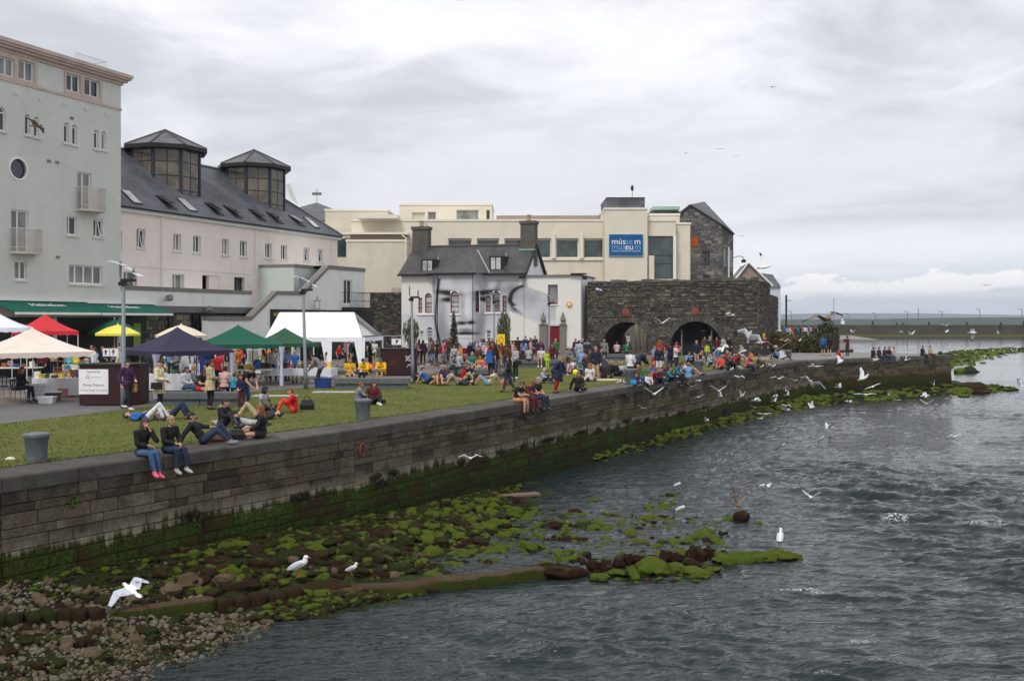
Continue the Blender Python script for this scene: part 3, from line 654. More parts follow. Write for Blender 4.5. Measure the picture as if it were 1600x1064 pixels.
# ---------------- the old weir line: slabs and kerb blocks
def slab(name,pts,w0,w1,h,k,label,cat,z0=WATER-.35,rough=.05,tilt=0,group=None,seed=0):
    "rough stone bar following pts (world xy), tapering from width w0 to w1, top at z0+.35+h"
    r=np.random.RandomState(seed+len(label)); P=[np.array(p,float) for p in pts]; L=sum(np.linalg.norm(P[i+1]-P[i]) for i in range(len(P)-1)); n=max(4,int(L/.14)); m=13
    S=[];acc=0
    cum=np.cumsum([0]+[np.linalg.norm(P[i+1]-P[i]) for i in range(len(P)-1)])
    V=[]
    for i in range(n+1):
        d=L*i/n; x=np.interp(d,cum,[p[0] for p in P]); y=np.interp(d,cum,[p[1] for p in P]); j=min(int(np.searchsorted(cum,d,'right'))-1,len(P)-2); tg=(P[j+1]-P[j]); tg/=np.linalg.norm(tg); nn=np.array([tg[1],-tg[0]])
        w=w0+(w1-w0)*i/n; top=WATER+h*(1-.0*i/n)+tilt*(i/n); endf=1 if 0<i<n else .82
        for a in range(m):
            th=math.pi*2*a/m; cx=math.copysign(abs(math.cos(th))**.45,math.cos(th))*w/2*endf; cz=math.copysign(abs(math.sin(th))**.45,math.sin(th)); zc=(top+z0)/2+cz*(top-z0)/2*endf
            jit=1+rough*(float(fbm(np.array(d*2.2+a*.9),np.array(a*1.3+seed),3,seed))-.5)*4
            V.append((x+nn[0]*cx*jit,y+nn[1]*cx*jit,zc+rough*(float(fbm(np.array(d*1.6),np.array(a*.7),3,seed+5))-.5)*1.2*(cz>0)))
    F=[]
    for i in range(n):
        for a in range(m):
            b_=(a+1)%m; F.append((i*m+a,i*m+b_,(i+1)*m+b_,(i+1)*m+a))
    F.append(tuple(range(m-1,-1,-1))); F.append(tuple(n*m+a for a in range(m)))
    me=bpy.data.meshes.new(name); me.from_pydata(V,[],F); me.polygons.foreach_set('use_smooth',[True]*len(F)); me.materials.append(RM[k]); me.update()
    o=bpy.data.objects.new(name,me); COL.objects.link(o); tag(o,label,cat,group); return o
def BR(pp,sc,k,label,cat,group=None,dz=.1):
    p=gp(pp[0],pp[1],WATER+.15); vi=rnd.randrange(9)
    if OM[k][vi] is None: me=ROCKME[vi].copy(); me.materials[0]=RM[k]; OM[k][vi]=me
    o=bpy.data.objects.new('boulder' if group is None else 'weedy_lump',OM[k][vi]); COL.objects.link(o); o.location=(p.x,p.y,WATER+dz); o.rotation_euler=(rnd.uniform(-.1,.1),rnd.uniform(-.1,.1),rnd.uniform(0,.5)); o.scale=sc; tag(o,label,cat,group)
def wp(px,py,z=WATER+.25): return tuple(gp(px,py,z)[:2])
slab('stone_slab',[wp(455,921),wp(560,914),wp(640,909),wp(700,901),wp(850,884)],.60,.42,.25,'wood','long worn stone beam of the old weir, pale on top and green along its river side','stone slab',seed=3,rough=.11)
BR((484,925),(.95,.62,.46),'brown','dark square boulder at the near end of the long weir beam, gull standing on it','stone block')
BR((872,889),(.66,.42,.42),'rust','brown block with a sheer end where the long weir beam stops','stone block')
slab('stone_slab',[wp(1120,862),wp(1180,860),wp(1252,858)],.95,.35,.20,'green','green weedy slab at the outermost tip of the weir','stone slab',seed=11,tilt=-.08,rough=.22)
for i in range(9): BR((1128+i*13+rnd.uniform(-4,4),868-i*.6+rnd.uniform(-5,5)),(rnd.uniform(.2,.36),rnd.uniform(.16,.28),rnd.uniform(.14,.26)),'green','weedy green lump on the slab at the weir tip','weedy lump','green lumps at the weir tip',.12)
def wb_(px,py):
    z=-2.6
    for i in range(6): p=gp(px,py,z); z=float(bed(p.x,p.y))+.12
    return (p.x,p.y),z
def bslab(nm,a,c,w,k,*r,**q):
    (p0,z0),(p1,z1)=wb_(*a),wb_(*c); return slab(nm,[p0,p1],w,w,(z0+z1)/2-WATER+.07,k,*r,z0=min(z0,z1)-.3,tilt=0,**q)
bslab('kerb_stone',(172,951),(335,940),.30,'wood','straight pale stone kerb lying across the shingle below the flying gull','stone kerb',seed=13,rough=.012)
x0=-60
for i in range(9):
    x1=x0+rnd.uniform(20,30); bslab('kerb_block',(x0+1,962-i*1.6),(x1-1,961-i*1.6),.36,'olive' if i<6 else 'brown','mossy rounded kerb block in the row at the bottom-left shore','kerb block',group='mossy kerb blocks',seed=20+i,rough=.06); x0=x1
x0=336
for i in range(5):
    x1=x0+rnd.uniform(20,30); bslab('kerb_block',(x0,942-i*4),(x1-1,939-i*4),.42,'brown','brown squared block in the row between the pale kerb and the dark boulder','kerb block',group='brown squared blocks',seed=40+i,rough=.07); x0=x1
def wblock(px,py,sx,sy,sz,k,lab,grp):
    p=gp(px,py,WATER+.1); vi=rnd.randrange(9)
    if OM[k][vi] is None: me=ROCKME[vi].copy(); me.materials[0]=RM[k]; OM[k][vi]=me
    o=bpy.data.objects.new('weir_block',OM[k][vi]); COL.objects.link(o); o.location=(p.x,p.y,WATER+sz*.28); o.rotation_euler=(rnd.uniform(-.2,.2),rnd.uniform(-.15,.15),rnd.uniform(-.5,.8)); o.scale=(sx,sy,sz); tag(o,lab,'weir block',grp)
x0=918
while x0<1135:
    w=rnd.uniform(12,27); wblock(x0+w/2,884-(x0-918)*.095+rnd.uniform(-3,3),w/110,rnd.uniform(.22,.34),rnd.uniform(.26,.46),'rust','red-brown block in the broken weir row beyond the still pool','red-brown weir blocks'); x0+=w*.92
x0=925
while x0<1120:
    w=rnd.uniform(14,34); wblock(x0+w/2,896-(x0-925)*.04+rnd.uniform(-4,5),w/105,rnd.uniform(.26,.4),rnd.uniform(.14,.34),'green','green weedy block in the low front row of the weir','green low weir blocks'); x0+=w*1.05
# plank with slats stranded in the shallows
a=gp(778,778,WATER+.12); b2=gp(846,773,WATER+.12); pl=empty('stranded_pallet',a,0,'weathered slatted board stranded in the shallows by the quay wall','pallet')
m_pal=mat('weathered_wood',(.21,.15,.11),.8,.25,8,.3,40)
d=(b2-a); n=Vector((-d.y,d.x,0)).normalized()*.42
for i in range(12):
    t0=a+d*(i/12.)+n*rnd.uniform(-.06,.06); t1=t0+d*(1/12.)*.74; bb=MB(); bb.hexa([t0,t1,t1+n,t0+n]+[p+Vector((0,0,.05)) for p in (t0,t1,t1+n,t0+n)]); bb.build('slat',m_pal,pl)
for k_ in (.1,.85):
    bb=MB(); t0=a+n*k_-Vector((0,0,.05)); bb.hexa([t0,t0+d,t0+d+n*.1,t0+n*.1]+[p+Vector((0,0,.05)) for p in (t0,t0+d,t0+d+n*.1,t0+n*.1)]); bb.build('runner',m_pal,pl)
# ================================================================ buildings
def wallmesh(mb,F,u0,u1,z0,z1,holes=(),w=0,dep=.25,mi=0):
    "front face with real openings and their reveals; hole=(u0,u1,z0,z1[,arch rise])"
    us=sorted(set([u0,u1]+[min(max(h[i],u0),u1) for h in holes for i in(0,1)])); zs=sorted(set([z0,z1]+[min(max(h[i],z0),z1) for h in holes for i in(2,3)]))
    for i in range(len(us)-1):
        for j in range(len(zs)-1):
            cu=(us[i]+us[i+1])/2; cz=(zs[j]+zs[j+1])/2
            if us[i+1]-us[i]<1e-5 or zs[j+1]-zs[j]<1e-5: continue
            if any(h[0]<cu<h[1] and h[2]<cz<h[3] for h in holes): continue
            mb.q([F.P(us[i],zs[j],w),F.P(us[i+1],zs[j],w),F.P(us[i+1],zs[j+1],w),F.P(us[i],zs[j+1],w)],mi)
    for h in holes:
        a,b_,c,d=h[:4]; r=h[4] if len(h)>4 else 0; zs_=d-r
        mb.q([F.P(a,c,w),F.P(a,zs_,w),F.P(a,zs_,w-dep),F.P(a,c,w-dep)],mi); mb.q([F.P(b_,c,w),F.P(b_,c,w-dep),F.P(b_,zs_,w-dep),F.P(b_,zs_,w)],mi)
        mb.q([F.P(a,c,w),F.P(a,c,w-dep),F.P(b_,c,w-dep),F.P(b_,c,w)],mi)
        if not r: mb.q([F.P(a,d,w),F.P(b_,d,w),F.P(b_,d,w-dep),F.P(a,d,w-dep)],mi)
        else:
            n=10; cx=(a+b_)/2; hw=(b_-a)/2; pts=[(cx-hw*math.cos(math.pi*k/n),zs_+r*math.sin(math.pi*k/n)) for k in range(n+1)]
            for k in range(n):
                p,q=pts[k],pts[k+1]; mb.q([F.P(p[0],p[1],w),F.P(q[0],q[1],w),F.P(q[0],q[1],w-dep),F.P(p[0],p[1],w-dep)],mi)
                if p[1]<d-1e-4 or q[1]<d-1e-4: mb.q([F.P(p[0],p[1],w),F.P(q[0],q[1],w),F.P(q[0],d,w),F.P(p[0],d,w)],mi)
m_white=mat('white_frame',S(232,232,230),.5,.06,3); m_sill=mat('pale_sill',S(214,216,208),.7,.1,2)
m_glass=glass('window_glass'); m_glassc=glass('curtained_glass',(.20,.20,.19),.25); m_glassg=glass('green_glass',(.045,.065,.062),.04); m_glassb=glass('bright_blind',(.42,.43,.44),.3)
m_dark=mat('dark_metal',(.02,.021,.023),.5,.2,4,metal=.2); m_blk=mat('black_paint',(.012,.012,.013),.5,.2,4)
def window(par,F,rect,w=0,rec=.12,fr=.055,bars_v=(.5,),bars_h=(),fm=None,gm=None,sill=True,arch=0,open_=False,name='window',sm=None):
    u0,u1,z0,z1=rect; fm=fm or m_white; gm=gm or m_glass; b=MB(); W0=w-rec-.05; W1=w-rec+.02
    b.fbox(F,u0,u0+fr,z0,z1-arch,W0,W1); b.fbox(F,u1-fr,u1,z0,z1-arch,W0,W1); b.fbox(F,u0+fr,u1-fr,z0,z0+fr,W0,W1)
    if not arch: b.fbox(F,u0+fr,u1-fr,z1-fr,z1,W0,W1)
    else:
        n=10; cx=(u0+u1)/2; hw=(u1-u0)/2
        for k in range(n):
            q=[]; 
            for a_ in (math.pi*k/n,math.pi*(k+1)/n):
                for s_ in (1,(hw-fr)/hw): q.append((cx-hw*s_*math.cos(a_),z1-arch+arch*s_*math.sin(a_)))
            b.hexa([F.P(q[0][0],q[0][1],W1),F.P(q[2][0],q[2][1],W1),F.P(q[2][0],q[2][1],W0),F.P(q[0][0],q[0][1],W0),F.P(q[1][0],q[1][1],W1),F.P(q[3][0],q[3][1],W1),F.P(q[3][0],q[3][1],W0),F.P(q[1][0],q[1][1],W0)])
        b.fbox(F,u0+fr,u1-fr,z1-arch-fr*.5,z1-arch+fr*.5,W0,W1)
    e=.002
    for v in bars_v: uc=u0+(u1-u0)*v; b.fbox(F,uc-fr*.55,uc+fr*.55,z0+fr,z1-(arch if arch else fr),W0+e,W1-e)
    for v in bars_h: zc=z0+(z1-z0)*v; b.fbox(F,u0+fr,u1-fr,zc-fr*.4,zc+fr*.4,W0+2*e,W1-2*e)
    o=b.build(name,fm,par)
    p=MB()
    if not arch: p.q([F.P(u0+fr*.5,z0+fr*.5,w-rec-.02),F.P(u1-fr*.5,z0+fr*.5,w-rec-.02),F.P(u1-fr*.5,z1-fr*.5,w-rec-.02),F.P(u0+fr*.5,z1-fr*.5,w-rec-.02)])
    else:
        cx=(u0+u1)/2; hw=(u1-u0)/2-.01; p.q([F.P(u0+.01,z0+.01,w-rec-.02),F.P(u1-.01,z0+.01,w-rec-.02)]+[F.P(cx+hw*math.cos(math.pi*k/10),z1-arch+arch*.97*math.sin(math.pi*k/10),w-rec-.02) for k in range(11)])
    p.build('pane',gm,o)
    if open_:   # a casement standing ajar, tilted outward at its foot
        c=MB(); a0,a1=u0+(u1-u0)*.42,u1-fr; hh=z1-z0
        for (x0,x1,y0,y1) in ((a0,a0+.05,0,1),(a1-.05,a1,0,1),(a0+.05,a1-.05,0,.05),(a0+.05,a1-.05,.95,1)):
            g=lambda u,v,ww:F.P(u,z0+fr+v*(hh-2*fr),w-rec+.05+ww+(1-v)*.22)
            c.hexa([g(x0,y0,.03),g(x1,y0,.03),g(x1,y0,0),g(x0,y0,0),g(x0,y1,.03),g(x1,y1,.03),g(x1,y1,0),g(x0,y1,0)])
        c.build('open_sash',fm,o)
    if sill:
        s_=MB(); s_.fbox(F,u0-.08,u1+.08,z0-.11,z0-.003,w-rec*.5,w+.09); s_.build('sill',sm or m_sill,o)
    return o
def shell(par,F,u0,u1,z0,z1,dep,m,holes=(),w=0,name='wall',top=True,rev=.25,side_holes=None):
    "a block of building: front wall with holes, flanks, back and flat top, all one wall mesh"
    b=MB(); wallmesh(b,F,u0,u1,z0,z1,holes,w,rev)
    b.q([F.P(u1,z0,w),F.P(u1,z0,w-dep),F.P(u1,z1,w-dep),F.P(u1,z1,w)]) if side_holes is None else wallmesh(b,F.side(u1,w),0,dep,z0,z1,side_holes,0,rev)
    b.q([F.P(u0,z0,w-dep),F.P(u0,z0,w),F.P(u0,z1,w),F.P(u0,z1,w-dep)]); b.q([F.P(u1,z0,w-dep),F.P(u0,z0,w-dep),F.P(u0,z1,w-dep),F.P(u1,z1,w-dep)])
    if top: b.q([F.P(u0,z1,w),F.P(u1,z1,w),F.P(u1,z1,w-dep),F.P(u0,z1,w-dep)])
    # dark sheet behind the openings: shade of unlit rooms put into its colour
    o=b.build(name,m,par)
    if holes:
        k=MB(); k.q([F.P(u0+.1,z0+.05,w-rev-.35),F.P(u1-.1,z0+.05,w-rev-.35),F.P(u1-.1,z1-.05,w-rev-.35),F.P(u0+.1,z1-.05,w-rev-.35)]); k.build('unlit_sheet',mat('unlit_room_black',(.015,.014,.013),.9),par)
    return o
def bars(par,F,items,m,name):
    b=MB()
    for it in items: b.fbox(F,*it)
    return b.build(name,m,par)
# ---- G: tall pale-green building on the left
G=Fa(-23.3,61,.376,.926); gg=empty('apartment_building',G.P(0,0),0,'tall pale green rendered building with pinkish cornice and curved mesh balconies','building')
m_green=mat('pale_green_render',S(206,207,201),.85,.06,.5,.15,40,grime=.16); m_pink=mat('pink_stone_trim',S(196,176,166),.75,.1,1.5,grime=.25)
zt=G.uz(189,134)[1]
H=[]
WT=[(-3,86.8,22,115.7),(28,92.4,53,123.4),(103,114,125,141),(131,121.3,155,148.2)]; WA=[(-5,166,9,203),(39,178,47,210),(53,181.5,61,213.5),(100,190.5,107.5,222.6),(113,194,120.5,226),(147,202,154,232),(159,204.6,165.5,234)]
WD=[(121,268,142.6,328),(17.5,327,44.5,394)]; WS=[(104.5,337.5,120,366.5),(146,341.6,161,369.6),(23,406.8,42,436.8)]; WW=(108,413,160,443)
rT=[G.r(*a) for a in WT]; rA=[G.r(*a) for a in WA]; rD=[G.r(*a) for a in WD]; rS=[G.r(*a) for a in WS]; rW=G.r(*WW)
uc,zc=G.uz(28.5,264); RR=.62
holes=rT+[(*a,(a[1]-a[0])/2) for a in rA]+rD+rS+[rW]+[(uc-RR,uc+RR,zc-RR,zc+RR)]
door1=G.r(-20,505,25,575)
shell(gg,G,-16,0,-.2,zt,14,m_green,holes)
# circular window: filler square with round hole
b=MB(); n=24
for k in range(n):
    a0,a1=2*math.pi*k/n,2*math.pi*(k+1)/n; sq=lambda a:(RR/max(abs(math.cos(a)),abs(math.sin(a))))
    rr=RR*.9
    p=lambda a,r_,w:G.P(uc+r_*math.cos(a),zc+r_*math.sin(a),w)
    b.q([p(a0,rr,0),p(a0,sq(a0),0),p(a1,sq(a1),0),p(a1,rr,0)]); b.q([p(a0,rr,0),p(a1,rr,0),p(a1,rr,-.2),p(a0,rr,-.2)])
b.build('round_window_wall',m_green,gg)
b=MB()
for k in range(n):
    a0,a1=2*math.pi*k/n,2*math.pi*(k+1)/n; p=lambda a,r_,w:G.P(uc+r_*math.cos(a),zc+r_*math.sin(a),w)
    b.hexa([p(a0,.62,.0),p(a1,.62,.0),p(a1,.62,.04),p(a0,.62,.04),p(a0,.52,.0),p(a1,.52,.0),p(a1,.52,.04),p(a0,.52,.04)])
o=b.build('round_window',m_white,gg); b=MB(); b.q([G.P(uc+.53*math.cos(2*math.pi*k/n),zc+.53*math.sin(2*math.pi*k/n),-.12) for k in range(n)]); b.build('pane',m_glass,o)
for i,r_ in enumerate(rT): window(gg,G,r_,bars_v=(.5,),fr=.075,sill=False,gm=m_glassc if i in(0,1) else m_glass)
for r_ in rA: window(gg,G,r_,arch=(r_[1]-r_[0])/2,bars_v=(),fr=.07,sill=True,gm=m_glass if r_[0]<-2 else m_glassc)
for r_ in rD: window(gg,G,r_,bars_v=(.42,),fr=.08,sill=False,gm=m_glassc,name='balcony_door')
window(gg,G,rS[0],gm=m_glass,fr=.07,bars_v=(.3,)); window(gg,G,rS[1],open_=True,fr=.07,bars_v=(.4,)); window(gg,G,rS[2],gm=m_glassc,fr=.08); window(gg,G,rW,bars_v=(.2,.46,.74),fr=.08,gm=m_glassc)
# trims: cornice in three steps returning round the corner, sill band, surrounds
def ring_trim(u0,u1,z0,z1,p,m=m_pink,name='cornice'):
    b=MB(); b.hexa([G.P(u0,z0,p),G.P(u1+p,z0,p),G.P(u1+p,z0,-8),G.P(u0,z0,-8),G.P(u0,z1,p),G.P(u1+p,z1,p),G.P(u1+p,z1,-8),G.P(u0,z1,-8)]); return b.build(name,m,gg)
ring_trim(-16,0,zt-.003,zt+.16,.10); ring_trim(-16,0,zt+.163,zt+.30,.28); ring_trim(-16,0,zt+.303,zt+.42,.42); ring_trim(-16,0,zt+.423,zt+.62,.5)
zb_=G.uz(0,120.5)[1]; ring_trim(-16,0,zb_-.14,zb_,.05,name='string_course')
for a,b__ in ((rT[0],rT[1]),(rT[2],rT[3])):
    t_=MB(); z0=zb_+.003; z1=zt-.006
    for u0,u1 in ((a[0]-.14,a[0]-.002),(a[1]+.002,b__[0]-.002),(b__[1]+.002,b__[1]+.2)): t_.fbox(G,u0,u1,z0,z1,.001,.055)
    for r_ in (a,b__): t_.fbox(G,r_[0]-.001,r_[1]+.001,z0,max(r_[2]-.002,z0+.01),.001,.05); t_.fbox(G,r_[0]-.001,r_[1]+.001,r_[3]+.002,z1,.001,.05)
    t_.build('window_surround',m_pink,gg)
# small studs, vents
b=MB()
for px,py in ((24,146),(62,155),(101,163),(134,171),(166,179)): b=MB(); u,z=G.uz(px,py); b.fbox(G,u-.09,u+.09,z-.07,z+.07,.001,.06); b.build('wall_bracket',m_sill,gg)

for px,py in ((76,252),(89,254),(90,402),(112,185),(52,490)): b=MB(); u,z=G.uz(px,py); b.fbox(G,u-.12,u+.12,z-.07,z+.07,.001,.04); b.build('wall_vent',mat('vent_grey',S(120,120,116),.8),gg)
m_mesh=mat('balcony_metal',S(196,188,182),.6,.1,5)
def balcony(par,F,px0,px1,ytop,ybot,dep=.9,name='balcony',rust=False):
    u0,zt_=F.uz(px0,ytop); u1,_=F.uz(px1,ytop); _,zb2=F.uz(px0,ybot); 
    u0+=.1; u1-=.1; N=9; pt=lambda k,r_=1.:((u0+u1)/2-(u1-u0)/2*r_*math.cos(math.pi*k/N), dep*r_*math.sin(math.pi*k/N)**.6 if 0<k<N else 0)
    b=MB(); P_=[F.P(pt(k)[0],zb2,pt(k)[1]+.002) for k in range(N+1)]; b.prism([(p.x,p.y) for p in P_],zb2,zb2+.1); o=b.build(name,m_mesh,par)
    r=MB(); r.tube([F.P(pt(k)[0],zt_,pt(k)[1]+.002) for k in range(N+1)],.03,6); r.build('handrail',m_mesh,o); r=MB(); r.tube([F.P(pt(k)[0],zb2+.32,pt(k)[1]+.002) for k in range(N+1)],.02,5); r.build('lower_rail',m_mesh,o)
    s_=MB(); M=44
    for k in range(M+1):
        t_=k*N/M; k0=min(int(t_),N-1); f=t_-k0; a,c=pt(k0),pt(k0+1); uu=a[0]+(c[0]-a[0])*f; ww=a[1]+(c[1]-a[1])*f; s_.tube([F.P(uu,zb2+.1,ww+.002),F.P(uu,zt_,ww+.002)],.013,4,cap=False)
    s_.build('balusters',m_mesh,o); return o
balcony(gg,G,116,157,292,329); balcony(gg,G,12.5,58,357,396)
# roof rail
b=MB(); zr=zt+.62
ur0,ur1=G.uz(118,HOR,-1.2)[0],G.uz(166,HOR,-1.2)[0]
for u in np.linspace(ur0,ur1,16): b.tube([G.P(u,zr,-1.2),G.P(u,zr+.9,-1.2)],.011,4,cap=False)
for dz in (.9,.45): b.tube([G.P(ur0,zr+dz,-1.2),G.P(ur1,zr+dz,-1.2),G.P(ur1,zr+dz,-3.2)],.014,5)
b.tube([G.P(ur1,zr,-3.2),G.P(ur1,zr+.9,-3.2)],.014,4); b.build('roof_railing',mat('galvanised',S(150,152,152),.4,.1,5,metal=.6),gg)
# ground floor openings under the awnings
shop=MB(); u0=G.uz(-40)[0]
zf=3.25
for a,b__ in ((-15,-9.3),(-8.9,-5.2),(-4.9,-.35)):
    f=shop; f.fbox(G,a,b__,.1,zf,.002,.05)
shop.build('shopfront',m_blk,gg)
for q_ in ((-9.2,-9.0),(-5.1,-4.95),(-.3,-.05)): bars(gg,G,[(*q_,0,zf,.003,.12)],m_sill,'pilaster')
# ---- podium terrace in front of the pink building
pod=empty('terrace_podium',G.P(6,0),0,'rendered terrace wall with grey coping above a dark stone ground floor','building')
m_ren=mat('white_render',S(222,223,218),.85,.06,.5,.1,40,grime=.25); m_cope=mat('grey_coping',S(122,118,114),.8,.12,2)
zp=G.uz(192,446)[1]; ue=G.uz(392)[0]; z40=G.uz(260,478)[1]
b=MB(); wallmesh(b,G,0.003,ue,z40,zp-.25,[],0); b.q([G.P(0.003,z40,0),G.P(ue,z40,0),G.P(ue,z40,-.8),G.P(.003,z40,-.8)]); b.q([G.P(ue,0,0),G.P(ue,0,-5),G.P(ue,zp-.25,-5),G.P(ue,zp-.25,0)]); b.q([G.P(0,zp-.3,0),G.P(ue,zp-.3,0),G.P(ue,zp-.3,-6),G.P(0,zp-.3,-6)]); b.build('wall',m_ren,pod)
bars(pod,G,[(0.003,ue+.05,zp-.25,zp,-.35,.06)],m_cope,'coping'); bars(pod,G,[(.003,ue+3,z40-.42,z40-.003,-.5,.10)],mat('fascia_grey',S(104,104,104),.7,.15,3),'fascia')
def rubble(name,par,F,u0,u1,z0,z1,holes=(),w=0,sz=(.38,.20),cols=None,seed=0,pr=(.015,.07),m=None,region=None):
    "irregular coursed stones standing proud of a wall, joined as one mass"
    r=random.Random(seed); b=MB(); z=z0
    while z<z1-.03:
        h=r.uniform(sz[1]*.6,sz[1]*1.4); u=u0+r.uniform(-.2,0)
        if z+h>z1: h=z1-z
        while u<u1:
            l=r.uniform(sz[0]*.5,sz[0]*1.6); a=max(u,u0)+.012; c=min(u+l,u1)-.012; u+=l
            if c-a<.05: continue
            cu=(a+c)/2; cz=z+h/2
            if any(hh[0]-.05<cu<hh[1]+.05 and hh[2]<cz and (cz<hh[3]-(hh[4] if len(hh)>4 else 0) or (len(hh)>4 and (((cu-(hh[0]+hh[1])/2)/((hh[1]-hh[0])/2+.12))**2+((cz-hh[3]+hh[4])/(hh[4]+.12))**2)<1)) for hh in holes): continue
            if region and not region(cu,cz): continue
            k=r.choice(cols); v=r.uniform(.6,1.3); c_=tuple(min(q*v,.9) for q in k); p=r.uniform(*pr); e=.015; j=lambda:r.uniform(-.02,.02)
            A=[F.P(a,z+.01,w),F.P(c,z+.01,w),F.P(c,z+h-.01,w),F.P(a,z+h-.01,w)]; B=[F.P(a+e,z+.01+e,w+p+j()*.5),F.P(c-e,z+.01+e,w+p+j()*.5),F.P(c-e,z+h-.01-e,w+p+j()*.5),F.P(a+e,z+h-.01-e,w+p+j()*.5)]
            b0=len(b.v); b.v+=[tuple(q) for q in A+B]; b.usec=True
            for f in ((4,5,6,7),(0,1,5,4),(1,2,6,5),(2,3,7,6),(3,0,4,7)): b.f.append(tuple(b0+q for q in f)); b.mi.append(0); b.c.append(c_)
        z+=h
    o=b.build(name,m or cmat('rubble_stone',.9,4.,.35,.6,20),par); o['kind']='stuff'; return o
DK=[(.055,.050,.044),(.075,.066,.055),(.095,.082,.066),(.042,.040,.038),(.065,.052,.040)]
sd_=MB(); wallmesh(sd_,G,0.003,ue+2.5,-.1,z40-.42,[],-.15); sd_.build('stone_wall',mat('dark_joint',(.035,.032,.03),.95,.2,5),pod)
rubble('rubble_stones',pod,G,2.2,ue+2.3,0,z40-.45,w=-.15,cols=[(.10,.09,.075),(.14,.125,.10),(.07,.065,.06),(.19,.165,.12)],seed=3,sz=(.5,.3))
u_=G.uz(205)[0]; bars(pod,G,[(.1,2.0,0,z40-.6,-.14,.02)],m_blk,'shop_opening'); uu,zz_=G.uz(205,505); bars(pod,G,[(1.0,1.6,0,2.9,.021,.06)],mat('lime_door',S(120,150,50),.6),'green_door')
for px in (268,305,316): u,_=G.uz(px); bars(pod,G,[(u-.25,u+.2,.2,z40-.55,-.14,.03)],m_blk,'shutter')
# floodlights on the podium and the stair wall
def flood(F,px,py,w=.05,label='small floodlight on a bracket above the stone ground floor'):
    u,z=F.uz(px,py,w); e=empty('floodlight',F.P(u,z,w),F.ang,label,'floodlight'); b=MB(); b.tube([(0,.05,0),(0,-.25,.05)],.025,5); b.build('bracket',m_cope,e,keep=False); b=MB(); b.hexa([(-.2,-.5,.0),(.2,-.5,.0),(.2,-.25,-.1),(-.2,-.25,-.1),(-.2,-.42,.3),(.2,-.42,.3),(.2,-.18,.2),(-.2,-.18,.2)]); b.build('lamp_head',m_cope,e,keep=False)
flood(G,258,468,label='square floodlight on the terrace wall at the end of the green awning'); flood(G,320,485,.1,label='small pale floodlight over the dark stone ground floor')
# ---- stair wall and the building with the black shopfront
Sx=G.off(0,1.1); st=empty('stair_building',Sx.P(20,0),0,'pale rendered stair block with zigzag grey coping and one balcony door','building')
q=lambda px,py:Sx.uz(px,py)
prof=[q(325,495),q(392,495),q(432,455),q(474,456),q(513,415),q(570,420)]
u_end=prof[-1][0]; u_start=prof[0][0]
dr=Sx.r(537,437,550,475); b=MB()
zshop=q(540,485)[1]
# wall pieces between profile points
for i in range(len(prof)-1):
    (ua,za),(ub,zb2)=prof[i],prof[i+1]
    if i==4:
        wallmesh(b,Sx,ua,ub,0,dr[3]+.1,[dr],0); b.q([Sx.P(ua,dr[3]+.1),Sx.P(ub,dr[3]+.1),Sx.P(ub,zb2),Sx.P(ua,za)])
    else: b.q([Sx.P(ua,0),Sx.P(ub,0),Sx.P(ub,zb2),Sx.P(ua,za)])
    b.q([Sx.P(ua,za),Sx.P(ub,zb2),Sx.P(ub,zb2,-.5 if i<4 else -6),Sx.P(ua,za,-.5 if i<4 else -6)])
b.q([Sx.P(u_end,0),Sx.P(u_end,0,-6),Sx.P(u_end,prof[-1][1],-6),Sx.P(u_end,prof[-1][1])]); b.q([Sx.P(u_start,0,-.5),Sx.P(u_start,0),Sx.P(u_start,prof[0][1]),Sx.P(u_start,prof[0][1],-.5)])
b.build('wall',m_ren,st)
b=MB()
for i in range(len(prof)-1):
    (ua,za),(ub,zb2)=prof[i],prof[i+1]; t_=.26; 
    b.hexa([Sx.P(ua,za-t_,.07+i*.002),Sx.P(ub,zb2-t_,.07+i*.002),Sx.P(ub,zb2-t_,-.45),Sx.P(ua,za-t_,-.45),Sx.P(ua,za+.02+i*.002,.07+i*.002),Sx.P(ub,zb2+.02+i*.002,.07+i*.002),Sx.P(ub,zb2+.02+i*.002,-.45),Sx.P(ua,za+.02+i*.002,-.45)])
b.build('coping',m_cope,st)
# recess block left of the tall part
u1_,z1_=Sx.uz(458,413); m_gr=mat('mint_render',S(192,201,195),.85,.06,.6)
b=MB(); b.fbox(Sx,Sx.uz(459,413,-1.4)[0],u_end-.01,0,z1_-.05,-6.,-1.4); b.build('stair_recess',m_gr,st); bars(st,Sx,[(Sx.uz(459,413,-1.4)[0]-.05,Sx.uz(512,413)[0],z1_-.05,z1_+.15,-6,-1.3)],m_cope,'coping_back')
window(st,Sx,dr,bars_v=(.5,),fr=.07,sill=False,name='balcony_door')
bu0,bz1=Sx.uz(534,457); bu1,_=Sx.uz(566,457); bz0=Sx.uz(534,483)[1]
b=MB(); b.fbox(Sx,bu0,bu1,bz0-.1,bz0+.15,.002,.8); bo=b.build('balcony',m_blk,st); b=MB()
for k in range(14): u=bu0+(bu1-bu0)*k/13; b.tube([Sx.P(u,bz0+.15,.75),Sx.P(u,bz1,.95)],.016,4,cap=False)
b.tube([Sx.P(bu0,bz1,0.01),Sx.P(bu0,bz1,.95),Sx.P(bu1,bz1,.95),Sx.P(bu1,bz1,.01)],.025,5); b.tube([Sx.P(bu0,(bz0+bz1)/2,.01),Sx.P(bu0,(bz0+bz1)/2,.85),Sx.P(bu1,(bz0+bz1)/2,.85),Sx.P(bu1,(bz0+bz1)/2,.01)],.02,5); b.build('railing',m_dark,bo)
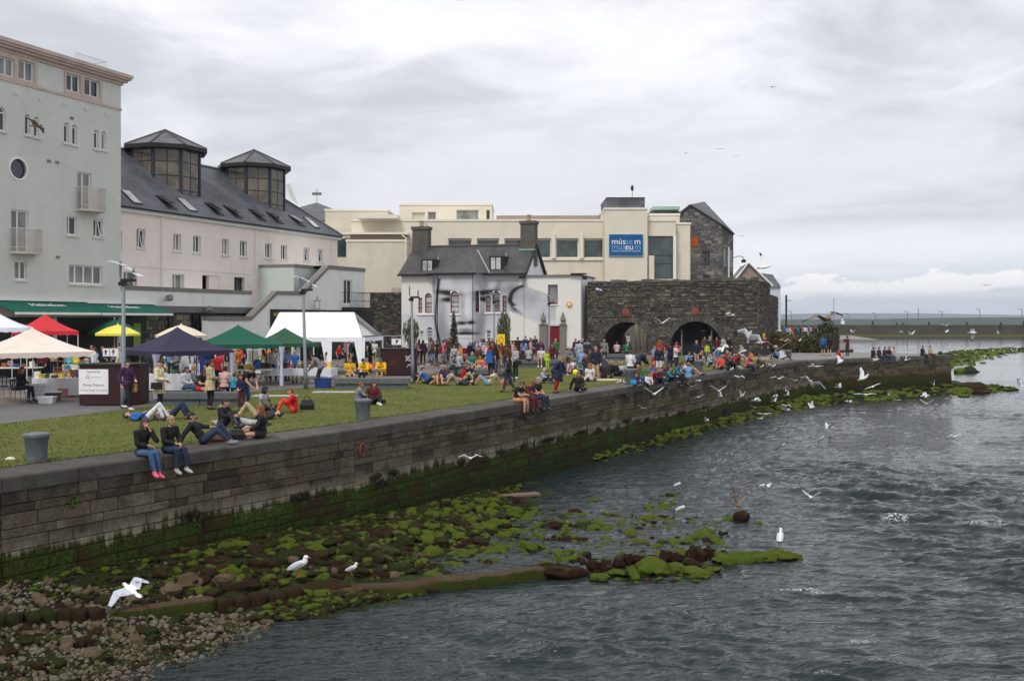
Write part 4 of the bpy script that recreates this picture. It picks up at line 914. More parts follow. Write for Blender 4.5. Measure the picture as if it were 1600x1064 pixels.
us0=Sx.uz(422)[0]; bars(st,Sx,[(us0,u_end+1.2,.05,zshop,.004,.14)],m_blk,'shopfront'); bars(st,Sx,[(us0+.3,u_end-.2,.3,zshop-1.0,.141,.16)],m_glass,'shop_glass')
b=MB(); r5=random.Random(5); u=Sx.uz(493)[0]
for k in range(9): b.fbox(Sx,u+k*.17,u+k*.17+.11,zshop-.48,zshop-.48+r5.uniform(.14,.36),.142,.17)
b.build('shop_lettering',m_white,st); b=MB(); b.fbox(Sx,us0+.2,us0+1.3,zshop-.5,zshop-.25,.142,.16); b.build('shop_lettering',mat('dull_gold',S(150,130,50),.6),st)
# hanging sign bracket
u,z=Sx.uz(488,470); sg=empty('hanging_sign',Sx.P(u,z,.1),Sx.ang,'small wrought-iron hanging sign frame by the stair wall','sign'); b=MB()
for p in (((-.5,-.3,0),(.6,-.3,0)),((-.3,-.3,-.6),(.4,-.3,-.6)),((-.3,-.3,0),(-.3,-.3,-.6)),((.4,-.3,0),(.4,-.3,-.6)),((0,0,0),(0,-.35,0)),((-.1,-.3,0),(.05,-.3,.35)),((.2,-.3,0),(.05,-.3,.35))): b.tube(p,.02,4)
b.build('frame',m_dark,sg,keep=False); b=MB(); b.box(-.2,.25,-.31,-.29,-.5,-.1); b.build('board',m_ren,sg,keep=False)
# ---- pink building with slate roof and two lantern turrets
K=Fa(-25.2,66,.385,.923); pk=empty('hotel_building',K.P(10,0),0,'long pink rendered building under a slate roof with two octagonal glazed lanterns','building')
m_pinkw=mat('pink_render',S(233,221,213),.85,.05,.5,.12,40,grime=.18)
uE=K.uz(527)[0]; zE=K.uz(300,340)[1]
WU=[(186,361,191,387),(213.5,357,227,387),(271,365,283,391.5),(302,368,314,394.5),(347,373,358,398),(375,376,386,401),(414.5,380,424.5,403),(439,382.5,448.5,405.5),(474.5,386.5,483.5,407.5),(497,389,505,409)]
WL=[(193,424,214,450),(269.5,428,288,452),(316,430,343,452),(366,433,382,458),(407,436,422,462)]
rU=[K.r(*a) for a in WU]; rL=[K.r(*a) for a in WL]
shell(pk,K,-2,uE,0,zE,11,m_pinkw,rU+rL,rev=.35)
for i,r_ in enumerate(rU): window(pk,K,r_,bars_v=(.45,) if i in(1,8,9) else (.55,),fr=.08,rec=.2,open_=i in(1,8,9),gm=m_glassc if i in(2,4) else m_glass)
for i,r_ in enumerate(rL):
    if i==2: b=MB(); u0,u1,z0,z1=r_; b.fbox(K,u0+(u1-u0)*.42,u1-.02,z0,z1-.02,-.33,-.05); b.build('opening_reveal',m_pinkw,pk)
    else: window(pk,K,r_,bars_v=(.45,),fr=.07,rec=.28,sill=False,gm=m_glassc if i in(0,1) else m_glass,fm=m_white if i<3 else m_dark)
bars(pk,K,[(-2,uE+.3,zE-.22,zE-.003,.002,.22)],m_sill,'eaves_board'); bars(pk,K,[(-2,uE+.3,zE+.0,zE+.12,.2,.36)],m_blk,'gutter')
for px in (252,398,518): u,_=K.uz(px); bars(pk,K,[(u-.05,u+.05,K.uz(px,451)[1],zE-.25,.003,.1)],m_pinkw,'downpipe')
bars(pk,K,[(-2,K.uz(392)[0],K.uz(300,423)[1],K.uz(300,423)[1]+.05,.001,.03)],m_sill,'string_course')
m_slate=slate('roof_slates_grey',(.085,.092,.105),-K.ang,1.0,1.3); RD=5.9; RH=5.0
def rp(u,t_,lift=0): return K.P(u,zE+.1+RH*t_+lift,.38-(RD+.38)*t_)
b=MB(); uR=uE-5.2
b.q([rp(-2,0),rp(uE+.4,0),rp(uR,1),rp(-2,1)]); b.q([rp(uE+.4,0),K.P(uE+.4,zE+.1,-11.4),rp(uR,1)]); b.q([K.P(uE+.4,zE+.1,-11.8),K.P(-2,zE+.1,-11.8),rp(-2,1),rp(uR,1)]); b.q([rp(-2,0),rp(-2,1),K.P(-2,zE+.1,-11.8)]); b.build('roof',m_slate,pk)
b=MB(); b.tube([rp(-2,1,.05),rp(uR,1,.05),],.1,6); b.tube([rp(uR,1,.05),rp(uE+.4,0,.05)],.09,6); b.build('ridge',mat('ridge_grey',S(105,108,112),.6),pk)
SKY=[(192,303,219,317),(243,309,276,326),(277,314,308,330),(320,320,350,336),(349,325,379,341),(388,330,417,345),(416,334,443,349),(450,339,478,354),(474,343,500,356)]
m_skl=[m_glass,m_glassb]
for i,(a,y0,c,y1) in enumerate(SKY):
    # roof light: solve for the slope position whose height matches
    cx=(a+c)/2; cy=(y0+y1)/2
    for t_ in np.linspace(.02,.6,60):
        w=.38-(RD+.38)*t_; u,z=K.uz(cx,cy,w)
        if z<=zE+.1+RH*t_: break
    dt=.085; du=.36; o_=MB(); fr_=MB(); L=lambda u_,tt,l:rp(u_,tt,l)
    def quad(mb,ua,ub,ta,tb,l0,l1,l2=None):
        l2=l1 if l2 is None else l2; l00=l0 if l2==l1 else l2-.06
        mb.hexa([L(ua,ta,l00),L(ub,ta,l00),L(ub,tb,l0),L(ua,tb,l0),L(ua,ta,l2),L(ub,ta,l2),L(ub,tb,l1),L(ua,tb,l1)])
    quad(fr_,u-du-.06,u+du+.06,t_-dt-.01,t_+dt+.01,.0,.07); f=fr_.build('skylight',m_blk,pk)
    op=i in(1,3,4,5,6,7); quad(o_,u-du,u+du,t_-dt,t_+dt,.075,.10,.42 if op else .10); o_.build('skylight_sash',m_glass if i not in(0,2,8) else m_glassb,f)
# lanterns
m_lg=glass('lantern_glass',(.13,.105,.075),.08); m_lf=mat('lantern_frame',S(52,58,66),.5,.15,3); m_slate2=slate('lantern_slates',(.10,.105,.108),0,1,1.5)
def lantern(px,py_eave,wpx,apex_y,par):
    w_=-4.3; u_l,_=K.uz(px,300,w_); c_l=K.P(u_l,0,w_); Y=c_l.y; cx=c_l.x; ro=wpx*Y/FPX/2; rad=ro*.82; ze=CAMH+(HOR-py_eave)/FPX*Y; za=CAMH+(HOR-apex_y)/FPX*Y; zb=zE+1.2; ph=K.ang+math.pi/8
    pt=lambda k,r_,z:Vector((cx+r_*math.cos(ph+k*math.pi/4),Y+r_*math.sin(ph+k*math.pi/4),z))
    e=MB()
    for k in range(8): e.q([pt(k,rad,zb),pt(k+1,rad,zb),pt(k+1,rad,ze),pt(k,rad,ze)])
    body=e.build('lantern',m_lf,par)
    for k in range(8):
        a,c=pt(k,rad*1.004,0),pt(k+1,rad*1.004,0); nrm=((a+c)/2-Vector((cx,Y,0))).normalized(); d=(c-a)
        if nrm.y>.75: continue
        for i in range(2):
            for j in range(4):
                z1=ze-.12-j*1.02; z0=z1-.94; x0=.07+.44*i; x1=x0+.40
                g=MB(); A=a+d*x0+nrm*.02; B=a+d*x1+nrm*.02; g.q([(A.x,A.y,z0),(B.x,B.y,z0),(B.x,B.y,z1),(A.x,A.y,z1)]); g.build('pane',m_lg,body)
    m_=MB()
    for k in range(8):
        m_.tube([pt(k,rad+.04,zb),pt(k,rad+.04,ze)],.09,6)
    m_.build('mullion',m_lf,body)
    rm=MB(); ap=Vector((cx,Y,za))
    for k in range(8): rm.q([pt(k,ro,ze+.12),pt(k+1,ro,ze+.12),ap]); 
    rm.build('lantern_roof',m_slate2,body)
    f=MB(); f.prism([tuple(pt(k,ro+.04,0)[:2]) for k in range(8)],ze-.18,ze+.10); f.build('fascia',m_blk,body)
    r_=MB()
    for k in range(8): r_.tube([pt(k,ro,ze+.14),ap+Vector((0,0,.04))],.07,5)
    r_.build('hip_ridge',mat('hip_lead',S(74,76,80),.6),body)
lantern(258,236,130,204,pk); lantern(397,264,114,235,pk)
# vent flap right of second lantern
b=MB(); p=at(455,300,84); b.hexa([p+Vector(v) for v in ((0,0,-.6),(.5,0,-1.0),(.5,.3,-1.0),(0,.3,-.6),(-.5,0,.6),(-.2,0,.7),(-.2,.3,.7),(-.5,.3,.6))]); b.build('roof_flap',m_sill,pk)
# ---- distant slate pyramid roof with aerial
def pyr():
    p0=at(490,330,150); e=empty('grey_roof_house',Vector((p0.x,p0.y,0)),0,'distant slate pyramid roof with an aerial, seen over the pink building','building'); b=MB(); w=8.0; z0=CAMH+(500-350)/FPX*150; za=CAMH+(500-313)/FPX*150; cx=(489-800)/FPX*150
    c=[(cx-w,145),(cx+w,145),(cx+w,161),(cx-w,161)]
    for k in range(4): a,d=c[k],c[(k+1)%4]; b.q([(a[0],a[1],z0),(d[0],d[1],z0),(cx,153,za)])
    b.build('roof',m_slate2,e); b=MB(); b.prism([(cx-w+.5,145.5),(cx+w-.5,145.5),(cx+w-.5,160.5),(cx-w+.5,160.5)],0,z0); b.build('wall',m_ren,e)
    b=MB(); b.tube([(cx,153,za-.3),(cx,153,za+2.0)],.05,5); b.box(cx-.7,cx+.7,152.9,153.1,za+1.1,za+1.5); b.build('aerial',m_cope,e)
pyr()
# ================================================================ museum, mural house, arch wall
m_cream=mat('cream_cladding',S(220,211,192),.8,.05,.7,.08,30,grime=.13); m_cream2=mat('cream_cladding_worn',S(206,199,181),.8,.07,.6,.1,30,grime=.28); m_trim=mat('cream_coping',S(226,221,206),.7,.05,1)
mu=empty('museum_building',(12,105,0),0,'cream museum block with strip windows, slate-clad top and blue sign tower','building')
def FR(Y,ang=0): return Fa(-60,Y+ -60*math.tan(ang) if False else Y,1,0)
def blk(par,px0,px1,yt,Y,dep=8,z0=0,m=None,holes=(),cop=True,name='wall',F=None,rev=.3):
    F=F or Fa(0,Y,1,0); u0,z1=F.uz(px0,yt); u1,_=F.uz(px1,yt); o=shell(par,F,u0,u1,z0,z1,dep,m or m_cream,holes,name=name,rev=rev)
    if cop: b=MB(); b.fbox(F,u0-.06,u1+.06,z1+.003,z1+.22,-dep-.05,.08); b.build('coping',m_trim,par)
    return F,u0,u1,z1
# main wing with strip windows
F1=Fa(0,108,1,.0); wr=[F1.r(a,372.5,c,403) for a,c in ((700,737),(745,780),(788,826),(836,861),(869,904),(912,945.5))]
blk(mu,655,948,346,108,10,holes=wr,F=F1)
for r_ in wr: window(mu,F1,r_,rec=.3,bars_v=(),bars_h=(.92,),fr=.09,fm=m_trim,gm=m_glassg,sill=False)
for a,c in ((824,830),(862.5,867.5),(906,911)): u0,z1=F1.uz(a,365); u1,_=F1.uz(c,365); bars(mu,F1,[(u0,u1,F1.uz(a,404)[1],z1,.002,.35)],m_trim,'pier')
bars(mu,F1,[(F1.uz(655)[0],F1.uz(945)[0],F1.uz(700,407)[1],F1.uz(700,403.5)[1],.002,.14)],m_trim,'sill_band')
# roof-edge plant behind
b=MB(); b.fbox(F1,F1.uz(775)[0],F1.uz(945)[0],F1.uz(800,346)[1],F1.uz(800,342)[1]+.6,-8,-2.5); b.build('roof_upstand',mat('roof_brown',S(150,135,120),.8),mu)
# sign tower
F2=Fa(0,105.5,1,0); _,a0,a1,zt2=blk(mu,945,1011.5,328,105.5,9,F=F2)
F3=Fa(0,105.8,1,0); u0,z1=F3.uz(948,310); u1,_=F3.uz(1007.5,310); b=MB(); b.fbox(F3,u0,u1,zt2+.2,z1,-7,0); b.build('slate_clad_top',mat('slate_panel',S(96,98,108),.6,.25,1.5),mu)
rs5=random.Random(2); zb=zt2+.22
zz=zb; 
while zz<z1-.1:
    h=min(.38,z1-.02-zz); uu=u0+.01
    while uu<u1-.05:
        l=min(rs5.uniform(.8,1.4),u1-.01-uu); b=MB(); v=rs5.uniform(.7,1.25); b.fbox(F3,uu+.012,uu+l-.012,zz+.012,zz+h-.012,.002,.03,0,tuple(q*v for q in (.105,.11,.125))); b.build('panel',cmat('slate_panel_piece',.6,2,.15,.1),mu); uu+=l
    zz+=h
bars(mu,F3,[(u0-.04,u1+.04,z1+.003,z1+.09,-7.05,.05)],m_blk,'roof_edge')
b=MB(); p=at(1001,306,100); b.tube([(p.x,107,z1),(p.x,107,z1+.9)],.03,5); b.lathe([(.05,z1+.9),(.16,z1+1.05),(.14,z1+1.4),(.04,z1+1.5)],p.x,107,8); b.build('weather_sensor',m_blk,mu)
# blue museum sign
su0,sz1=F2.uz(952,367); su1,sz0=F2.uz(1004,399.5); sg=empty('museum_sign',F2.P((su0+su1)/2,sz0,.1),0,'blue square sign lettered músaem museum on the cream tower','sign')
b=MB(); b.fbox(F2,su0,su1,sz0,sz1,.06,.14); b.build('sign_board',mat('sign_blue',S(16,84,140),.5,.05,2),sg); b=MB(); 
for it in ((su0-.05,su1+.05,sz0-.05,sz0,.05,.15),(su0-.05,su1+.05,sz1,sz1+.05,.05,.15),(su0-.05,su0,sz0,sz1,.05,.15),(su1,su1+.05,sz0,sz1,.05,.15)): b.fbox(F2,*it)
b.build('sign_frame',mat('sign_frame_blue',S(120,160,180),.5),sg)
m_lw=mat('letter_white',(.85,.85,.85),.5,.02); m_lb=mat('letter_blue',S(112,172,208),.5,.02)
W_=su1-su0; zc1=sz1-W_*.21; zc2=sz1-W_*.37
def word(ws,zc):
    x=su0+W_*.06
    for s_,m_,k in ws: text(s_,'lettering',sg,F2,x,zc,.15,W_*.262,m_,'LEFT'); x+=k*W_
word([('mús',m_lw,.405),('ae',m_lb,.275),('m',m_lw,.2)],zc1); word([('mus',m_lb,.405),('eu',m_lw,.285),('m',m_lb,.2)],zc2)
text('MÚSAEM CATHRACH NA GAILLIMHE','lettering',sg,F2,(su0+su1)/2,sz0+W_*.13,.15,W_*.052,m_lw)
# right parts: glass stair hall
F4=Fa(0,106.5,1,0); gh=F4.r(1013,369,1051.5,436)
blk(mu,1011.6,1056,346,106.5,7,F=F4,holes=[gh],rev=.5)
window(mu,F4,gh,rec=.15,bars_v=(),bars_h=(.36,.55),fr=.07,fm=m_dark,gm=m_glassg,sill=False,name='stair_glazing')
u0,z1=F4.uz(1012.5,400); u1,_=F4.uz(1021,400); bars(mu,F4,[(u0,u1,0,z1,.002,.6)],m_cream,'pier')
u0,z1=F4.uz(1051.8,369); u1,_=F4.uz(1056,369); bars(mu,F4,[(u0,u1,0,z1,.002,.2)],m_white,'bright_jamb')
blk(mu,1056.2,1078.5,351,107.5,8,m=m_cream,name='right_wing'); blk(mu,1015,1062,337,112,6,m=m_cream2,name='rear_block')
b=MB(); p=F4; b.fbox(Fa(0,118,1,0),*[Fa(0,118,1,0).uz(a)[0] for a in (1017,1062)],0,Fa(0,118,1,0).uz(1020,330)[1],-4,0); b.build('rear_roof_wall',mat('roof_brown2',S(112,98,92),.8),mu)
F5=Fa(0,117,1,0); b=MB(); b.fbox(F5,F5.uz(1020)[0],F5.uz(1062)[0],F5.uz(1020,328)[1],F5.uz(1020,323)[1],-3,.2); b.build('rooflight',mat('greenish_metal',S(150,175,165),.4,.1,3),mu)
# upper-left storey and the lower cream blocks
F6=Fa(0,116,1,0); hb=[F6.r(644,332,664,345),F6.r(668,331,681.5,346),F6.r(713,328,748,348.5)]; hb2=[F6.r(759.5,328,766,350)]
blk(mu,624,769,321,116,8,F=F6,holes=hb+hb2); 
for r_,gm in zip(hb+hb2,(m_cream2,m_glassc,m_glassc,m_glass)): window(mu,F6,r_,rec=.2,bars_v=(),fr=.07,fm=m_trim,gm=gm,sill=False)
lf=empty('cream_annex',(-12,100,0),0,'stepped cream blocks with flat canopies between the pink building and mural house','building')
blk(lf,508,606,330,112,7,m=m_cream2); blk(lf,549,655,346,106,7,m=m_cream,name='middle_block')
F7=Fa(0,106,1,0); s_=F7.side(F7.uz(655)[0]); b=MB(); 
Fs=Fa(F7.P(F7.uz(655)[0],0).x+.02,106,.35,1); zt7=F7.uz(655,346)[1]; b.q([Fs.P(0,0),Fs.P(7,0),Fs.P(7,zt7-.1),Fs.P(0,zt7)]); b.build('lit_flank',mat('lit_side_tone',S(232,234,236),.8),lf)  # flank whiter than its block: the light on this side is painted in
F8=Fa(0,104.6,1,0); 
for a,c,y0,y1,d_ in ((560,623,337,342.5,2.0),(532,638,363.5,367,1.6)):
    u0,z1=F8.uz(a,y0); u1,z0=F8.uz(c,y1); b=MB(); b.fbox(F8,u0,u1,z0,z1,-1.5,d_-1.2); b.build('canopy',m_trim,lf)
F9=Fa(0,103.5,1,0); blk(lf,541,635,378,103.5,5,m=m_cream2,name='lower_block'); u0,z1=F9.uz(546,367.5); u1,z0=F9.uz(630,377); b=MB(); b.fbox(F9,u0,u1,z0,z1,-2.5,-.4); b.build('louvre_strip',mat('louvre_brown',S(92,76,68),.7,.2,6),lf)
b=MB(); F10=Fa(0,106.4,1,0)
u0,_=F10.uz(527); u1,_=F10.uz(541); b.fbox(F10,u0,u1,0,F10.uz(530,402)[1],-4,0); b.fbox(F10,u0,u1,F10.uz(530,373)[1],F10.uz(530,369)[1],-4,0); b.build('link_block',m_cream2,lf); b=MB(); b.fbox(F10,u0,u1,F10.uz(530,402)[1],F10.uz(530,373)[1],-3,-.1); b.build('link_glass',m_glassg,lf)
blk(lf,500,549,356,111,4,m=m_cream2,cop=False,name='low_rear')
b=MB(); u=F9.uz(636)[0]; b.tube([F9.P(u-.5,F9.uz(636,368)[1],.1),F9.P(u-.1,F9.uz(636,372)[1],.1),F9.P(u-.1,0,.1)],.09,6); b.build('downpipe',m_trim,lf)
# ---- stone wall beside the mural house
ms=mat('dark_joint',(.035,.032,.03),.95)
Fw=Fa(0,97.8,1,.0); u0,z1=Fw.uz(578,457); u1,_=Fw.uz(627.5,457); sw=empty('old_stone_wall',Fw.P((u0+u1)/2,0),0,'tall dark rubble wall filling the gap left of the mural house','stone wall'); b=MB(); b.fbox(Fw,u0,u1,0,z1,-.9,0); b.build('wall_core',ms,sw); rubble('rubble_stones',sw,Fw,u0,u1,0,z1,cols=DK+[(.13,.115,.09)],seed=8,sz=(.3,.18))
b=MB()
for k in range(9): uu=Fw.uz(612+k*2)[0]; b.tube([Fw.P(uu,z1,-.3),Fw.P(uu,z1+.45,-.3)],.02,4,cap=False)
b.build('spikes',m_dark,sw)
# ---- mural house
M=Fa(-10.47,97,.968,-.25); UW=M.uz(820)[0]; zeM=7.45
mh=empty('mural_house',M.P(6,0),0,'white two-storey house with slate roof and a giant grey painted face','house')
U=lambda px:M.uz(px)[0]
up=[(653.7,465.5,659.8,489),(664,458,674.5,489,1),(678,464,681.7,489)]; upR=[(759,462,766.5,487),(770,455,781,487,1),(785,462,791.7,487)]
gr=[(655,517,662,532),(666,510.6,676.7,532,1),(759,516,767,532),(774,509,782,532,1)]
m_mural=bpy.data.materials.new('mural_paint'); m_mural.use_nodes=True
t=NT(m_mural.node_tree); pb_=m_mural.node_tree.nodes['Principled BSDF']; a_=t.n('ShaderNodeAttribute'); a_.attribute_name='Col'; n_=t.noise(t.n('ShaderNodeNewGeometry').outputs['Position'],2.,5,.6); t.l(t.mix(t.mr(n_,.55,.8,0,.12),a_.outputs['Color'],(.35,.34,.32)),pb_.inputs['Base Color']); pb_.inputs['Roughness'].default_value=.85; pb_.inputs['Specular IOR Level'].default_value=.2
def paint(px,py):
    "a plain generic painted face, as flat paint: grey value at the wall point that sits at (px,py)"
    px=np.asarray(px,float);py=np.asarray(py,float)
    g=lambda cx,cy,sx,sy,a=0.:np.exp(-((((px-cx)*math.cos(a)+(py-cy)*math.sin(a))/sx)**2+((-(px-cx)*math.sin(a)+(py-cy)*math.cos(a))/sy)**2))
    n=fbm(px*.16,py*.16,4,3)-.5; n2=fbm(px*.5,py*.12,3,6)-.5
    v=np.full(px.shape,.60)                                            # bluish-white wall
    face=np.clip(1-(((px-724)/46)**2+((py-490)/72)**2),0,1)
    jaw=np.abs(px-(686-6*np.sin((py-440)/45)+np.maximum(py-500,0)*.16)); v-=.42*np.exp(-(jaw/2.0)**2)*(py>436)*(py<545)
    v-=.16*np.exp(-(np.maximum(px-(690+np.maximum(py-500,0)*.2),0)/9)**2)*(px>685)*(py>470)
    v-=.10*g(668,470,12,26)+.12*g(676,440,7,14)
    v-=.75*g(701,458,17,4.0,.12)+.7*g(759,457,16,3.6,-.08)            # brows
    v-=.6*g(699,468,11,3.2)+.55*g(755,467,11,3.0); v-=.5*g(700,469,3,3.2); v-=.5*g(757,468,3,3); v+=.15*g(699,471,3,2)
    v-=.14*g(722,476,4,20)+.12*g(741,470,4,14); v+=.08*g(731,480,4,22)
    v-=.6*g(721,505,8,2.8)+.55*g(736,504,6,3.0); v-=.1*g(729,499,10,4)
    v-=.8*g(727,521,16,2.0)+.35*g(727,516,13,3.0); v-=.13*g(730,529,11,2.2); v-=.10*g(727,541,16,4)+.12*g(748,520,6,22)
    v-=.10*g(712,440,8,10)*(n+.6)+.06*g(735,437,26,8)
    v-=.16*np.exp(-((px-(780+(py-440)*-.25))/5)**2)*(py>436)*(py<462)
    v-=.12*g(800,455,13,20)
    arc=np.hypot((px-826)/1.5,(py-466)*.95); v-=.40*np.exp(-((arc-19)/2.0)**2)*(px<819)*(py>445)*(py<478); v-=.22*np.exp(-((py-478-(px-798)*.75)/1.6)**2)*(px>798)*(px<816); v-=.32*g(797,470,5,6)+.25*g(803,484,7,4,.6)
    v+=.25*g(801,470,2.5,3); v-=.13*g(826,466,20,15)
    v-=.10*np.clip((px-812)/55,0,1)*(py<500-(880-px)*-.0+0)*(py>444+(px-812)*.35)*(py<492+(px-800)*.42)
    v-=.10*g(768,478,34,34)+.13*g(752,505,10,26)+.10*g(690,520,14,22)+.09*np.clip((px-676)/14,0,1)*np.clip((700-px)/18,0,1)*(py<455)+.10*g(796,450,22,12)+.06*g(724,436,34,9); v+=.08*n+.09*n2*face
    warm=(px<676)*(py<492)|(px>812)&(py<444+(px-812)*.35)|((px>796)&(px<850)&(py>486+(px-796)*.43))|(px>868)
    v=np.where(warm,.72,.62-(.60-v)*1.35); v=np.clip(v,.03,.8); return v,warm
def mural_wall(par,F,u0,u1,z0,z1,holes,w=0,step=.085,name='wall',red=.55):
    us=np.unique(np.round(np.concatenate([np.arange(u0,u1,step),[u1]]+[[h[0],h[1]] for h in holes]),4)); zs=np.unique(np.round(np.concatenate([np.arange(z0,z1,step),[z1,red]]+[[h[2],h[3]] for h in holes]),4))
    us=us[(us>=u0)&(us<=u1)]; zs=zs[(zs>=z0)&(zs<=z1)]
    Um,Zm=np.meshgrid(us,zs); X=F.o[0]+Um*F.d[0]+w*F.n[0]; Y=F.o[1]+Um*F.d[1]+w*F.n[1]; PX=800+FPX*X/Y; PY=HOR-FPX*(Zm-CAMH)/Y
    g,wm=paint(PX,PY); C=np.stack([g*np.where(wm,1,.97),g*np.where(wm,.985,.985),g*np.where(wm,.92,1.05),np.ones_like(g)],-1)
    rd=Zm<red-.001; C[rd]=(.16,.012,.018,1)
    idx=np.arange(Um.size).reshape(Um.shape); keep=np.ones((len(zs)-1,len(us)-1),bool); cu=(us[:-1]+us[1:])/2; cz=(zs[:-1]+zs[1:])/2
    for h in holes: keep&=~((cu[None,:]>h[0])&(cu[None,:]<h[1])&(cz[:,None]>h[2])&(cz[:,None]<h[3]))
    Fq=np.stack([idx[:-1,:-1],idx[:-1,1:],idx[1:,1:],idx[1:,:-1]],-1)[keep]
    me=np_mesh(name,np.stack([X,Y,Zm],-1).reshape(-1,3),Fq,m_mural,False); a=me.color_attributes.new('Col','FLOAT_COLOR','POINT'); a.data.foreach_set('color',C.reshape(-1).astype(np.float32))
    o=bpy.data.objects.new(name,me); COL.objects.link(o); wkeep(o,par)
    b=MB(); b.usec=True
    for h in holes: one=MB(); wallmesh(one,F,h[0]-.001,h[1]+.001,h[2]-.001,h[3]+.001,[h],w+.004,.25); one.build('opening_reveal',m_wh,par)
    return o
m_wh=mat('white_lime_render',S(226,228,232),.85,.05,.7,.1,30); m_red=mat('dark_red_paint',S(120,16,26),.55,.1,5); m_curt=glass('net_curtain',(.42,.43,.45),.3); m_gry=glass('grey_pane',(.16,.165,.18),.15)
def RH_(l): r_=M.r(*l[:4]); return (*r_,(r_[1]-r_[0])*.5) if len(l)>4 else r_
hU=[RH_(l) for l in up+upR+gr]; ub0,ub1=U(682.5),U(741)
hm=[h for h in hU]
mural_wall(mh,M,0,UW,0,zeM,hm)
wb=1.25
bw=[M.r(703.8,455,716.8,489,wb)]; bw=[(*bw[0],(bw[0][1]-bw[0][0])/2)]
bu0=M.uz(683,500,wb)[0]; bu1=M.uz(739,500,wb)[0]
mural_wall(mh,M,bu0,bu1,0,zeM,bw,wb,name='bay_front')
for (a,wa,c,wc) in ((bu1,wb,bu1+.75,0.02),(bu0-.75,.02,bu0,wb)):
    p0=M.P(a,0,wa); p1=M.P(c,0,wc); Fb=Fa(p0.x,p0.y,p1.x-p0.x,p1.y-p0.y); L=(p1-p0).length; hh=[]
    if a==bu1: hh=[(L*.22,L*.6,M.uz(744,487)[1]-.05,M.uz(744,455)[1])]
    mural_wall(mh,Fb,0,L,0,zeM,hh,0,name='bay_side')
    for h in hh: window(mh,Fb,h,rec=.12,bars_v=(),fr=.08,fm=m_red,sill=False,gm=m_glass)
def winM(h,F=M,w=0,gm=None,fm=None,k=0):
    ar=h[4] if len(h)>4 else 0
    window(mh,F,h[:4],w=w,rec=.14,bars_v=() if (h[1]-h[0])<.9 else (.5,),bars_h=(.35,.62) if not ar else (.3,.5),fr=.075,fm=fm or m_red,gm=gm or m_gry,arch=ar,sill=False)
for i,h in enumerate(hU): winM(h,gm=m_curt if i in(0,1,2,6) else m_gry,fm=m_red if i<6 else m_white)
winM(bw[0],w=wb,gm=m_curt)
sl_=MB()
for g_ in ((652,683,490.5),(757,793,488.5),(654,679,534),(757,784,533)): u0,z=M.uz(g_[0],g_[2]); u1,_=M.uz(g_[1],g_[2]); sl_.fbox(M,u0,u1,z-.12,z,.003,.1)
u0,z=M.uz(702,490.5,wb); u1,_=M.uz(719,490,wb); sl_.fbox(M,u0,u1,z-.12,z,wb+.003,wb+.1); sl_.build('sills',m_wh,mh)
# niche with statue and pointed hood
u0,z0=M.uz(744.5,533); u1,_=M.uz(753,533); uc=(u0+u1)/2; m_gs=mat('grey_stone',S(120,118,110),.85,.15,4,.3,20)
b=MB(); b.fbox(M,u0,u0+.12,z0,z0+1.3,.003,.3); b.fbox(M,u1-.12,u1,z0,z0+1.3,.003,.3); b.fbox(M,u0-.08,u1+.08,z0-.15,z0-.003,.003,.4); b.build('niche_frame',m_gs,mh); zn=M.uz(745,511)[1]
b=MB(); b.hexa([M.P(u0-.1,zn,.4),M.P(u1+.1,zn,.4),M.P(u1+.1,zn,.003),M.P(u0-.1,zn,.003),M.P(uc-.05,zn+.95,.12),M.P(uc+.05,zn+.95,.12),M.P(uc+.05,zn+.95,.003),M.P(uc-.05,zn+.95,.003)]); b.build('niche_hood',m_gs,mh)
b=MB(); c=M.P(uc,0,.18); b.lathe([(.14,z0),(.16,z0+.3),(.11,z0+.7),(.14,z0+.85),(.06,z0+.95),(.09,z0+1.05),(.05,z0+1.18)],c.x,c.y,10); b.build('niche_statue',m_ren,mh)
# body sides, roof
DM=8.2
b=MB(); b.q([M.P(0,0,-DM),M.P(0,0,0),M.P(0,zeM,0),M.P(0,zeM,-DM)]); b.q([M.P(UW,0,-DM),M.P(0,0,-DM),M.P(0,zeM,-DM),M.P(UW,zeM,-DM)])
zR=M.uz(835,383,-DM/2)[1]; b.q([M.P(UW,0,0),M.P(UW,0,-DM),M.P(UW,zeM,-DM),M.P(UW,zR-.1,-DM/2),M.P(UW,zeM,0)]); b.q([M.P(0,zeM,0),M.P(0,zR-.1,-DM/2),M.P(0,zeM,-DM)]); b.build('gable_wall',m_wh,mh)
m_slm=slate('roof_slates_dark',(.062,.055,.055),-M.ang,1.,1.25); ov=.38
def mr_(u,t_,lift=0): return M.P(u,zeM-.12+(zR-zeM+.12)*t_+lift,ov-(DM/2+ov)*t_)
b=MB(); b.q([mr_(-.25,0),mr_(UW+.1,0),mr_(UW+.1,1),mr_(-.25,1)]); b.q([M.P(UW+.1,zeM-.12,-DM-ov),M.P(-.25,zeM-.12,-DM-ov),mr_(-.25,1),mr_(UW+.1,1)]); b.build('roof',m_slm,mh)
b=MB(); b.tube([mr_(-.25,1,.06),mr_(UW+.1,1,.06)],.1,6); b.build('ridge',mat('ridge_clay',S(90,86,84),.8),mh)
b=MB(); b.hexa([mr_(UW+.1,0,-.16),mr_(UW+.28,0,-.16),mr_(UW+.28,1,-.16),mr_(UW+.1,1,-.16),mr_(UW+.1,0,.06),mr_(UW+.28,0,.06),mr_(UW+.28,1,.06),mr_(UW+.1,1,.06)]); 
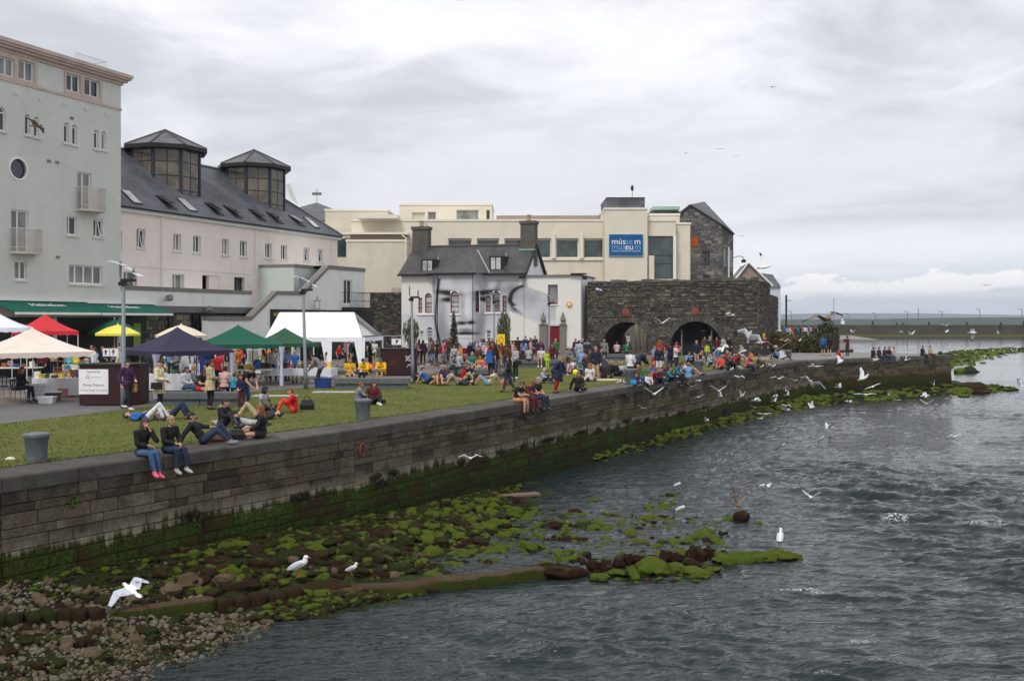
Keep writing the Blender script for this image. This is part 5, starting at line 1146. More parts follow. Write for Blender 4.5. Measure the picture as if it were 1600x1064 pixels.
b.hexa([M.P(UW+.1,zeM-.28,-DM-ov),M.P(UW+.28,zeM-.28,-DM-ov),mr_(UW+.28,1,-.16),mr_(UW+.1,1,-.16),M.P(UW+.1,zeM-.06,-DM-ov),M.P(UW+.28,zeM-.06,-DM-ov),mr_(UW+.28,1,.06),mr_(UW+.1,1,.06)]); b.build('bargeboard',m_blk,mh)
b=MB(); b.fbox(M,-.25,bu0-.9,zeM-.22,zeM-.06,ov-.02,ov+.12); b.fbox(M,bu1+.9,UW+.1,zeM-.22,zeM-.06,ov-.02,ov+.12); b.fbox(M,bu0-.3,bu1+.3,zeM-.2,zeM-.03,wb+.02,wb+.34); b.build('gutter',m_blk,mh)
# bay roof: hipped cap leaning back into the main slope
ua,ub=bu0-.75,bu1+.85; um0,um1=(ua+ub)/2-.05,(ua+ub)/2+.75; zt_=M.uz(722,393,-1.6)[1]
tt=(zt_-zeM+.12)/(zR-zeM+.12); A=M.P(bu0-.35,zeM-.05,wb+.3); B=M.P(bu1+.35,zeM-.05,wb+.3); C=M.P(ub+.5,zeM-.05,ov); D=M.P(ua-.8,zeM-.05,ov); T0=mr_((bu0+bu1)/2+.1,tt,.25); T1=mr_((bu0+bu1)/2+.9,tt,.2)
b=MB(); b.q([A,B,T0]); b.q([B,C,T1,T0]); b.q([D,A,T0]); b.q([D,T0,mr_(ua-.6,.1)]); b.build('bay_roof',m_slm,mh)
b=MB(); b.tube([A,T0],.06,5); b.tube([B,T0],.06,5); b.build('hip_ridge',mat('hip_lead2',S(96,96,100),.6),mh); b=MB(); b.tube([C,T1],.06,5); b.build('lead_flashing',mat('pale_lead',S(170,180,180),.6),mh)
m_cop=mat('verdigris',S(120,170,150),.7,.15,4)
for px,ybot,yt2 in ((668,427,407),(775,422,400)):
    u,z0=M.uz(px,ybot,-.35); hw=.62; zw=z0+1.28
    f=MB(); f.fbox(M,u-hw,u+hw,z0-.1,zw,-.42,-.3); dm=f.build('dormer',m_blk,mh)
    window_r=(u-hw+.16,u+hw-.16,z0+.08,zw-.12); g=MB(); g.fbox(M,window_r[0],window_r[1],window_r[2],window_r[3],-.30,-.27); g.build('dormer_pane',m_curt,dm); g=MB(); g.fbox(M,u-.04,u+.04,window_r[2],window_r[3],-.268,-.25); g.build('dormer_bar',m_blk,dm)
    c=MB(); zz1=zw+.75; c.q([M.P(u-hw-.12,zw,-.25),M.P(u+hw+.12,zw,-.25),M.P(u,zz1,-.45)])
    c.q([M.P(u+hw+.12,zw,-.25),M.P(u+hw+.12,zw,-2.3),M.P(u,zz1,-2.9),M.P(u,zz1,-.45)]); c.q([M.P(u-hw-.12,zw,-2.3),M.P(u-hw-.12,zw,-.25),M.P(u,zz1,-.45),M.P(u,zz1,-2.9)]); c.build('dormer_roof',m_slm,dm)
    c=MB(); c.q([M.P(u+hw,z0,-.3),M.P(u+hw,z0+.2,-1.2),M.P(u+hw,zw,-2.2),M.P(u+hw,zw,-.3)]); c.q([M.P(u-hw,z0+.2,-1.2),M.P(u-hw,z0,-.3),M.P(u-hw,zw,-.3),M.P(u-hw,zw,-2.2)]); c.build('dormer_cheek',m_slm,dm)
    c=MB(); c.tube([M.P(u+hw+.14,zw,-1.2),M.P(u+.35,zz1-.3,-2.6)],.05,5); c.build('flashing',m_cop,dm)
m_chim=mat('chimney_render',S(92,88,82),.9,.3,3,.5,18,grime=.5); m_pot=mat('clay_pot',S(170,140,100),.8,.15,6)
for pa,pc,ytop,ybot in ((644,668,355,396),(813,836,346,388)):
    u0,z1=M.uz(pa,ytop,-DM/2+.55); u1,z0=M.uz(pc,ybot+3,-DM/2+.55); b=MB(); w0=-DM/2-.55; w1=-DM/2+.55; b.fbox(M,u0,u1,z0-1.5,z1,w0,w1); ch=b.build('chimney',m_chim,mh); b=MB(); b.fbox(M,u0-.1,u1+.1,z1-.25,z1+.04,w0-.1,w1+.1); b.build('chimney_cap',m_chim,ch)
    b=MB(); c=M.P((u0+u1)/2,0,-DM/2); b.lathe([(.2,z1+.04),(.22,z1+.15),(.16,z1+.3),(.17,z1+.5),(.22,z1+.55),(.2,z1+.65)],c.x,c.y,10); b.build('chimney_pot',m_pot,ch); b=MB(); b.fbox(M,u0-.12,u1+.12,z0-1.2,z0-.75,w1-.0,w1+.5); 
    b=MB(); zf=M.uz(pa,ybot+2,-DM/2+.8)[1]; b.fbox(M,u0-.1,u1+.1,zf-.1,zf+.04,w1,w1+.35); b.build('flashing',m_cop,ch)
# annex with the red door
ux0=UW; ux1=M.uz(908)[0]; zA=7.08; hw_=M.r(856.7,445,871.8,475.6); hd_=M.r(856,509,875,549); hd_=(hd_[0],hd_[1],.05,hd_[3])
sideF=M.side(ux1); sh=[(2.0,3.6,4.3,6.2),(2.0,4.2,.9,2.9)]
mural_wall(mh,M,ux0+.003,ux1,0,zA,[hw_,hd_],.12,name='annex_wall')
b=MB(); wallmesh(b,M.side(ux1,.12),0,7,0,zA,[(2.2,3.6,4.5,6.3),(2.4,4.4,1.0,3.4)],0,.2); b.q([M.P(ux0,zA,.12),M.P(ux1,zA,.12),M.P(ux1,zA,-7),M.P(ux0,zA,-7)]); b.build('annex_side',m_wh,mh)
for r_ in ((2.2,3.6,4.5,6.3),(2.4,4.4,1.0,3.4)): window(mh,M.side(ux1,.12),r_,bars_v=(.5,),bars_h=(.5,),fr=.08,fm=m_red if r_[2]>4 else m_white,gm=m_gry,sill=True,rec=.1)
b=MB(); b.fbox(M,ux0+.2,ux1+.12,zA+.003,zA+.13,-7,.3); b.build('annex_coping',m_cope,mh); b=MB(); b.fbox(M,M.uz(893)[0],ux1+.5,zA+.14,zA+.24,-.2,.5); b.build('security_arm',m_blk,mh); b=MB(); b.fbox(M,ux1+.2,ux1+.6,zA-.35,zA-.0,.2,.55); b.build('camera_box',m_blk,mh)
window(mh,M,hw_,w=.12,rec=.18,bars_v=(),bars_h=(),fr=.09,fm=m_red,gm=m_gry,sill=True,sm=m_wh)
b=MB(); b.fbox(M,hd_[0],hd_[1],hd_[2],hd_[3],-.05,.02); dr_=b.build('door',m_red,mh); b=MB(); uc=(hd_[0]+hd_[1])/2; b.fbox(M,uc-.012,uc+.012,hd_[2],hd_[3],.021,.03); b.build('door_joint',m_blk,dr_)
for a,c in ((843.5,855),(875.3,884.8)):
    u0,z1=M.uz(a,508.5,.15); u1,_=M.uz(c,508.5,.15); b=MB(); b.fbox(M,u0,u1,0,z1,.123,.4); pi_=b.build('pilaster',m_gs,mh); b=MB(); b.fbox(M,u0-.06,u1+.06,z1,z1+.12,.1,.46); b.build('capital',m_gs,pi_)
    b=MB(); uu=(u0+u1)/2; c_=M.P(uu,0,.27); zz0=z1+.12; b.lathe([(.28,zz0),(.16,zz0+.1),(.14,zz0+.25),(.25,zz0+.33),(.25,zz0+.42),(.16,zz0+.7),(.06,zz0+1.0),(.01,zz0+1.15)],c_.x,c_.y,8); b.build('finial',m_gs,pi_)
u,z=M.uz(890,475,.12); b=MB(); c0=M.P(u,z,.13); b.tube([c0,M.P(u,z,.28)],.26,6); al=b.build('alarm_box',mat('alarm_orange',S(226,160,60),.5),mh); b=MB(); b.tube([M.P(u,z,.281),M.P(u,z,.30)],.13,6); b.build('alarm_face',m_white,al)
u,z=M.uz(817,433,.2); b=MB(); b.fbox(M,u-.25,u+.3,z-.15,z+.12,.3,.75); b.build('wall_lamp',m_blk,mh)
# ---- the arch wall
A=Fa(6.86,93,.91,-.41); uA=A.uz(1184)[0]; TH=5.5; aw=empty('spanish_arch_wall',A.P(7,0),0,'massive dark medieval stone wall with two round arches','stone wall')
a1=(A.uz(941.5)[0],A.uz(1018)[0],-.1,A.uz(980,503)[1]); a2=(A.uz(1047)[0],A.uz(1128.5)[0],-.1,A.uz(1088,502)[1]); ar=[(*a1[:4],2.25),(*a2[:4],2.35)]
zA0,zA1=A.uz(918,438)[1],A.uz(1184,434)[1]; zmin=min(zA0,zA1)-.25
b=MB(); wallmesh(b,A,0,uA,-.1,zmin,ar,0,TH); b.q([A.P(uA,-.1,0),A.P(uA,-.1,-TH),A.P(uA,zmin,-TH),A.P(uA,zmin,0)]); b.q([A.P(0,zmin,0),A.P(uA,zmin,0),A.P(uA,zmin,-TH),A.P(0,zmin,-TH)])
Bk=Fa(A.P(uA,0,-TH).x,A.P(uA,0,-TH).y,-A.d[0],-A.d[1]); wallmesh(b,Bk,0,uA,-.1,zmin,[(uA-h[1],uA-h[0],h[2],h[3],h[4]) for h in ar],0,.01)
b.build('wall_core',mat('arch_wall_core',(.035,.031,.026),.95,.4,3,.8,12),aw)
AC=[tuple(min(q*1.35,1) for q in c) for c in DK+[(.115,.10,.08),(.085,.07,.05),(.06,.056,.052)]]
rubble('rubble_stones',aw,A,0,uA,0,zmin,ar,cols=AC,seed=21,sz=(.42,.17),pr=(.02,.10))
rubble('rubble_stones',aw,A.side(uA),0,TH,0,zmin,cols=AC,seed=22,sz=(.42,.17),pr=(.02,.10))
r=random.Random(4); b=MB(); u=0
while u<uA:
    l=r.uniform(.4,.9); h=r.uniform(.12,.32); kk=r.uniform(.6,1.2); b.fbox(A,u+.01,min(u+l,uA)-.01,zmin+.002,zmin+h,-.6,.04+r.uniform(0,.05),0,tuple(q*kk for q in (.11,.10,.085))); u+=l
o=b.build('capping_stones',cmat('rubble_stone'),aw); o['kind']='stuff'
for h in ar:   # voussoirs, each one a stone
    cx=(h[0]+h[1])/2; hw=(h[1]-h[0])/2; zs=h[3]-h[4]; N=25
    for k in range(N):
        a0=math.pi*(k+.06)/N; a1_=math.pi*(k+.94)/N; ex=.48+r.uniform(-.06,.1); P_=lambda a,e_,w:A.P(cx-(hw+e_)*math.cos(a),zs+(h[4]+e_)*math.sin(a),w); w1=.07+r.uniform(0,.04); b=MB(); v=r.uniform(.7,1.2)
        b.hexa([P_(a0,.0,w1),P_(a1_,.0,w1),P_(a1_,.0,-.4),P_(a0,.0,-.4),P_(a0,ex,w1),P_(a1_,ex,w1),P_(a1_,ex,-.4),P_(a0,ex,-.4)],0,tuple(q*v for q in (.085,.08,.072))); b.build('voussoir',cmat('rubble_stone'),aw)
m_plq=mat('plaque_red',S(128,72,62),.8,.25,8,.4,30)
for px,py in ((978,488),(1086,486)):
    u,z=A.uz(px,py,.1); b=MB(); b.tube([A.P(u,z,.02),A.P(u,z,.14)],.36,9); pl_=b.build('carved_plaque',m_plq,aw); b=MB(); b.tube([A.P(u,z,.141),A.P(u,z,.19)],.2,7); b.fbox(A,u-.45,u+.45,z-.32,z-.24,.03,.16); b.build('plaque_relief',m_plq,pl_)
# iron gate in the right arch
gt=empty('iron_gate',A.P((a2[0]+a2[1])/2,0,-.6),0,'black iron bar gate closing the right-hand arch','gate'); cx=(a2[0]+a2[1])/2; hw=(a2[1]-a2[0])/2; zs=a2[3]-2.35
for k in range(29):
    uu=a2[0]+(a2[1]-a2[0])*(k+.5)/29; zt_=zs+2.35*math.sqrt(max(0,1-((uu-cx)/hw)**2)); b=MB(); b.tube([A.P(uu,0,-.6),A.P(uu,zt_,-.6)],.025,5); b.build('bar',m_blk,gt)
for uu in (a2[0]+.9,a2[1]-1.05): b=MB(); b.fbox(A,uu-.06,uu+.06,0,zs+1.6,-.66,-.5); b.build('gate_post',mat('post_grey',S(110,112,116),.6),gt)
b=MB(); b.fbox(A,a2[0],a2[1],0,.95,-.75,-.66); b.fbox(A,a2[0],a2[1],1.05,1.12,-.66,-.56); b.build('lower_panel',m_dark,gt); 
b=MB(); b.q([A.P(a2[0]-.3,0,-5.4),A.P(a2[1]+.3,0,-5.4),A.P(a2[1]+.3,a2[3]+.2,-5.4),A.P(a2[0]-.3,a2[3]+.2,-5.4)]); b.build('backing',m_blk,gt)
# what shows through the left arch: pale low wall, posts, bicycles
bq=empty('courtyard_wall',(14,103.9,0),0,'pale wall with tiled coping seen through the left arch','wall'); Fb=Fa(0,103.9,1,0); b=MB(); u0=Fb.uz(955)[0]; u1=Fb.uz(1040)[0]; b.fbox(Fb,u0,u1,0,CAMH-.3,-.3,0); b.build('wall',mat('pale_wall',S(118,116,112),.85),bq); b=MB(); b.fbox(Fb,u0,u1,CAMH-.29,CAMH-.1,-.4,.2); b.build('coping',mat('tile_brown',S(110,80,62),.8),bq)
b=MB(); b.fbox(Fb,u0,u1,CAMH-.09,CAMH+1.4,-1.2,-1.0); b.build('upper_wall',mat('far_grey',S(100,100,100),.85),bq)
for px,Y in ((994,100.8),(1001,102),(1007,103.2)):
    p=at(px,520,Y); b=MB(); b.box(p.x-.16,p.x+.16,Y-.16,Y+.16,0,4.3); o=b.build('timber_post',mat('post_pale',S(170,160,140),.8)); o.location=(0,0,0); tag(o,'pale post behind the left arch, '+{994:'first',1001:'middle',1007:'last'}[px]+' of three','post','posts behind the arch')
for k,(px,Y) in enumerate(((1004,101),(1014,103))):
    p=at(px,540,Y); e=empty('bicycle',Vector((p.x,Y,0)),R(-20),'dark bicycle parked behind the left arch, '+['nearer the posts','half hidden by the arch edge'][k],'bicycle')
    for x in(-.5,.5): b=MB(); b.tube([(x+.33*math.cos(a),0,.34+.33*math.sin(a)) for a in np.linspace(0,6.283,17)],.02,5); b.build('wheel',m_dark,e,keep=False)
    b=MB(); b.tube([(-.5,0,.34),(-.1,0,.34),(.35,0,.85),(-.2,0,.82),(-.1,0,.34)],.02,5); b.tube([(.5,0,.34),(.35,0,.95)],.02,5); b.build('frame',m_dark,e,keep=False); b=MB(); b.tube([(-.2,0,.82),(-.22,0,.95)],.015,4); b.box(-.33,-.1,-.06,.06,.95,1.0); b.build('saddle',m_blk,e,keep=False); b=MB(); b.tube([(.35,-.25,1.0),(.35,.25,1.0)],.018,5); b.build('handlebar',m_blk,e,keep=False)
# ---- lower bastion wall running back to the right
Bp=A.P(uA,0); Bw=Fa(Bp.x,Bp.y,.33,1.0); LB=25; zB=Bw.uz(1187,455)[1]; bw_=empty('bastion_wall',Bw.P(8,0),0,'lower weathered bastion wall running back from the arch, tufts of weed on it','stone wall'); b=MB(); b.fbox(Bw,0.9,LB,-.1,zB,-3,0); b.fbox(Bw,.02,.9,-.1,zB,-.6,0); b.build('wall_core',MATS['arch_wall_core'],bw_)
rubble('rubble_stones',bw_,Bw,0.02,LB,0,zB,cols=[(.10,.09,.075),(.13,.115,.09),(.085,.075,.06),(.15,.13,.10),(.075,.062,.04)],seed=31,sz=(.6,.22),pr=(.02,.12))
# ---- stone warehouse
Wf=Fa(0,124,1,-.0); wu0=Wf.uz(1045)[0]; wu1=Wf.uz(1127)[0]; wh=empty('stone_warehouse',Wf.P((wu0+wu1)/2,0),0,'old grey stone warehouse with steep gable and orange door panel','building')
m_wst=mat('warehouse_joint',(.09,.085,.08),.9,.2,4); apex=Wf.uz(1078,322); er=Wf.uz(1127,352); el=(wu0,Wf.uz(1045,350)[1])
wr=[Wf.r(1080,356,1090,385),Wf.r(1097,393,1108,416),Wf.r(1097,427,1108,436)]
zlow=er[1]-1.5; b=MB(); wallmesh(b,Wf,wu0,wu1,0,zlow,wr,0,.3); b.q([Wf.P(wu0,zlow),Wf.P(wu1,zlow),Wf.P(wu1,er[1]),Wf.P(apex[0],apex[1]),Wf.P(wu0,el[1])])
sF=Fa(Wf.P(wu1,0).x,124,.62,1); Lw=sF.uz(1145.5)[0]; zS=er[1]; zS2=sF.uz(1145.5,366)[1]
b.q([sF.P(0,0),sF.P(Lw,0),sF.P(Lw,zS2),sF.P(0,zS)]); b.build('wall',m_wst,wh)
WC=[(.14,.13,.125),(.19,.175,.165),(.115,.11,.108),(.23,.21,.19),(.16,.14,.125)]
def gable(u,z): 
    if u>apex[0]: return z<apex[1]+(er[1]-apex[1])*(u-apex[0])/(wu1-apex[0])-.15
    return z<apex[1]+(el[1]-apex[1])*(apex[0]-u)/(apex[0]-wu0)-.15
rubble('rubble_stones',wh,Wf,wu0,wu1,0,apex[1],wr,cols=WC,seed=41,sz=(.6,.33),region=gable,pr=(.01,.05)); sw_=[(Lw*f,Lw*f+.9,zz0,zz0+2.2) for f in (.15,.42,.7) for zz0 in (6.0,9.6)]
rubble('rubble_stones',wh,sF,0,Lw,0,min(zS,zS2)-.1,sw_,cols=WC,seed=42,sz=(.7,.33),pr=(.01,.05))
for h in sw_: b=MB(); b.fbox(sF,h[0],h[1],h[2],h[3],.005,.03); b.build('window',m_glass,wh)
for i,h in enumerate(wr): window(wh,Wf,h,rec=.2,bars_v=(.5,),bars_h=(.5,),fr=.09,fm=m_dark,sill=False)
h=Wf.r(1080,371,1090,385.5); b=MB(); b.fbox(Wf,h[0]-.05,h[1]+.05,h[2],h[3],-.1,.08); b.build('orange_panel',mat('orange_door',S(160,74,34),.6),wh)
bk=lambda u,z,d:Wf.P(u,z,.25-d); b=MB(); b.q([bk(apex[0],apex[1]+.15,0),bk(wu1+.2,er[1]-.02,0),sF.P(Lw,zS2)+Vector((.3,0,-.05)),sF.P(Lw,zS2)+Vector((-3,3,4.4))]); b.q([bk(wu0,el[1]+.1,0),bk(apex[0],apex[1]+.15,0),bk(apex[0],apex[1]+.15,14),bk(wu0,el[1]+.1,14)]); b.build('roof',m_slate2,wh)
b=MB(); b.tube([Wf.P(apex[0],apex[1]+.1,.05),Wf.P(wu1+.1,er[1],.05),sF.P(Lw,zS2,.1)],.13,5); b.tube([Wf.P(apex[0],apex[1]+.1,.05),Wf.P(wu0,el[1]+.05,.05)],.13,5); b.build('verge',mat('verge_grey',S(86,84,84),.8),wh)
b=MB(); p=sF.P(Lw*.55,0,.1); b.tube([(p.x,p.y,0),(p.x,p.y,zS-2.5)],.12,6); b.build('downpipe',m_sill,wh)
# ---- houses at the right end of the wall
def ghouse(px0,pxa,px1,ya,ye0,ye1,Y,label,col,dep=12,rk=.12):
    F=Fa(0,Y,1,0); u0,z0=F.uz(px0,ye0); ua,za=F.uz(pxa,ya); u1,z1=F.uz(px1,ye1); e=empty('gabled_house',F.P(ua,0),0,label,'house'); b=MB(); b.q([F.P(u0,0),F.P(u1,0),F.P(u1,z1),F.P(ua,za),F.P(u0,z0)]); S_=Vector((dep*rk,dep,0)); b.q([F.P(u1,0),F.P(u1,0)+S_,F.P(u1,z1)+S_,F.P(u1,z1)]); b.build('wall',col,e)
    b=MB(); o_=Vector((0,-.3,.12)); b.q([F.P(ua,za)+o_,F.P(u1,z1)+o_+Vector((.3,0,-.2)),F.P(u1,z1)+S_+Vector((.3,0,-.1)),F.P(ua,za)+S_+Vector((0,0,.1))]); b.q([F.P(u0,z0)+o_,F.P(ua,za)+o_,F.P(ua,za)+S_,F.P(u0,z0)+S_]); b.build('roof',m_slate2,e)
    b=MB(); b.tube([F.P(u0,z0)+o_,F.P(ua,za)+o_,F.P(u1,z1)+o_+Vector((.3,0,-.2))],.14,4); b.build('bargeboard',m_white,e); return e,F
e,Fh=ghouse(1150,1169,1203,412,436,446,140,'brown gabled house with white bargeboards behind the bastion wall',mat('brown_render',S(150,132,122),.85,.06,1))
e2,Fh2=ghouse(1138,1160,1178,424,437,436,160,'low slate-roofed house just left of the brown gabled house',m_ren)
b=MB(); 
for a in ((1206,446,1211,462),(1213,450,1217,464)): q_=Fa(0,141,.8,1).r(*a); b.fbox(Fa(0,141,.8,1),q_[0],q_[1],q_[2],q_[3],.05,.12)
b.build('window',m_glassb,e)
e3=empty('terrace_house',(43,175,0),0,'pale end house glimpsed over the bastion wall end','house'); F_=Fa(0,172,1,0); b=MB(); b.fbox(F_,F_.uz(1196)[0],F_.uz(1219.5)[0],0,F_.uz(1200,449)[1],-6,0); b.build('wall',mat('bluewhite',S(190,196,204),.8),e3); b=MB(); b.hexa([F_.P(F_.uz(1194)[0],F_.uz(1200,449)[1],.3),F_.P(F_.uz(1220)[0],F_.uz(1200,449)[1],.3),F_.P(F_.uz(1220)[0],F_.uz(1200,449)[1],-6.3),F_.P(F_.uz(1194)[0],F_.uz(1200,449)[1],-6.3),F_.P(F_.uz(1190)[0],F_.uz(1200,425)[1],-2.8),F_.P(F_.uz(1214)[0],F_.uz(1200,428)[1],-2.8),F_.P(F_.uz(1214)[0],F_.uz(1200,428)[1],-3.1),F_.P(F_.uz(1190)[0],F_.uz(1200,425)[1],-3.1)]); b.build('roof',m_slate2,e3)
# ================================================================ street furniture, stalls
m_bol=mat('bollard_iron',S(84,88,94),.55,.25,5,.3,20,metal=.15); m_gran=mat('bench_granite',S(92,96,98),.7,.2,6,.3,40)
def bollard(px,py,label,h=.63,d=.56):
    p=gp(px,py); e=empty('bollard',p,0,label,'bollard','mooring bollards along the quay'); r=d/2; b=MB()
    b.lathe([(r*.80,0),(r*.80,.02),(r*.78,.05),(r*.80,h*.4),(r*.86,h*.72),(r*.97,h*.86),(r*1.0,h*.93)],0,0,24); o=b.build('post',m_bol,e,True,False)
    b=MB(); b.lathe([(r*1.0,h*.931),(r*.99,h*.96),(r*.8,h*1.0),(r*.4,h*1.025),(.01,h*1.03)],0,0,24); b.build('cap',mat('bollard_cap',S(104,108,114),.5,.2,5,metal=.15),e,True,False)
bollard(57,721,'dark iron mooring bollard, nearest of all, alone on the grass edge at far left'); bollard(567,655,'iron bollard in front of the two women sitting on the lawn'); bollard(985,600,'iron bollard with a man in a checked shirt sitting on it',.75,.6); bollard(1092,579,'iron bollard beside the picnic group in front of the gate'); bollard(1232,559,'far iron bollard by the person in white near the bushes')
def gbench(pl,pr,pyf,label,dep=.75,h=.47):
    a,c=gp(pl,pyf),gp(pr,pyf); d=(c-a).normalized(); L=(c-a).length; e=empty('granite_bench',a,math.atan2(d.y,d.x),label,'bench','granite slab benches'); b=MB()
    b.box(0,L,0,dep,h*.52,h); 
    b.build('seat_slab',m_gran,e,keep=False); 
    n=max(2,int(L/1.2)); 
    for k in range(n): b=MB(); b.box(.06+k*(L-.1)/n,.06+(k+1)*(L-.1)/n-.03,.08,dep-.05,0,h*.515); b.build('base_block',m_gran,e,keep=False)
    return e
gbench(250,372,634,'long granite bench behind the sunbathers, women sitting on it'); gbench(521,638,608,'granite bench with three people in orange and yellow'); gbench(800,920,574,'granite bench in front of the red kiosk by the mural house'); gbench(700,790,592,'granite bench hidden behind the group reclining on the lawn'); gbench(935,1008,563,'low granite bench at the foot of the left arch'); gbench(880,932,582,'short granite bench under the man in light blue')
# dark red kiosks
m_kio=mat('kiosk_dark_red',S(50,20,22),.55,.2,2.,.1,15,grime=.35)
def kiosk(pl,pr,pyf,h,dep,label,rz=0,seg=0):
    a,c=gp(pl,pyf),gp(pr,pyf); L=(c-a).x; e=empty('kiosk_box',a,rz,label,'kiosk','dark red kiosk boxes'); b=MB(); ch=.35
    b.prism([(0,0),(L-ch,0),(L,ch),(L,dep),(0,dep)],.03,h); b.build('body',m_kio,e,keep=False); b=MB(); b.prism([(-.04,-.04),(L-ch+.02,-.04),(L+.04,ch-.02),(L+.04,dep+.04),(-.04,dep+.04)],h+.002,h+.06); b.build('lid',m_blk,e,keep=False); return e,L
k1,L1=kiosk(124,213,634,1.45,1.3,'dark red kiosk box with the white litter notice on its front')
g0=gp(124,634); FK=Fa(g0.x,g0.y,1,0)
r_=FK.r(123,577,169,616,.03); sg=empty('litter_notice',FK.P(r_[0],r_[2],.03),0,'white notice reading Please Dispose of Your Litter Correctly','sign'); b=MB(); b.fbox(FK,r_[0],r_[1],r_[2],r_[3],.005,.03); b.build('board',m_white,sg)
wd=r_[1]-r_[0]; hh=r_[3]-r_[2]; uc=(r_[0]+r_[1])/2; m_tr=mat('print_red',S(150,30,40),.6,.02); m_tk=mat('print_dark',S(40,30,34),.6,.02); m_tg=mat('print_grey',S(170,165,168),.6,.02)
text('Supported By','line',sg,FK,uc,r_[3]-hh*.10,.032,wd*.085,m_tk,ext=.001); text('G','line',sg,FK,uc-wd*.20,r_[3]-hh*.31,.032,wd*.17,m_tr,ext=.001); b=MB(); b.fbox(FK,uc-wd*.1,uc+wd*.28,r_[3]-hh*.33,r_[3]-hh*.31,.031,.034); b.build('rule',m_tg,sg)
text('Please Dispose','line',sg,FK,uc,r_[3]-hh*.63,.032,wd*.118,m_tr,ext=.001); text('of Your Litter Correctly','line',sg,FK,uc,r_[3]-hh*.84,.032,wd*.094,m_tr,ext=.001)
k2,L2=kiosk(594,649,587,1.45,1.2,'dark red kiosk box with pale graffiti behind the yellow group')
g2=gp(594,587); F2k=Fa(g2.x,g2.y,1,0); b=MB(); rg=random.Random(5)
def squig(cx,cz,s,n,m,parent):
    b=MB(); pts=[F2k.P(cx+s*math.cos(k*.9)*(.5+.5*rg.random()),cz+s*.8*math.sin(k*1.3)*(.5+.5*rg.random()),.012) for k in range(n)]; b.tube(pts,.018,4); b.build('graffiti',m,parent)
squig(L2*.84,.98,.28,16,mat('spray_white',S(210,205,205),.7),k2); squig(L2*.82,.55,.14,7,MATS['spray_white'],k2); squig(L2*.38,.75,.34,15,mat('spray_brown',S(96,60,50),.7),k2)
kiosk(790,833,563,1.45,1.0,'dark red kiosk box before the mural house, bag and bottles on its lid')
# small signs on legs
def sboard(px0,py0,px1,py1,pf,label,marks):
    a=gp(px0,pf); F=Fa(a.x,a.y,1,0); r_=F.r(px0,py0,px1,py1); e=empty('notice_board',F.P((r_[0]+r_[1])/2,0),0,label,'sign'); b=MB(); b.fbox(F,r_[0],r_[1],r_[2],r_[3],0,.03); b.build('board',m_white,e); b=MB(); 
    u=(r_[0]+r_[1])/2; b.tube([F.P(u,0,-.03),F.P(u,r_[3],-.03)],.025,6); b.build('post',m_cope,e); 
    w=r_[1]-r_[0]; h=r_[3]-r_[2]
    for (x,z,sx,sz) in marks: b=MB(); b.fbox(F,r_[0]+w*x,r_[0]+w*(x+sx),r_[2]+h*z,r_[2]+h*(z+sz),.032,.036); b.build('symbol',m_tk,e)
    for q in ((0,0,1,.05),(0,.95,1,.05)): b=MB(); b.fbox(F,r_[0],r_[1],r_[2]+h*q[1],r_[2]+h*(q[1]+q[3]),.0305,.034); b.build('border',m_tg,e)
sboard(161,544,185,557,626,'small white sign with two black symbols above the kiosk box',[(.15,.2,.08,.6),(.12,.55,.2,.12),(.65,.2,.06,.6),(.58,.5,.22,.1),(.62,.68,.14,.14),(.45,.1,.03,.8)]); sboard(612,529,627,539,581,'small white sign with a black figure above the graffiti kiosk',[(.45,.2,.12,.6),(.5,.5,.2,.3)])
# lamp posts with fin canopies
m_post=mat('lamp_post_grey',S(122,128,134),.5,.12,5,metal=.2); m_fin=mat('lamp_fin',S(206,210,212),.4,.05,3)
def lamp(px,pyf,ptop,label,side=1,lean=0):
    g=gp(px,pyf); s=FPX/g.y; H=(pyf-ptop)/s; e=empty('street_lamp',g,0,label,'street lamp','fin-topped lamp posts'); e.rotation_euler=(0,R(-lean),0); hb=H*.86
    b=MB(); b.lathe([(.10,0),(.10,.9),(.08,.95),(.06,hb)],0,0,12); b.build('pole',m_post,e,True,False); b=MB(); b.box(-.08,.42,-.10,.10,hb,hb+.10); b.box(-.16,.10,-.08,.08,hb-.14,hb-.003); b.build('head',m_blk,e,keep=False)
    b=MB(); b.box(-.14,-.08,-.05,.05,hb+.122,H); b.build('upright',m_post,e,keep=False); b=MB(); b.box(.32,.38,-.04,.04,hb+.122,H-.25); b.build('upright',m_post,e,keep=False)
    for k in range(4):
        b=MB(); x0=-.42+k*.28; z0=H-.02-.05*k-.03*k*k; b.hexa([(x0,-.3,z0),(x0+.24,-.3,z0-.07-.02*k),(x0+.24,.3,z0-.07-.02*k),(x0,.3,z0),(x0,-.3,z0+.025),(x0+.24,-.3,z0-.045-.02*k),(x0+.24,.3,z0-.045-.02*k),(x0,.3,z0+.025)]); b.build('fin',m_fin,e,keep=False)
lamp(193,638,408,'grey lamp post with a finned canopy beside the litter-notice kiosk'); lamp(478,608,430,'grey lamp post with a finned canopy in front of the white marquee',lean=1.6); lamp(645,590,446,'grey lamp post with a finned canopy at the graffiti kiosk',lean=.8); lamp(772,560,457,'slim lamp post in front of the middle of the painted face'); lamp(858,560,460,'slim lamp post in front of the red door of the mural house')
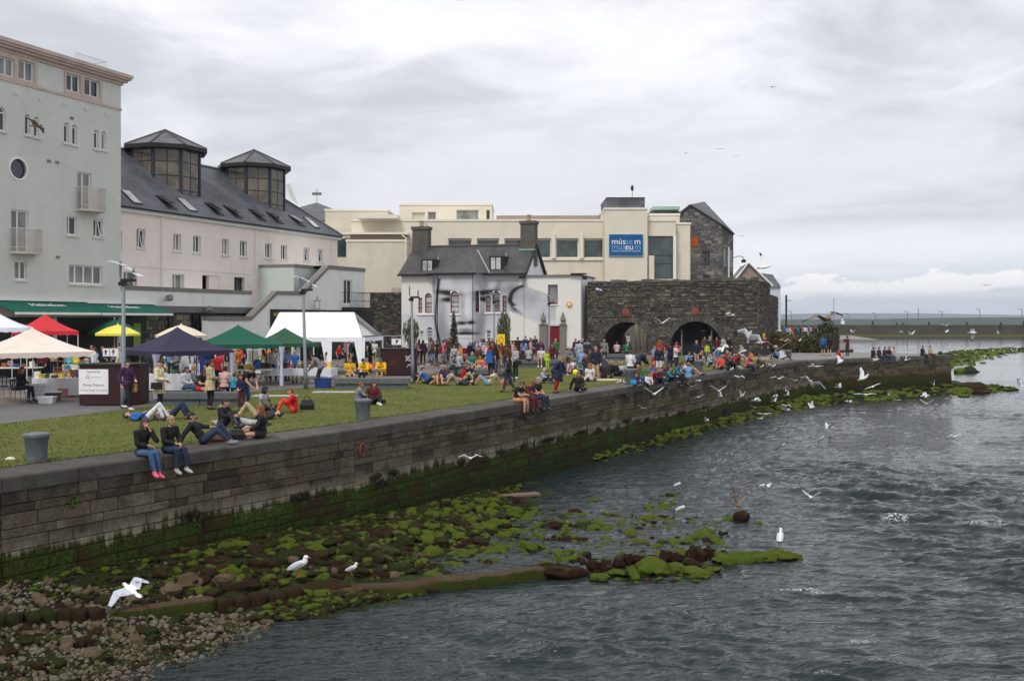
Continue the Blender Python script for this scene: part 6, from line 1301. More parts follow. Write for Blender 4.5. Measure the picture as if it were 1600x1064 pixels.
# lifebuoy stands
def buoy(px,pyf,label,s=1):
    g=gp(px,pyf); e=empty('lifebuoy_stand',g,0,label,'lifebuoy stand'); mr_=mat('stand_red',S(190,30,34),.5,.08,4); b=MB(); b.box(-.06,.06,-.04,.04,0,2.1*s); b.box(-.3,.3,-.039,.041,1.25*s,1.33*s); b.build('post',mr_,e,keep=False); b=MB(); b.box(-.26,.26,-.16,-.045,1.38*s,2.15*s); b.build('housing',mat('buoy_yellow',S(236,200,40),.5,.06,4),e,keep=False); b=MB(); b.tube([(.15*math.cos(a),-.165,1.76*s+.19*math.sin(a)) for a in np.linspace(0,6.283,15)],.02,5); b.build('ring',mat('buoy_orange',S(200,60,30),.5),e,keep=False)
buoy(783,572,'red post with a yellow lifebuoy housing amid the crowd on the lawn edge'); buoy(1190,556,'yellow lifebuoy housing on a post at the bastion wall corner',.9)
# awnings over the shopfront
m_awn=mat('awning_green',S(0,92,74),.75,.1,3)
def awning(p0,p1,q0,q1,lab,tu,tz):
    ua,za=G.uz(*p0,.05); ub,_=G.uz(*p1,.05); W1=1.6; uc,zc_=G.uz(*q0,W1); ud,zd=G.uz(*q1,W1); e=empty('awning',G.P(ua,za,.05),0,lab,'awning','green shop awnings'); b=MB(); L=lambda u,z,w:G.P(u,z,w)
    b.hexa([L(uc,zc_-.03,W1),L(ud,zc_-.03,W1),L(ub,za-.05,.05),L(ua,za-.05,.05),L(uc,zc_,W1),L(ud,zc_,W1),L(ub,za,.05),L(ua,za,.05)]); b.build('canvas',m_awn,e); b=MB(); b.fbox(G,uc,ud,zc_-.16,zc_-.031,W1-.06,W1+.03); b.build('front_rail',m_white,e); b=MB(); b.fbox(G,ua,ub,za+.002,za+.12,.003,.2); b.build('wall_cassette',m_white,e)
    c=bpy.data.curves.new('lettering','FONT'); c.body='Heineken'; c.size=.62; c.align_x='CENTER'; c.align_y='CENTER'; c.extrude=.004; c.materials.append(m_lw); uu=(ua+ub)/2 if tu is None else G.uz(tu,480,.6)[0]; f=.62; zz=za+(zc_-za)*f*.55; font2mesh('lettering',c,G.P(uu,za+(zc_-za)*.42+.03,.05+(W1-.05)*.42+.02),(math.atan2(za-zc_,W1-.05),0,G.ang),e)
awning((-20,469),(133,473),(25,486.5),(157,490.5),'long green awning lettered Heineken at the left building',72,0); awning((134,474),(240,475),(160,488),(270,489),'second green awning lettered Heineken, nearer the stone ground floor',192,0)
# gazebos
def gazebo(px,py_peak,pl,pr,py_eave,pyf,col,label,rz=.6,side=3.0,hE=2.05,val=True,leg=None,pitch=None,tie=None,sag=0):
    "canopy whose peak is at px; pyf is where its front leg stands"
    s=(pyf-HOR)/CAMH; Y=FPX/s+1.2; s=FPX/Y; side=(pr-pl)/s/ (abs(math.cos(rz))+abs(math.sin(rz))); X=(px-800)/FPX*Y; e=empty('gazebo',Vector((X,Y,0)),rz,label,'gazebo','market stall gazebos'); h=side/2; zE=CAMH-(py_eave-HOR)/FPX*Y if py_eave>HOR else CAMH+(HOR-py_eave)/FPX*Y; zP=CAMH+(HOR-py_peak)/FPX*Y
    m_=mat('canvas_'+col[0],col[1],.8,.10,1.2,.9,2.2,grime=.12); b=MB(); c=[(-h,-h),(h,-h),(h,h),(-h,h)]; N=8; M_=5
    for k in range(4):
        a,d=c[k],c[(k+1)%4]
        row=[]
        for j in range(M_+1):
            t_=j/M_; z=zE+(zP-zE)*(t_**1.12); row.append([((a[0]+(d[0]-a[0])*i/N)*(1-t_),(a[1]+(d[1]-a[1])*i/N)*(1-t_),z-.10*(1-t_)*math.sin(math.pi*i/N)*0-.05*math.sin(math.pi*t_)) for i in range(N+1)])
        for j in range(M_):
            for i in range(N): b.q([row[j][i],row[j][i+1],row[j+1][i+1],row[j+1][i]])
    b.build('canopy',m_,e,keep=False,smooth=False)
    if val:
        b=MB()
        for k in range(4):
            a,d=c[k],c[(k+1)%4]
            for i in range(24):
                f=lambda t_:(a[0]+(d[0]-a[0])*t_,a[1]+(d[1]-a[1])*t_); p,q_=f(i/24),f((i+1)/24); dz=lambda t_:.17+.035*abs(math.sin(t_*math.pi*8)); b.q([(p[0]*1.003,p[1]*1.003,zE-dz(i/24)),(q_[0]*1.003,q_[1]*1.003,zE-dz((i+1)/24)),(q_[0]*1.003,q_[1]*1.003,zE+.002),(p[0]*1.003,p[1]*1.003,zE+.002)])
        b.build('valance',m_,e,keep=False)
        if sag:
            b=MB(); b.q([(-.35,-.35,zP-.28),(.35,-.35,zP-.28),(0,0,zP+.03)]); b.q([(.35,-.35,zP-.28),(.35,.35,zP-.28),(0,0,zP+.03)]); b.q([(-.35,.35,zP-.28),(-.35,-.35,zP-.28),(0,0,zP+.03)]); b.build('vent_cap',m_,e,keep=False)
    lm=mat('gazebo_leg_white',S(205,205,208),.6) if leg is None else leg
    for a in c: b=MB(); b.tube([(a[0]*.98,a[1]*.98,0),(a[0]*.98,a[1]*.98,zE)],.025,6); b.build('leg',lm,e,keep=False)
    if tie:   # gathered side curtains tied at the legs
        for a in (c[0],c[1],c[3]):
            b=MB(); b.lathe([(.09,.05),(.10,.5),(.06,1.0),(.10,1.5),(.16,zE-.1)],a[0]*.97,a[1]*.97,8,ph=.3); b.build('curtain',mat('curtain_'+tie[0],tie[1],.85,.3,9.,stretch=(6,6,.1)),e,keep=False)
    return e
WHT=S(226,228,234); 
gazebo(50,513,-60,145,549,632,('cream',S(226,212,200)),'cream gazebo nearest on the left with a gathered white curtain',rz=.72,tie=('white',WHT),sag=1)
gazebo(-5,488,-70,53,512,612,('white',S(222,226,236)),'white gazebo cut by the left edge behind the cream one',rz=.35)
gazebo(70,491,22,137,517,603,('red',S(205,52,60)),'red gazebo behind the cream one, below the awnings',rz=.6)
gazebo(277,512,178,356,547,622,('navy',S(50,44,70)),'dark purple gazebo beside the lamp post',rz=.75,tie=('stripe',S(176,178,196)),sag=1,leg=m_blk)
gazebo(372,508,290,452,537,604,('green',S(18,84,62)),'bright green gazebo between the purple one and the dark green one',rz=.25,side=3,sag=1,tie=('blue',S(186,190,206)))
gazebo(445,512,398,508,536,596,('dkgreen',S(44,82,58)),'darker green gazebo partly in front of the white marquee',rz=.5,leg=m_blk)
def umbrella(px,pt,pl,pr,pe,pyf,col,label):
    s=(pyf-HOR)/CAMH; Y=FPX/s; X=(px-800)/FPX*Y; e=empty('parasol',Vector((X,Y,0)),0,label,'parasol','market parasols'); r=(pr-pl)/s/2; zP=CAMH+(HOR-pt)/s; zE=CAMH+(HOR-pe)/s; b=MB(); n=8
    for k in range(n):
        a0,a1_=2*math.pi*k/n,2*math.pi*(k+1)/n; p=[(r*math.cos(a),r*math.sin(a),zE) for a in(a0,a1_)]; m1=[(r*.5*math.cos(a),r*.5*math.sin(a),(zE+zP)/2+.06) for a in(a0,a1_)]; b.q([p[0],p[1],m1[1],m1[0]]); b.q([m1[0],m1[1],(0,0,zP)]); b.q([(p[0][0],p[0][1],zE-.12),(p[1][0],p[1][1],zE-.12),p[1],p[0]])
    b.build('canopy',mat('parasol_'+col[0],col[1],.8,.06),e,keep=False); b=MB(); b.tube([(0,0,0),(0,0,zP+.08)],.03,6); b.build('pole',m_white,e,keep=False)
umbrella(179,498,138,223,519,585,('green',S(30,80,62)),'dark green parasol behind the yellow one'); umbrella(184,507,150,221,521,590,('yellow',S(232,222,92)),'small yellow parasol under the green one'); umbrella(283,507,240,322,524,585,('cream',S(222,212,188)),'cream parasol peeking over the purple gazebo')
# white marquee
def marquee():
    Y=58.; A0=at(437,488,Y+2.2); A1=at(540,488,Y+2.2); fl=at(415,527,Y); fr=at(566,527,Y-0.6); e=empty('white_marquee',Vector((A1.x-2,Y,0)),0,'big white ridge-roofed marquee right of the green gazebos','marquee'); mw=mat('marquee_white',S(236,238,244),.7,.05,1.5); dz=Vector((.6,4.4,0))
    br=fr+dz; bl=fl+dz; br.z=fr.z; zr=A0.z; r0=(fl+bl)/2; r1=(fr+br)/2; r0.z=r1.z=zr; r0.x=A0.x; r1.x=A1.x+.6
    b=MB(); b.q([fl,fr,r1,r0]); b.q([br,bl,r0,r1]); b.q([fl-Vector((0,0,.25)),fr-Vector((0,0,.25)),fr,fl]); b.q([fr-Vector((0,0,.25)),br-Vector((0,0,.25)),br,fr]); b.build('roof',mw,e)
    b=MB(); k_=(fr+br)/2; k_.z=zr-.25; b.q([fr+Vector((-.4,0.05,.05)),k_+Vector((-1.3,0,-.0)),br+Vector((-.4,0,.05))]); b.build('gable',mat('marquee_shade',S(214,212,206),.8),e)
    for p in (fl,fr,br,bl,(fl+fr)/2): b=MB(); b.tube([(p.x,p.y,0),(p.x,p.y,p.z)],.03,6); b.build('leg',m_white,e)
    for p,w_ in ((fr,.5),(fl+(fr-fl)*.66,.5)): b=MB(); b.hexa([(p.x-.12,p.y,.1),(p.x+.12,p.y,.1),(p.x+.1,p.y+.1,.1),(p.x-.1,p.y+.1,.1),(p.x-w_,p.y,p.z),(p.x+.15,p.y,p.z),(p.x+.15,p.y+.15,p.z),(p.x-w_,p.y+.15,p.z)]); b.build('side_curtain',mw,e)
    b=MB(); p=fr+Vector((.1,0,0)); b.tube([p,Vector((p.x+2.6,p.y+1.2,0))],.012,4); b.build('guy_rope',m_white,e)
marquee()
# stall tables and goods
m_cloth=mat('table_cloth',S(214,216,222),.85,.08,5,stretch=(3,3,.3)); GOODS=[S(150,90,50),S(200,60,50),S(60,100,150),S(220,200,90),S(230,225,215),S(90,60,40),S(70,120,80),S(200,140,160),S(40,40,46)]
def table(px,pyf,L,label,rz=0,dep=.8,h=.75,cloth=True,goods=10,seed=0,skirt=True):
    g=gp(px,pyf); e=empty('stall_table',g,rz,label,'table','market stall tables'); r=random.Random(seed)
    if cloth:
        b=MB(); n=int(L*5); z0=.06 if skirt else h-.35
        pts=[(-L/2+L*i/n, -.02-.035*(i%2)) for i in range(n+1)]+[(L/2,dep),(-L/2,dep)]
        b.prism(pts,z0,h); b.build('cloth',m_cloth,e,keep=False)
    else:
        b=MB(); b.box(-L/2,L/2,0,dep,h-.05,h); b.build('table_top',m_white,e,keep=False)
    if not skirt or not cloth:
        for sx in (-1,1):
            for sy in (.1,dep-.1): b=MB(); b.tube([(sx*(L/2-.3),sy,0),(sx*(L/2-.08),sy,h-.36 if cloth else h-.05)],.018,4); b.build('leg',m_cope,e,keep=False)
    for k in range(goods):
        x=-L/2+.12+(L-.24)*(k+r.random()*.6)/goods; t_=r.choice(['box','plate','jar','basket']); c=r.choice(GOODS); nm={'box':'box','plate':'plate','jar':'jar','basket':'basket'}[t_]; b=MB(); y0=r.uniform(.1,.5)
        if t_=='box': b.box(x-.1,x+.1,y0,y0+.2,h+.002,h+r.uniform(.1,.32))
        elif t_=='plate': b.tube([(x,y0,h+.18),(x,y0+.03,h+.2)],.16,12)
        elif t_=='jar': b.lathe([(.05,h+.002),(.07,h+.08),(.04,h+.16),(.05,h+.2)],x,y0,8)
        else: b.lathe([(.11,h+.002),(.15,h+.15),(.16,h+.17)],x,y0,10)
        o=b.build(nm,mat('goods_%d'%GOODS.index(c),c,.7,.2,9)); o.location=Vector(g)+Vector((0,0,0)); o.rotation_euler=(0,0,rz); tag(o,'small %s %s set out for sale on a stall table'%(['brown','red','blue','yellow','cream','dark brown','green','pink','black'][GOODS.index(c)],nm),nm,'goods on the stall tables')
table(95,620,2.2,'white-clothed stall table under the cream gazebo with wicker goods',.15,goods=12,seed=1); table(255,612,2.8,'long white-clothed table under the purple gazebo',0,goods=13,seed=2); table(20,598,2.4,'bare table under the white gazebo at the left edge',.1,cloth=False,goods=6,seed=3); table(445,600,2.0,'draped folding table under the green gazebo',.1,skirt=False,goods=11,seed=4); table(492,600,1.7,'draped table where the man in grey hoodie bends',-.2,skirt=False,goods=7,seed=5); table(392,602,1.7,'low table with a blue globe between the green gazebos',0,cloth=False,goods=9,seed=6); table(130,592,2.2,'stall table under the red gazebo',0,goods=10,seed=7); table(300,590,3.0,'back table of the purple gazebo stall',0,goods=13,seed=8); table(430,585,3,'rear table beneath the marquee edge',0,goods=12,seed=9)
def crate(px,pyf,w,d,h,col,label,z=0,nm='plastic_box',cat='box'):
    g=gp(px,pyf); e=empty(nm,Vector((g.x,g.y,z)),rnd.uniform(-.2,.2),label,cat); b=MB(); b.hexa([(-w*.45,-d*.45,0),(w*.45,-d*.45,0),(w*.45,d*.45,0),(-w*.45,d*.45,0),(-w/2,-d/2,h),(w/2,-d/2,h),(w/2,d/2,h),(-w/2,d/2,h)]); mm=mat('box_%d_%d_%d'%tuple(int(q*99) for q in col),col,.5,.1,5); b.build('tub',mm,e,keep=False); b=MB(); b.box(-w*.53,w*.53,-d*.53,d*.53,h+.002,h+.04); b.build('lid',m_white if nm=='plastic_box' else mm,e,keep=False)
crate(63,626,.62,.45,.3,S(196,200,205),'clear plastic storage box under the stack by the curtain leg'); crate(63,626,.6,.42,.26,S(204,206,208),'clear plastic box on top of the stack by the curtain leg',.345); crate(83,626,.5,.4,.32,S(60,70,78),'dark plastic box right of the clear boxes'); crate(74,630,.55,.4,.22,S(200,196,196),'low clear box in front of the plastic boxes'); crate(100,620,.35,.3,.3,S(170,120,110),'carrier bag of goods below the wicker stall',nm='carrier_bag',cat='bag')
crate(505,606,.7,.5,.42,S(36,60,130),'blue crate at the feet of the man in the grey hoodie',nm='blue_crate',cat='crate'); crate(510,603,.5,.4,.42,S(190,200,205),'pale tub behind the blue crate'); crate(365,633,.3,.3,.28,S(190,150,80),'small tan box on the granite bench end',.0)
for k,(px,dz) in enumerate(((90,.0),(97,.0),(104,.0),(111,.0),(117,.0))):
    g=gp(px,617); b=MB(); b.hexa([(-.1,-.1,0),(.12,-.1,0),(.12,.1,0),(-.1,.1,0),(-.14,-.14,.26),(.16,-.14,.3),(.16,.14,.3),(-.14,.14,.26)]); o=b.build('wicker_basket',mat('wicker',S(120,64,34),.8,.4,20,.5,40)); o.location=(g.x,g.y,.752); tag(o,'brown wicker basket in the row on the white-clothed table','basket','wicker baskets on the stall')
for k,(px,py,c,cn) in enumerate(((108,563,S(110,190,200),'turquoise'),(118,563,S(225,215,80),'yellow'),(106,576,S(60,150,140),'teal'),(115,576,S(235,235,230),'white'))):
    g=gp(px,612); z=CAMH-(py-HOR)/FPX*g.y; b=MB(); b.tube([(0,0,0),(0,.03,.01)],.17,14); b.tube([(0,-.004,0),(0,0,0)],.10,12); o=b.build('display_plate',mat('plate_'+cn,c,.4)); o.location=(g.x,g.y,z); tag(o,cn+' round plate propped on the pottery rack','plate')
g=gp(112,612); b=MB()
for z in (.76,1.02,1.3,1.6): b.box(-.75,.75,0,.25,z,z+.03)
for x in (-.75,0,.72): b.box(x,x+.04,.2,.25,.0,1.75)
o=b.build('display_rack',mat('rack_wood',S(120,84,56),.7,.2,8)); o.location=(g.x,g.y+.05,0); tag(o,'wooden display rack of pottery behind the baskets','rack')
# hanging goods and dark backs inside stalls
def drape(px0,px1,y0,y1,pyf,col,label,nm='hanging_cloth',cat='cloth'):
    Y=FPX*CAMH/(pyf-HOR); F=Fa(0,Y,1,0); r_=F.r(px0,y0,px1,y1); b=MB(); n=8
    for i in range(n):
        ua=r_[0]+(r_[1]-r_[0])*i/n; ub=r_[0]+(r_[1]-r_[0])*(i+1)/n; w0=.05*(i%2); w1=.05*((i+1)%2); b.hexa([F.P(ua,r_[2],w0),F.P(ub,r_[2],w1),F.P(ub,r_[2],w1-.03),F.P(ua,r_[2],w0-.03),F.P(ua,r_[3],w0),F.P(ub,r_[3],w1),F.P(ub,r_[3],w1-.03),F.P(ua,r_[3],w0-.03)])
    tag(b.build(nm,mat('cloth_%d_%d_%d'%tuple(int(q*255) for q in col),col,.85,.15,6)),label,cat)
for a in ((312,320,550,585,592,S(60,74,150),'blue cloth hanging inside the purple gazebo'),(283,295,552,586,594,S(214,214,212),'white panel propped inside the purple gazebo'),(296,308,560,588,590,S(24,24,28),'black panel next to the white panel'),(330,341,551,564,588,S(206,208,214),'pale poster hanging in the purple stall'),(388,403,548,566,590,S(150,150,144),'grey stacked drawers on the low table'),(413,417,540,560,588,S(225,225,225),'long white cloth strip at the rear stall'),(455,460,540,566,586,S(225,225,222),'first white curtain strip at the marquee stall'),(463,469,540,570,585,S(222,224,222),'second white curtain strip at the marquee stall'),(470,482,540,575,582,S(60,70,90),'dark blue clothes hanging under the marquee'),(418,428,548,575,582,S(70,50,46),'brown hanging goods behind the green gazebo'),(205,216,548,566,590,S(30,30,30),'black display board left of the purple gazebo'),(196,207,547,562,588,S(200,200,198),'white display board left of the purple gazebo'),(120,142,543,556,582,S(190,150,110),'tan display under the red gazebo'),(0,20,528,545,584,S(110,60,60),'dark red goods beneath the white gazebo')): drape(*a)
g=gp(393,602); b=MB(); b.lathe([(.02,.77),(.12,.8),(.2,.9),(.22,1.0),(.2,1.1),(.12,1.2),(.02,1.22)],0,0,14); o=b.build('blue_globe',mat('globe_blue',S(40,90,160),.4)); o.location=(g.x+.2,g.y+.3,0); tag(o,'round blue globe ornament on the low table','ornament')
# bistro chairs
def chair(px,pyf,rz,label,col):
    g=gp(px,pyf); e=empty('bistro_chair',g,rz,label,'chair','chairs at the left stall'); b=MB(); b.lathe([(.18,.44),(.25,.47),(.24,.5)],0,0,14); b.build('seat',col,e,keep=False); b=MB()
    for k in range(5): a=math.pi*(.1+.2*k); b.tube([(.24*math.cos(a),.24*math.sin(a),.48),(.27*math.cos(a),.27*math.sin(a),.82)],.02,5)
    b.tube([(.27*math.cos(a),.27*math.sin(a),.82) for a in np.linspace(.3,2.84,8)],.035,5); b.build('backrest',col,e,keep=False)
    for sx in(-1,1):
        for sy in(-1,1): b=MB(); b.tube([(sx*.16,sy*.16,.45),(sx*.24,sy*.24,0)],.014,4); b.build('leg',m_cope,e,keep=False)
m_nav=mat('chair_navy',S(30,52,72),.6); chair(28,628,R(90),'dark blue chair under the red-haired woman at the left stall',m_nav); chair(3,622,R(60),'empty dark blue chair cut by the left edge',m_nav)
# crate, pushchair, bags and balloons
def bag(nm,px,pyf,s,col,label,cat,z=0,sq=(1,.6,1)):
    g=gp(px,pyf); e=empty(nm,Vector((g.x,g.y,z)),rnd.uniform(-.5,.5),label,cat); m_=mat('thing_%d_%d_%d'%tuple(int(q*255) for q in col),col,.7,.15,8); w,d,h=s*.42*sq[0],s*.42*sq[1],s*.62*sq[2]; b=MB(); b.hexa([(-w*.9,-d,0),(w*.9,-d,0),(w*.9,d,0),(-w*.9,d,0),(-w,-d*1.1,h*.5),(w,-d*1.1,h*.5),(w,d*1.1,h*.5),(-w,d*1.1,h*.5)],skip=(1,)); b.hexa([(-w,-d*1.1,h*.5),(w,-d*1.1,h*.5),(w,d*1.1,h*.5),(-w,d*1.1,h*.5),(-w*.7,-d*.4,h),(w*.7,-d*.4,h),(w*.7,d*.4,h),(-w*.7,d*.4,h)],skip=(0,)); b.build('body',m_,e,keep=False); b=MB(); b.tube([(-w*.5,0,h*.96),(-w*.35,0,h*1.3),(w*.35,0,h*1.3),(w*.5,0,h*.96)],.015,5); b.build('handle',m_,e,keep=False)
def blob(nm,px,pyf,s,col,label,cat,z=0,prof=None,sq=(1,.7,1)):
    if prof is None: return bag(nm,px,pyf,s,col,label,cat,z,sq)
    g=gp(px,pyf); b=MB(); b.lathe([(q[0]*s,q[1]*s) for q in (prof or [(.3,0),(.42,.12),(.44,.35),(.34,.6),(.15,.68)])],0,0,12); o=b.build(nm,mat('thing_%d_%d_%d'%tuple(int(q*255) for q in col),col,.7,.15,8),None,True); o.location=(g.x,g.y,z); o.scale=sq; tag(o,label,cat)
blob('shoulder_bag',480,640,.55,S(24,24,26),'black bag lying on the grass behind the person in red','bag'); blob('brown_bag',335,690,.42,S(84,48,30),'small brown leather bag on the coping beside the man leaning back','bag',sq=(1.5,.6,.5)); blob('drink_can',361,686,.16,S(60,74,72),'dark drinks can on the coping','can',prof=[(.4,0),(.4,1.6),(.35,1.7)]); blob('camera_bag',372,686,.4,S(20,20,24),'black camera bag on the coping between the two sitters','bag'); blob('paper_bag',790,612,.5,S(170,110,86),'brown paper carrier bag held by the walking girl','bag',.25); blob('yellow_bag',613,582,.5,S(235,170,30),'bright yellow bag at the right end of the bench','bag',.47); blob('orange_bag',578,590,.4,S(230,130,30),'orange bag between the two raincoats','bag',.47); blob('backpack',536,606,.4,S(220,200,40),'yellow and black backpack at the left end of the bench','bag',.2); blob('blue_backpack',990,604,.34,S(30,130,170),'turquoise rucksack on the child at the quay edge','bag',.1); blob('picnic_rug',935,594,1.1,S(196,180,160),'pale picnic rug with clothes by the man in shorts','rug',prof=[(.9,0),(1,.02),(.8,.05)],sq=(1.2,.8,1)); blob('litter_scrap',16,718,.16,S(220,220,215),'white scrap of litter at the lawn edge','litter',sq=(1.5,.7,.4)); blob('handbag',284,609,.4,S(110,96,76),'khaki handbag on the granite bench','bag',.47)
def balloon(px,py,pyf,label):
    g=gp(px,pyf); z=CAMH-(py-HOR)/FPX*g.y; e=empty('balloon',Vector((g.x,g.y,z)),0,label,'balloon','yellow balloons'); b=MB(); b.lathe([(.01,-.17),(.09,-.11),(.14,0),(.13,.08),(.07,.14),(.01,.155)],0,0,14); b.build('bulb',mat('balloon_yellow',S(224,226,70),.35),e,True,False); b=MB(); b.tube([(0,0,-.17),(.02,0,-.5)],.005,3); b.build('string',m_white,e,keep=False)
balloon(899,582,600,'yellow balloon low beside the red-haired woman'); balloon(922,574,592,'pale yellow balloon held beside the man in khaki shorts')
def pram(px,pyf):
    g=gp(px,pyf); e=empty('pushchair',g,R(20),'black pushchair beside the man in khaki shorts','pushchair'); b=MB(); b.hexa([(-.22,-.35,.35),(.22,-.35,.35),(.22,.25,.45),(-.22,.25,.45),(-.24,-.3,.6),(.24,-.3,.6),(.24,.35,1.05),(-.24,.35,1.05)]); b.build('seat',m_blk,e,keep=False)
    for x,y in((-.25,-.4),(.25,-.4),(-.25,.3),(.25,.3)): b=MB(); b.tube([(x-.03,y,.12),(x+.03,y,.12)],.12,12); b.build('wheel',m_dark,e,keep=False)
    b=MB()
    for x in(-.24,.24): b.tube([(x,-.4,.12),(x,.1,.5),(x,.5,1.05)],.018,5); b.tube([(x,.3,.12),(x,.0,.5)],.018,5)
    b.tube([(-.24,.5,1.05),(.24,.5,1.05)],.02,5); b.build('chassis',m_cope,e,keep=False)
pram(943,592); 
# pavement lights in the lawn (flat pale slabs)
for px,py,l in ((430,619,'pale flat slab set in the lawn behind the woman in red'),(522,613,'pale flat slab set in the lawn before the yellow group')):
    g=gp(px,py); b=MB(); b.box(-.9,.9,-.35,.35,.006,.03); o=b.build('flat_slab',mat('slab_pale',S(176,176,170),.8)); o.location=(g.x,g.y,0); tag(o,l,'slab')
# railing and steps beside the old stone wall
rl=empty('railing',at(590,540,86)*1.0,0,'grey railing in front of the old stone wall','railing'); rl.location.z=0; F_=Fa(0,86,1,0)
for px in (562,577,596,615,627): u=F_.uz(px)[0]; b=MB(); b.tube([F_.P(u,0),F_.P(u,CAMH-(525-HOR)/FPX*86)],.04,5); b.build('upright',m_post,rl)
b=MB(); b.tube([F_.P(F_.uz(562)[0],CAMH-(525-HOR)/FPX*86),F_.P(F_.uz(629)[0],CAMH-(525-HOR)/FPX*86)],.05,6); b.build('handrail',m_post,rl)
b=MB(); b.fbox(F_,F_.uz(560)[0],F_.uz(628)[0],0,.75,.1,.5); tag(b.build('low_plinth',m_gran),'low grey plinth below the railing by the stone wall','low wall')
# planted trees
def leafcloud(nm,par,c,rad,n,mats,seed,sz=.12,droop=0.,cone=False,lab=None,stuff=False):
    r=np.random.RandomState(seed); P=r.randn(n,3); P/=np.linalg.norm(P,axis=1)[:,None]; P*=(r.rand(n,1)**.45); cl=(fbm(P[:,0]*2+seed,P[:,1]*2+P[:,2]*1.7,3,seed)>.40)|(r.rand(n)<.35); P=P[cl]; n=len(P)
    if cone: P[:,2]=P[:,2]*.5+.5; k=(1-P[:,2])*.9+.08; P[:,0]*=k; P[:,1]*=k; P[:,2]=P[:,2]*2-1
    P=P*np.array(rad)+np.array(c); a=r.randn(n,3); a/=np.linalg.norm(a,axis=1)[:,None]; b_=np.cross(a,r.randn(n,3)); b_/=np.linalg.norm(b_,axis=1)[:,None]
    if droop: a=a*.35+np.array([0,0,-1])*droop; 
    s=sz*(.6+.8*r.rand(n,1)); V=np.stack([P-a*s,P+b_*s*.35,P+a*s,P-b_*s*.35],1).reshape(-1,3); F=np.arange(4*n).reshape(n,4)
    me=np_mesh(nm,V,F,mats,False); me.polygons.foreach_set('material_index',r.randint(0,len(mats),n)); o=bpy.data.objects.new(nm,me); COL.objects.link(o)
    if par is not None: wkeep(o,par)
    return o
LV=[mat('leaf_olive',(.075,.085,.030),.7,.3,5),mat('leaf_dark',(.035,.05,.018),.7,.3,5),mat('leaf_light',(.12,.125,.05),.7,.3,5)]; LVP=[mat('leaf_grey',(.13,.14,.085),.7,.3,5),LV[0]]
def tree(px,pyf,ptop,w,kind,label,seed):
    g=gp(px,pyf); s=FPX/g.y; H=(pyf-ptop)/s; e=empty('small_tree',g,0,label,'tree'); b=MB(); r=random.Random(seed); b.tube([(0,0,0),(.05,0,H*.5),(-.03,.02,H*.8)],[.07,.05,.03],7)
    for k in range(5): a=r.random()*6.28; z=H*(.45+.09*k); b.tube([(0,0,z),(math.cos(a)*w/s*.3,math.sin(a)*w/s*.3,z+H*.12)],[.03,.012],5)
    b.build('trunk',mat('bark_grey',(.09,.075,.06),.9,.3,9),e,keep=False)
    rad=w/s/2
    if kind=='willow': o=leafcloud('crown',None,(0,0,H*.72),(rad,rad,H*.30),420,LVP,seed,.17,1.2)
    elif kind=='palm': o=leafcloud('crown',None,(0,0,H*.62),(rad,rad,H*.40),480,LVP,seed,.22,1.2)
    else: o=leafcloud('crown',None,(0,0,H*.56),(rad,rad,H*.46),620,LV[:2],seed,.13,0,True)
    o.parent=e
tree(642,568,500,26,'willow','small weeping tree in front of the mural house left windows',1); tree(709,572,487,26,'cone','slender conifer before the chin of the painted face',2); tree(787,568,488,22,'palm','drooping yucca-like tree before the right side of the painted face',3); 
fb=empty('flower_bed',gp(722,575),0,'low bed of dark red flowers at the base of the mural','flower bed'); o=leafcloud('flowers',None,(0,0,.45),(2.6,.6,.45),1500,[mat('flower_red',(.22,.02,.03),.7,.2,9),LV[1],LV[1]],5,.09); o.parent=fb; fb2=empty('flower_bed',gp(800,572),0,'dark red flower tub behind the lifebuoy stand','flower bed'); o=leafcloud('flowers',None,(0,0,.6),(1.0,.5,.5),600,[MATS['flower_red'],LV[1]],6,.09); o.parent=fb2
# bushes at the far end
BM=[mat('bush_ochre',(.15,.095,.03),.8,.3,3),mat('bush_brown',(.085,.06,.025),.8,.3,3),mat('bush_green',(.06,.08,.02),.8,.3,3)]
def bush(px,py,Y,w,h,mats,label,seed,n=2600,sz=.16):
    X=(px-800)/FPX*Y; e=empty('bush',Vector((X,Y,0)),0,label,'bush'); o=leafcloud('foliage',None,(0,0,h*.45),(w/2,w*.4,h*.58),n,mats,seed,sz); o.parent=e
bush(1222,545,97,3.0,2.0,BM,'rusty ochre bush against the bastion wall end',11); bush(1245,545,99,3.6,1.7,BM,'middle ochre bush of the clump behind the quay end',12); bush(1270,545,97,2.8,1.6,BM[1:],'brown-green bush beside the dark block',13); bush(1292,530,103,2.6,3.0,[LV[1],BM[2],LV[0]],'taller green shrub beside the dark block at the pier root',14)
F_=Fa(0,98.6,1,0); b=MB(); b.fbox(F_,F_.uz(1284)[0],F_.uz(1311.5)[0],-.3,F_.uz(1290,523)[1],-1.6,0); tag(b.build('quay_block',mat('dark_block',S(52,46,40),.9,.3,2,.5,10)),'dark square end wall at the root of the pier','low wall')

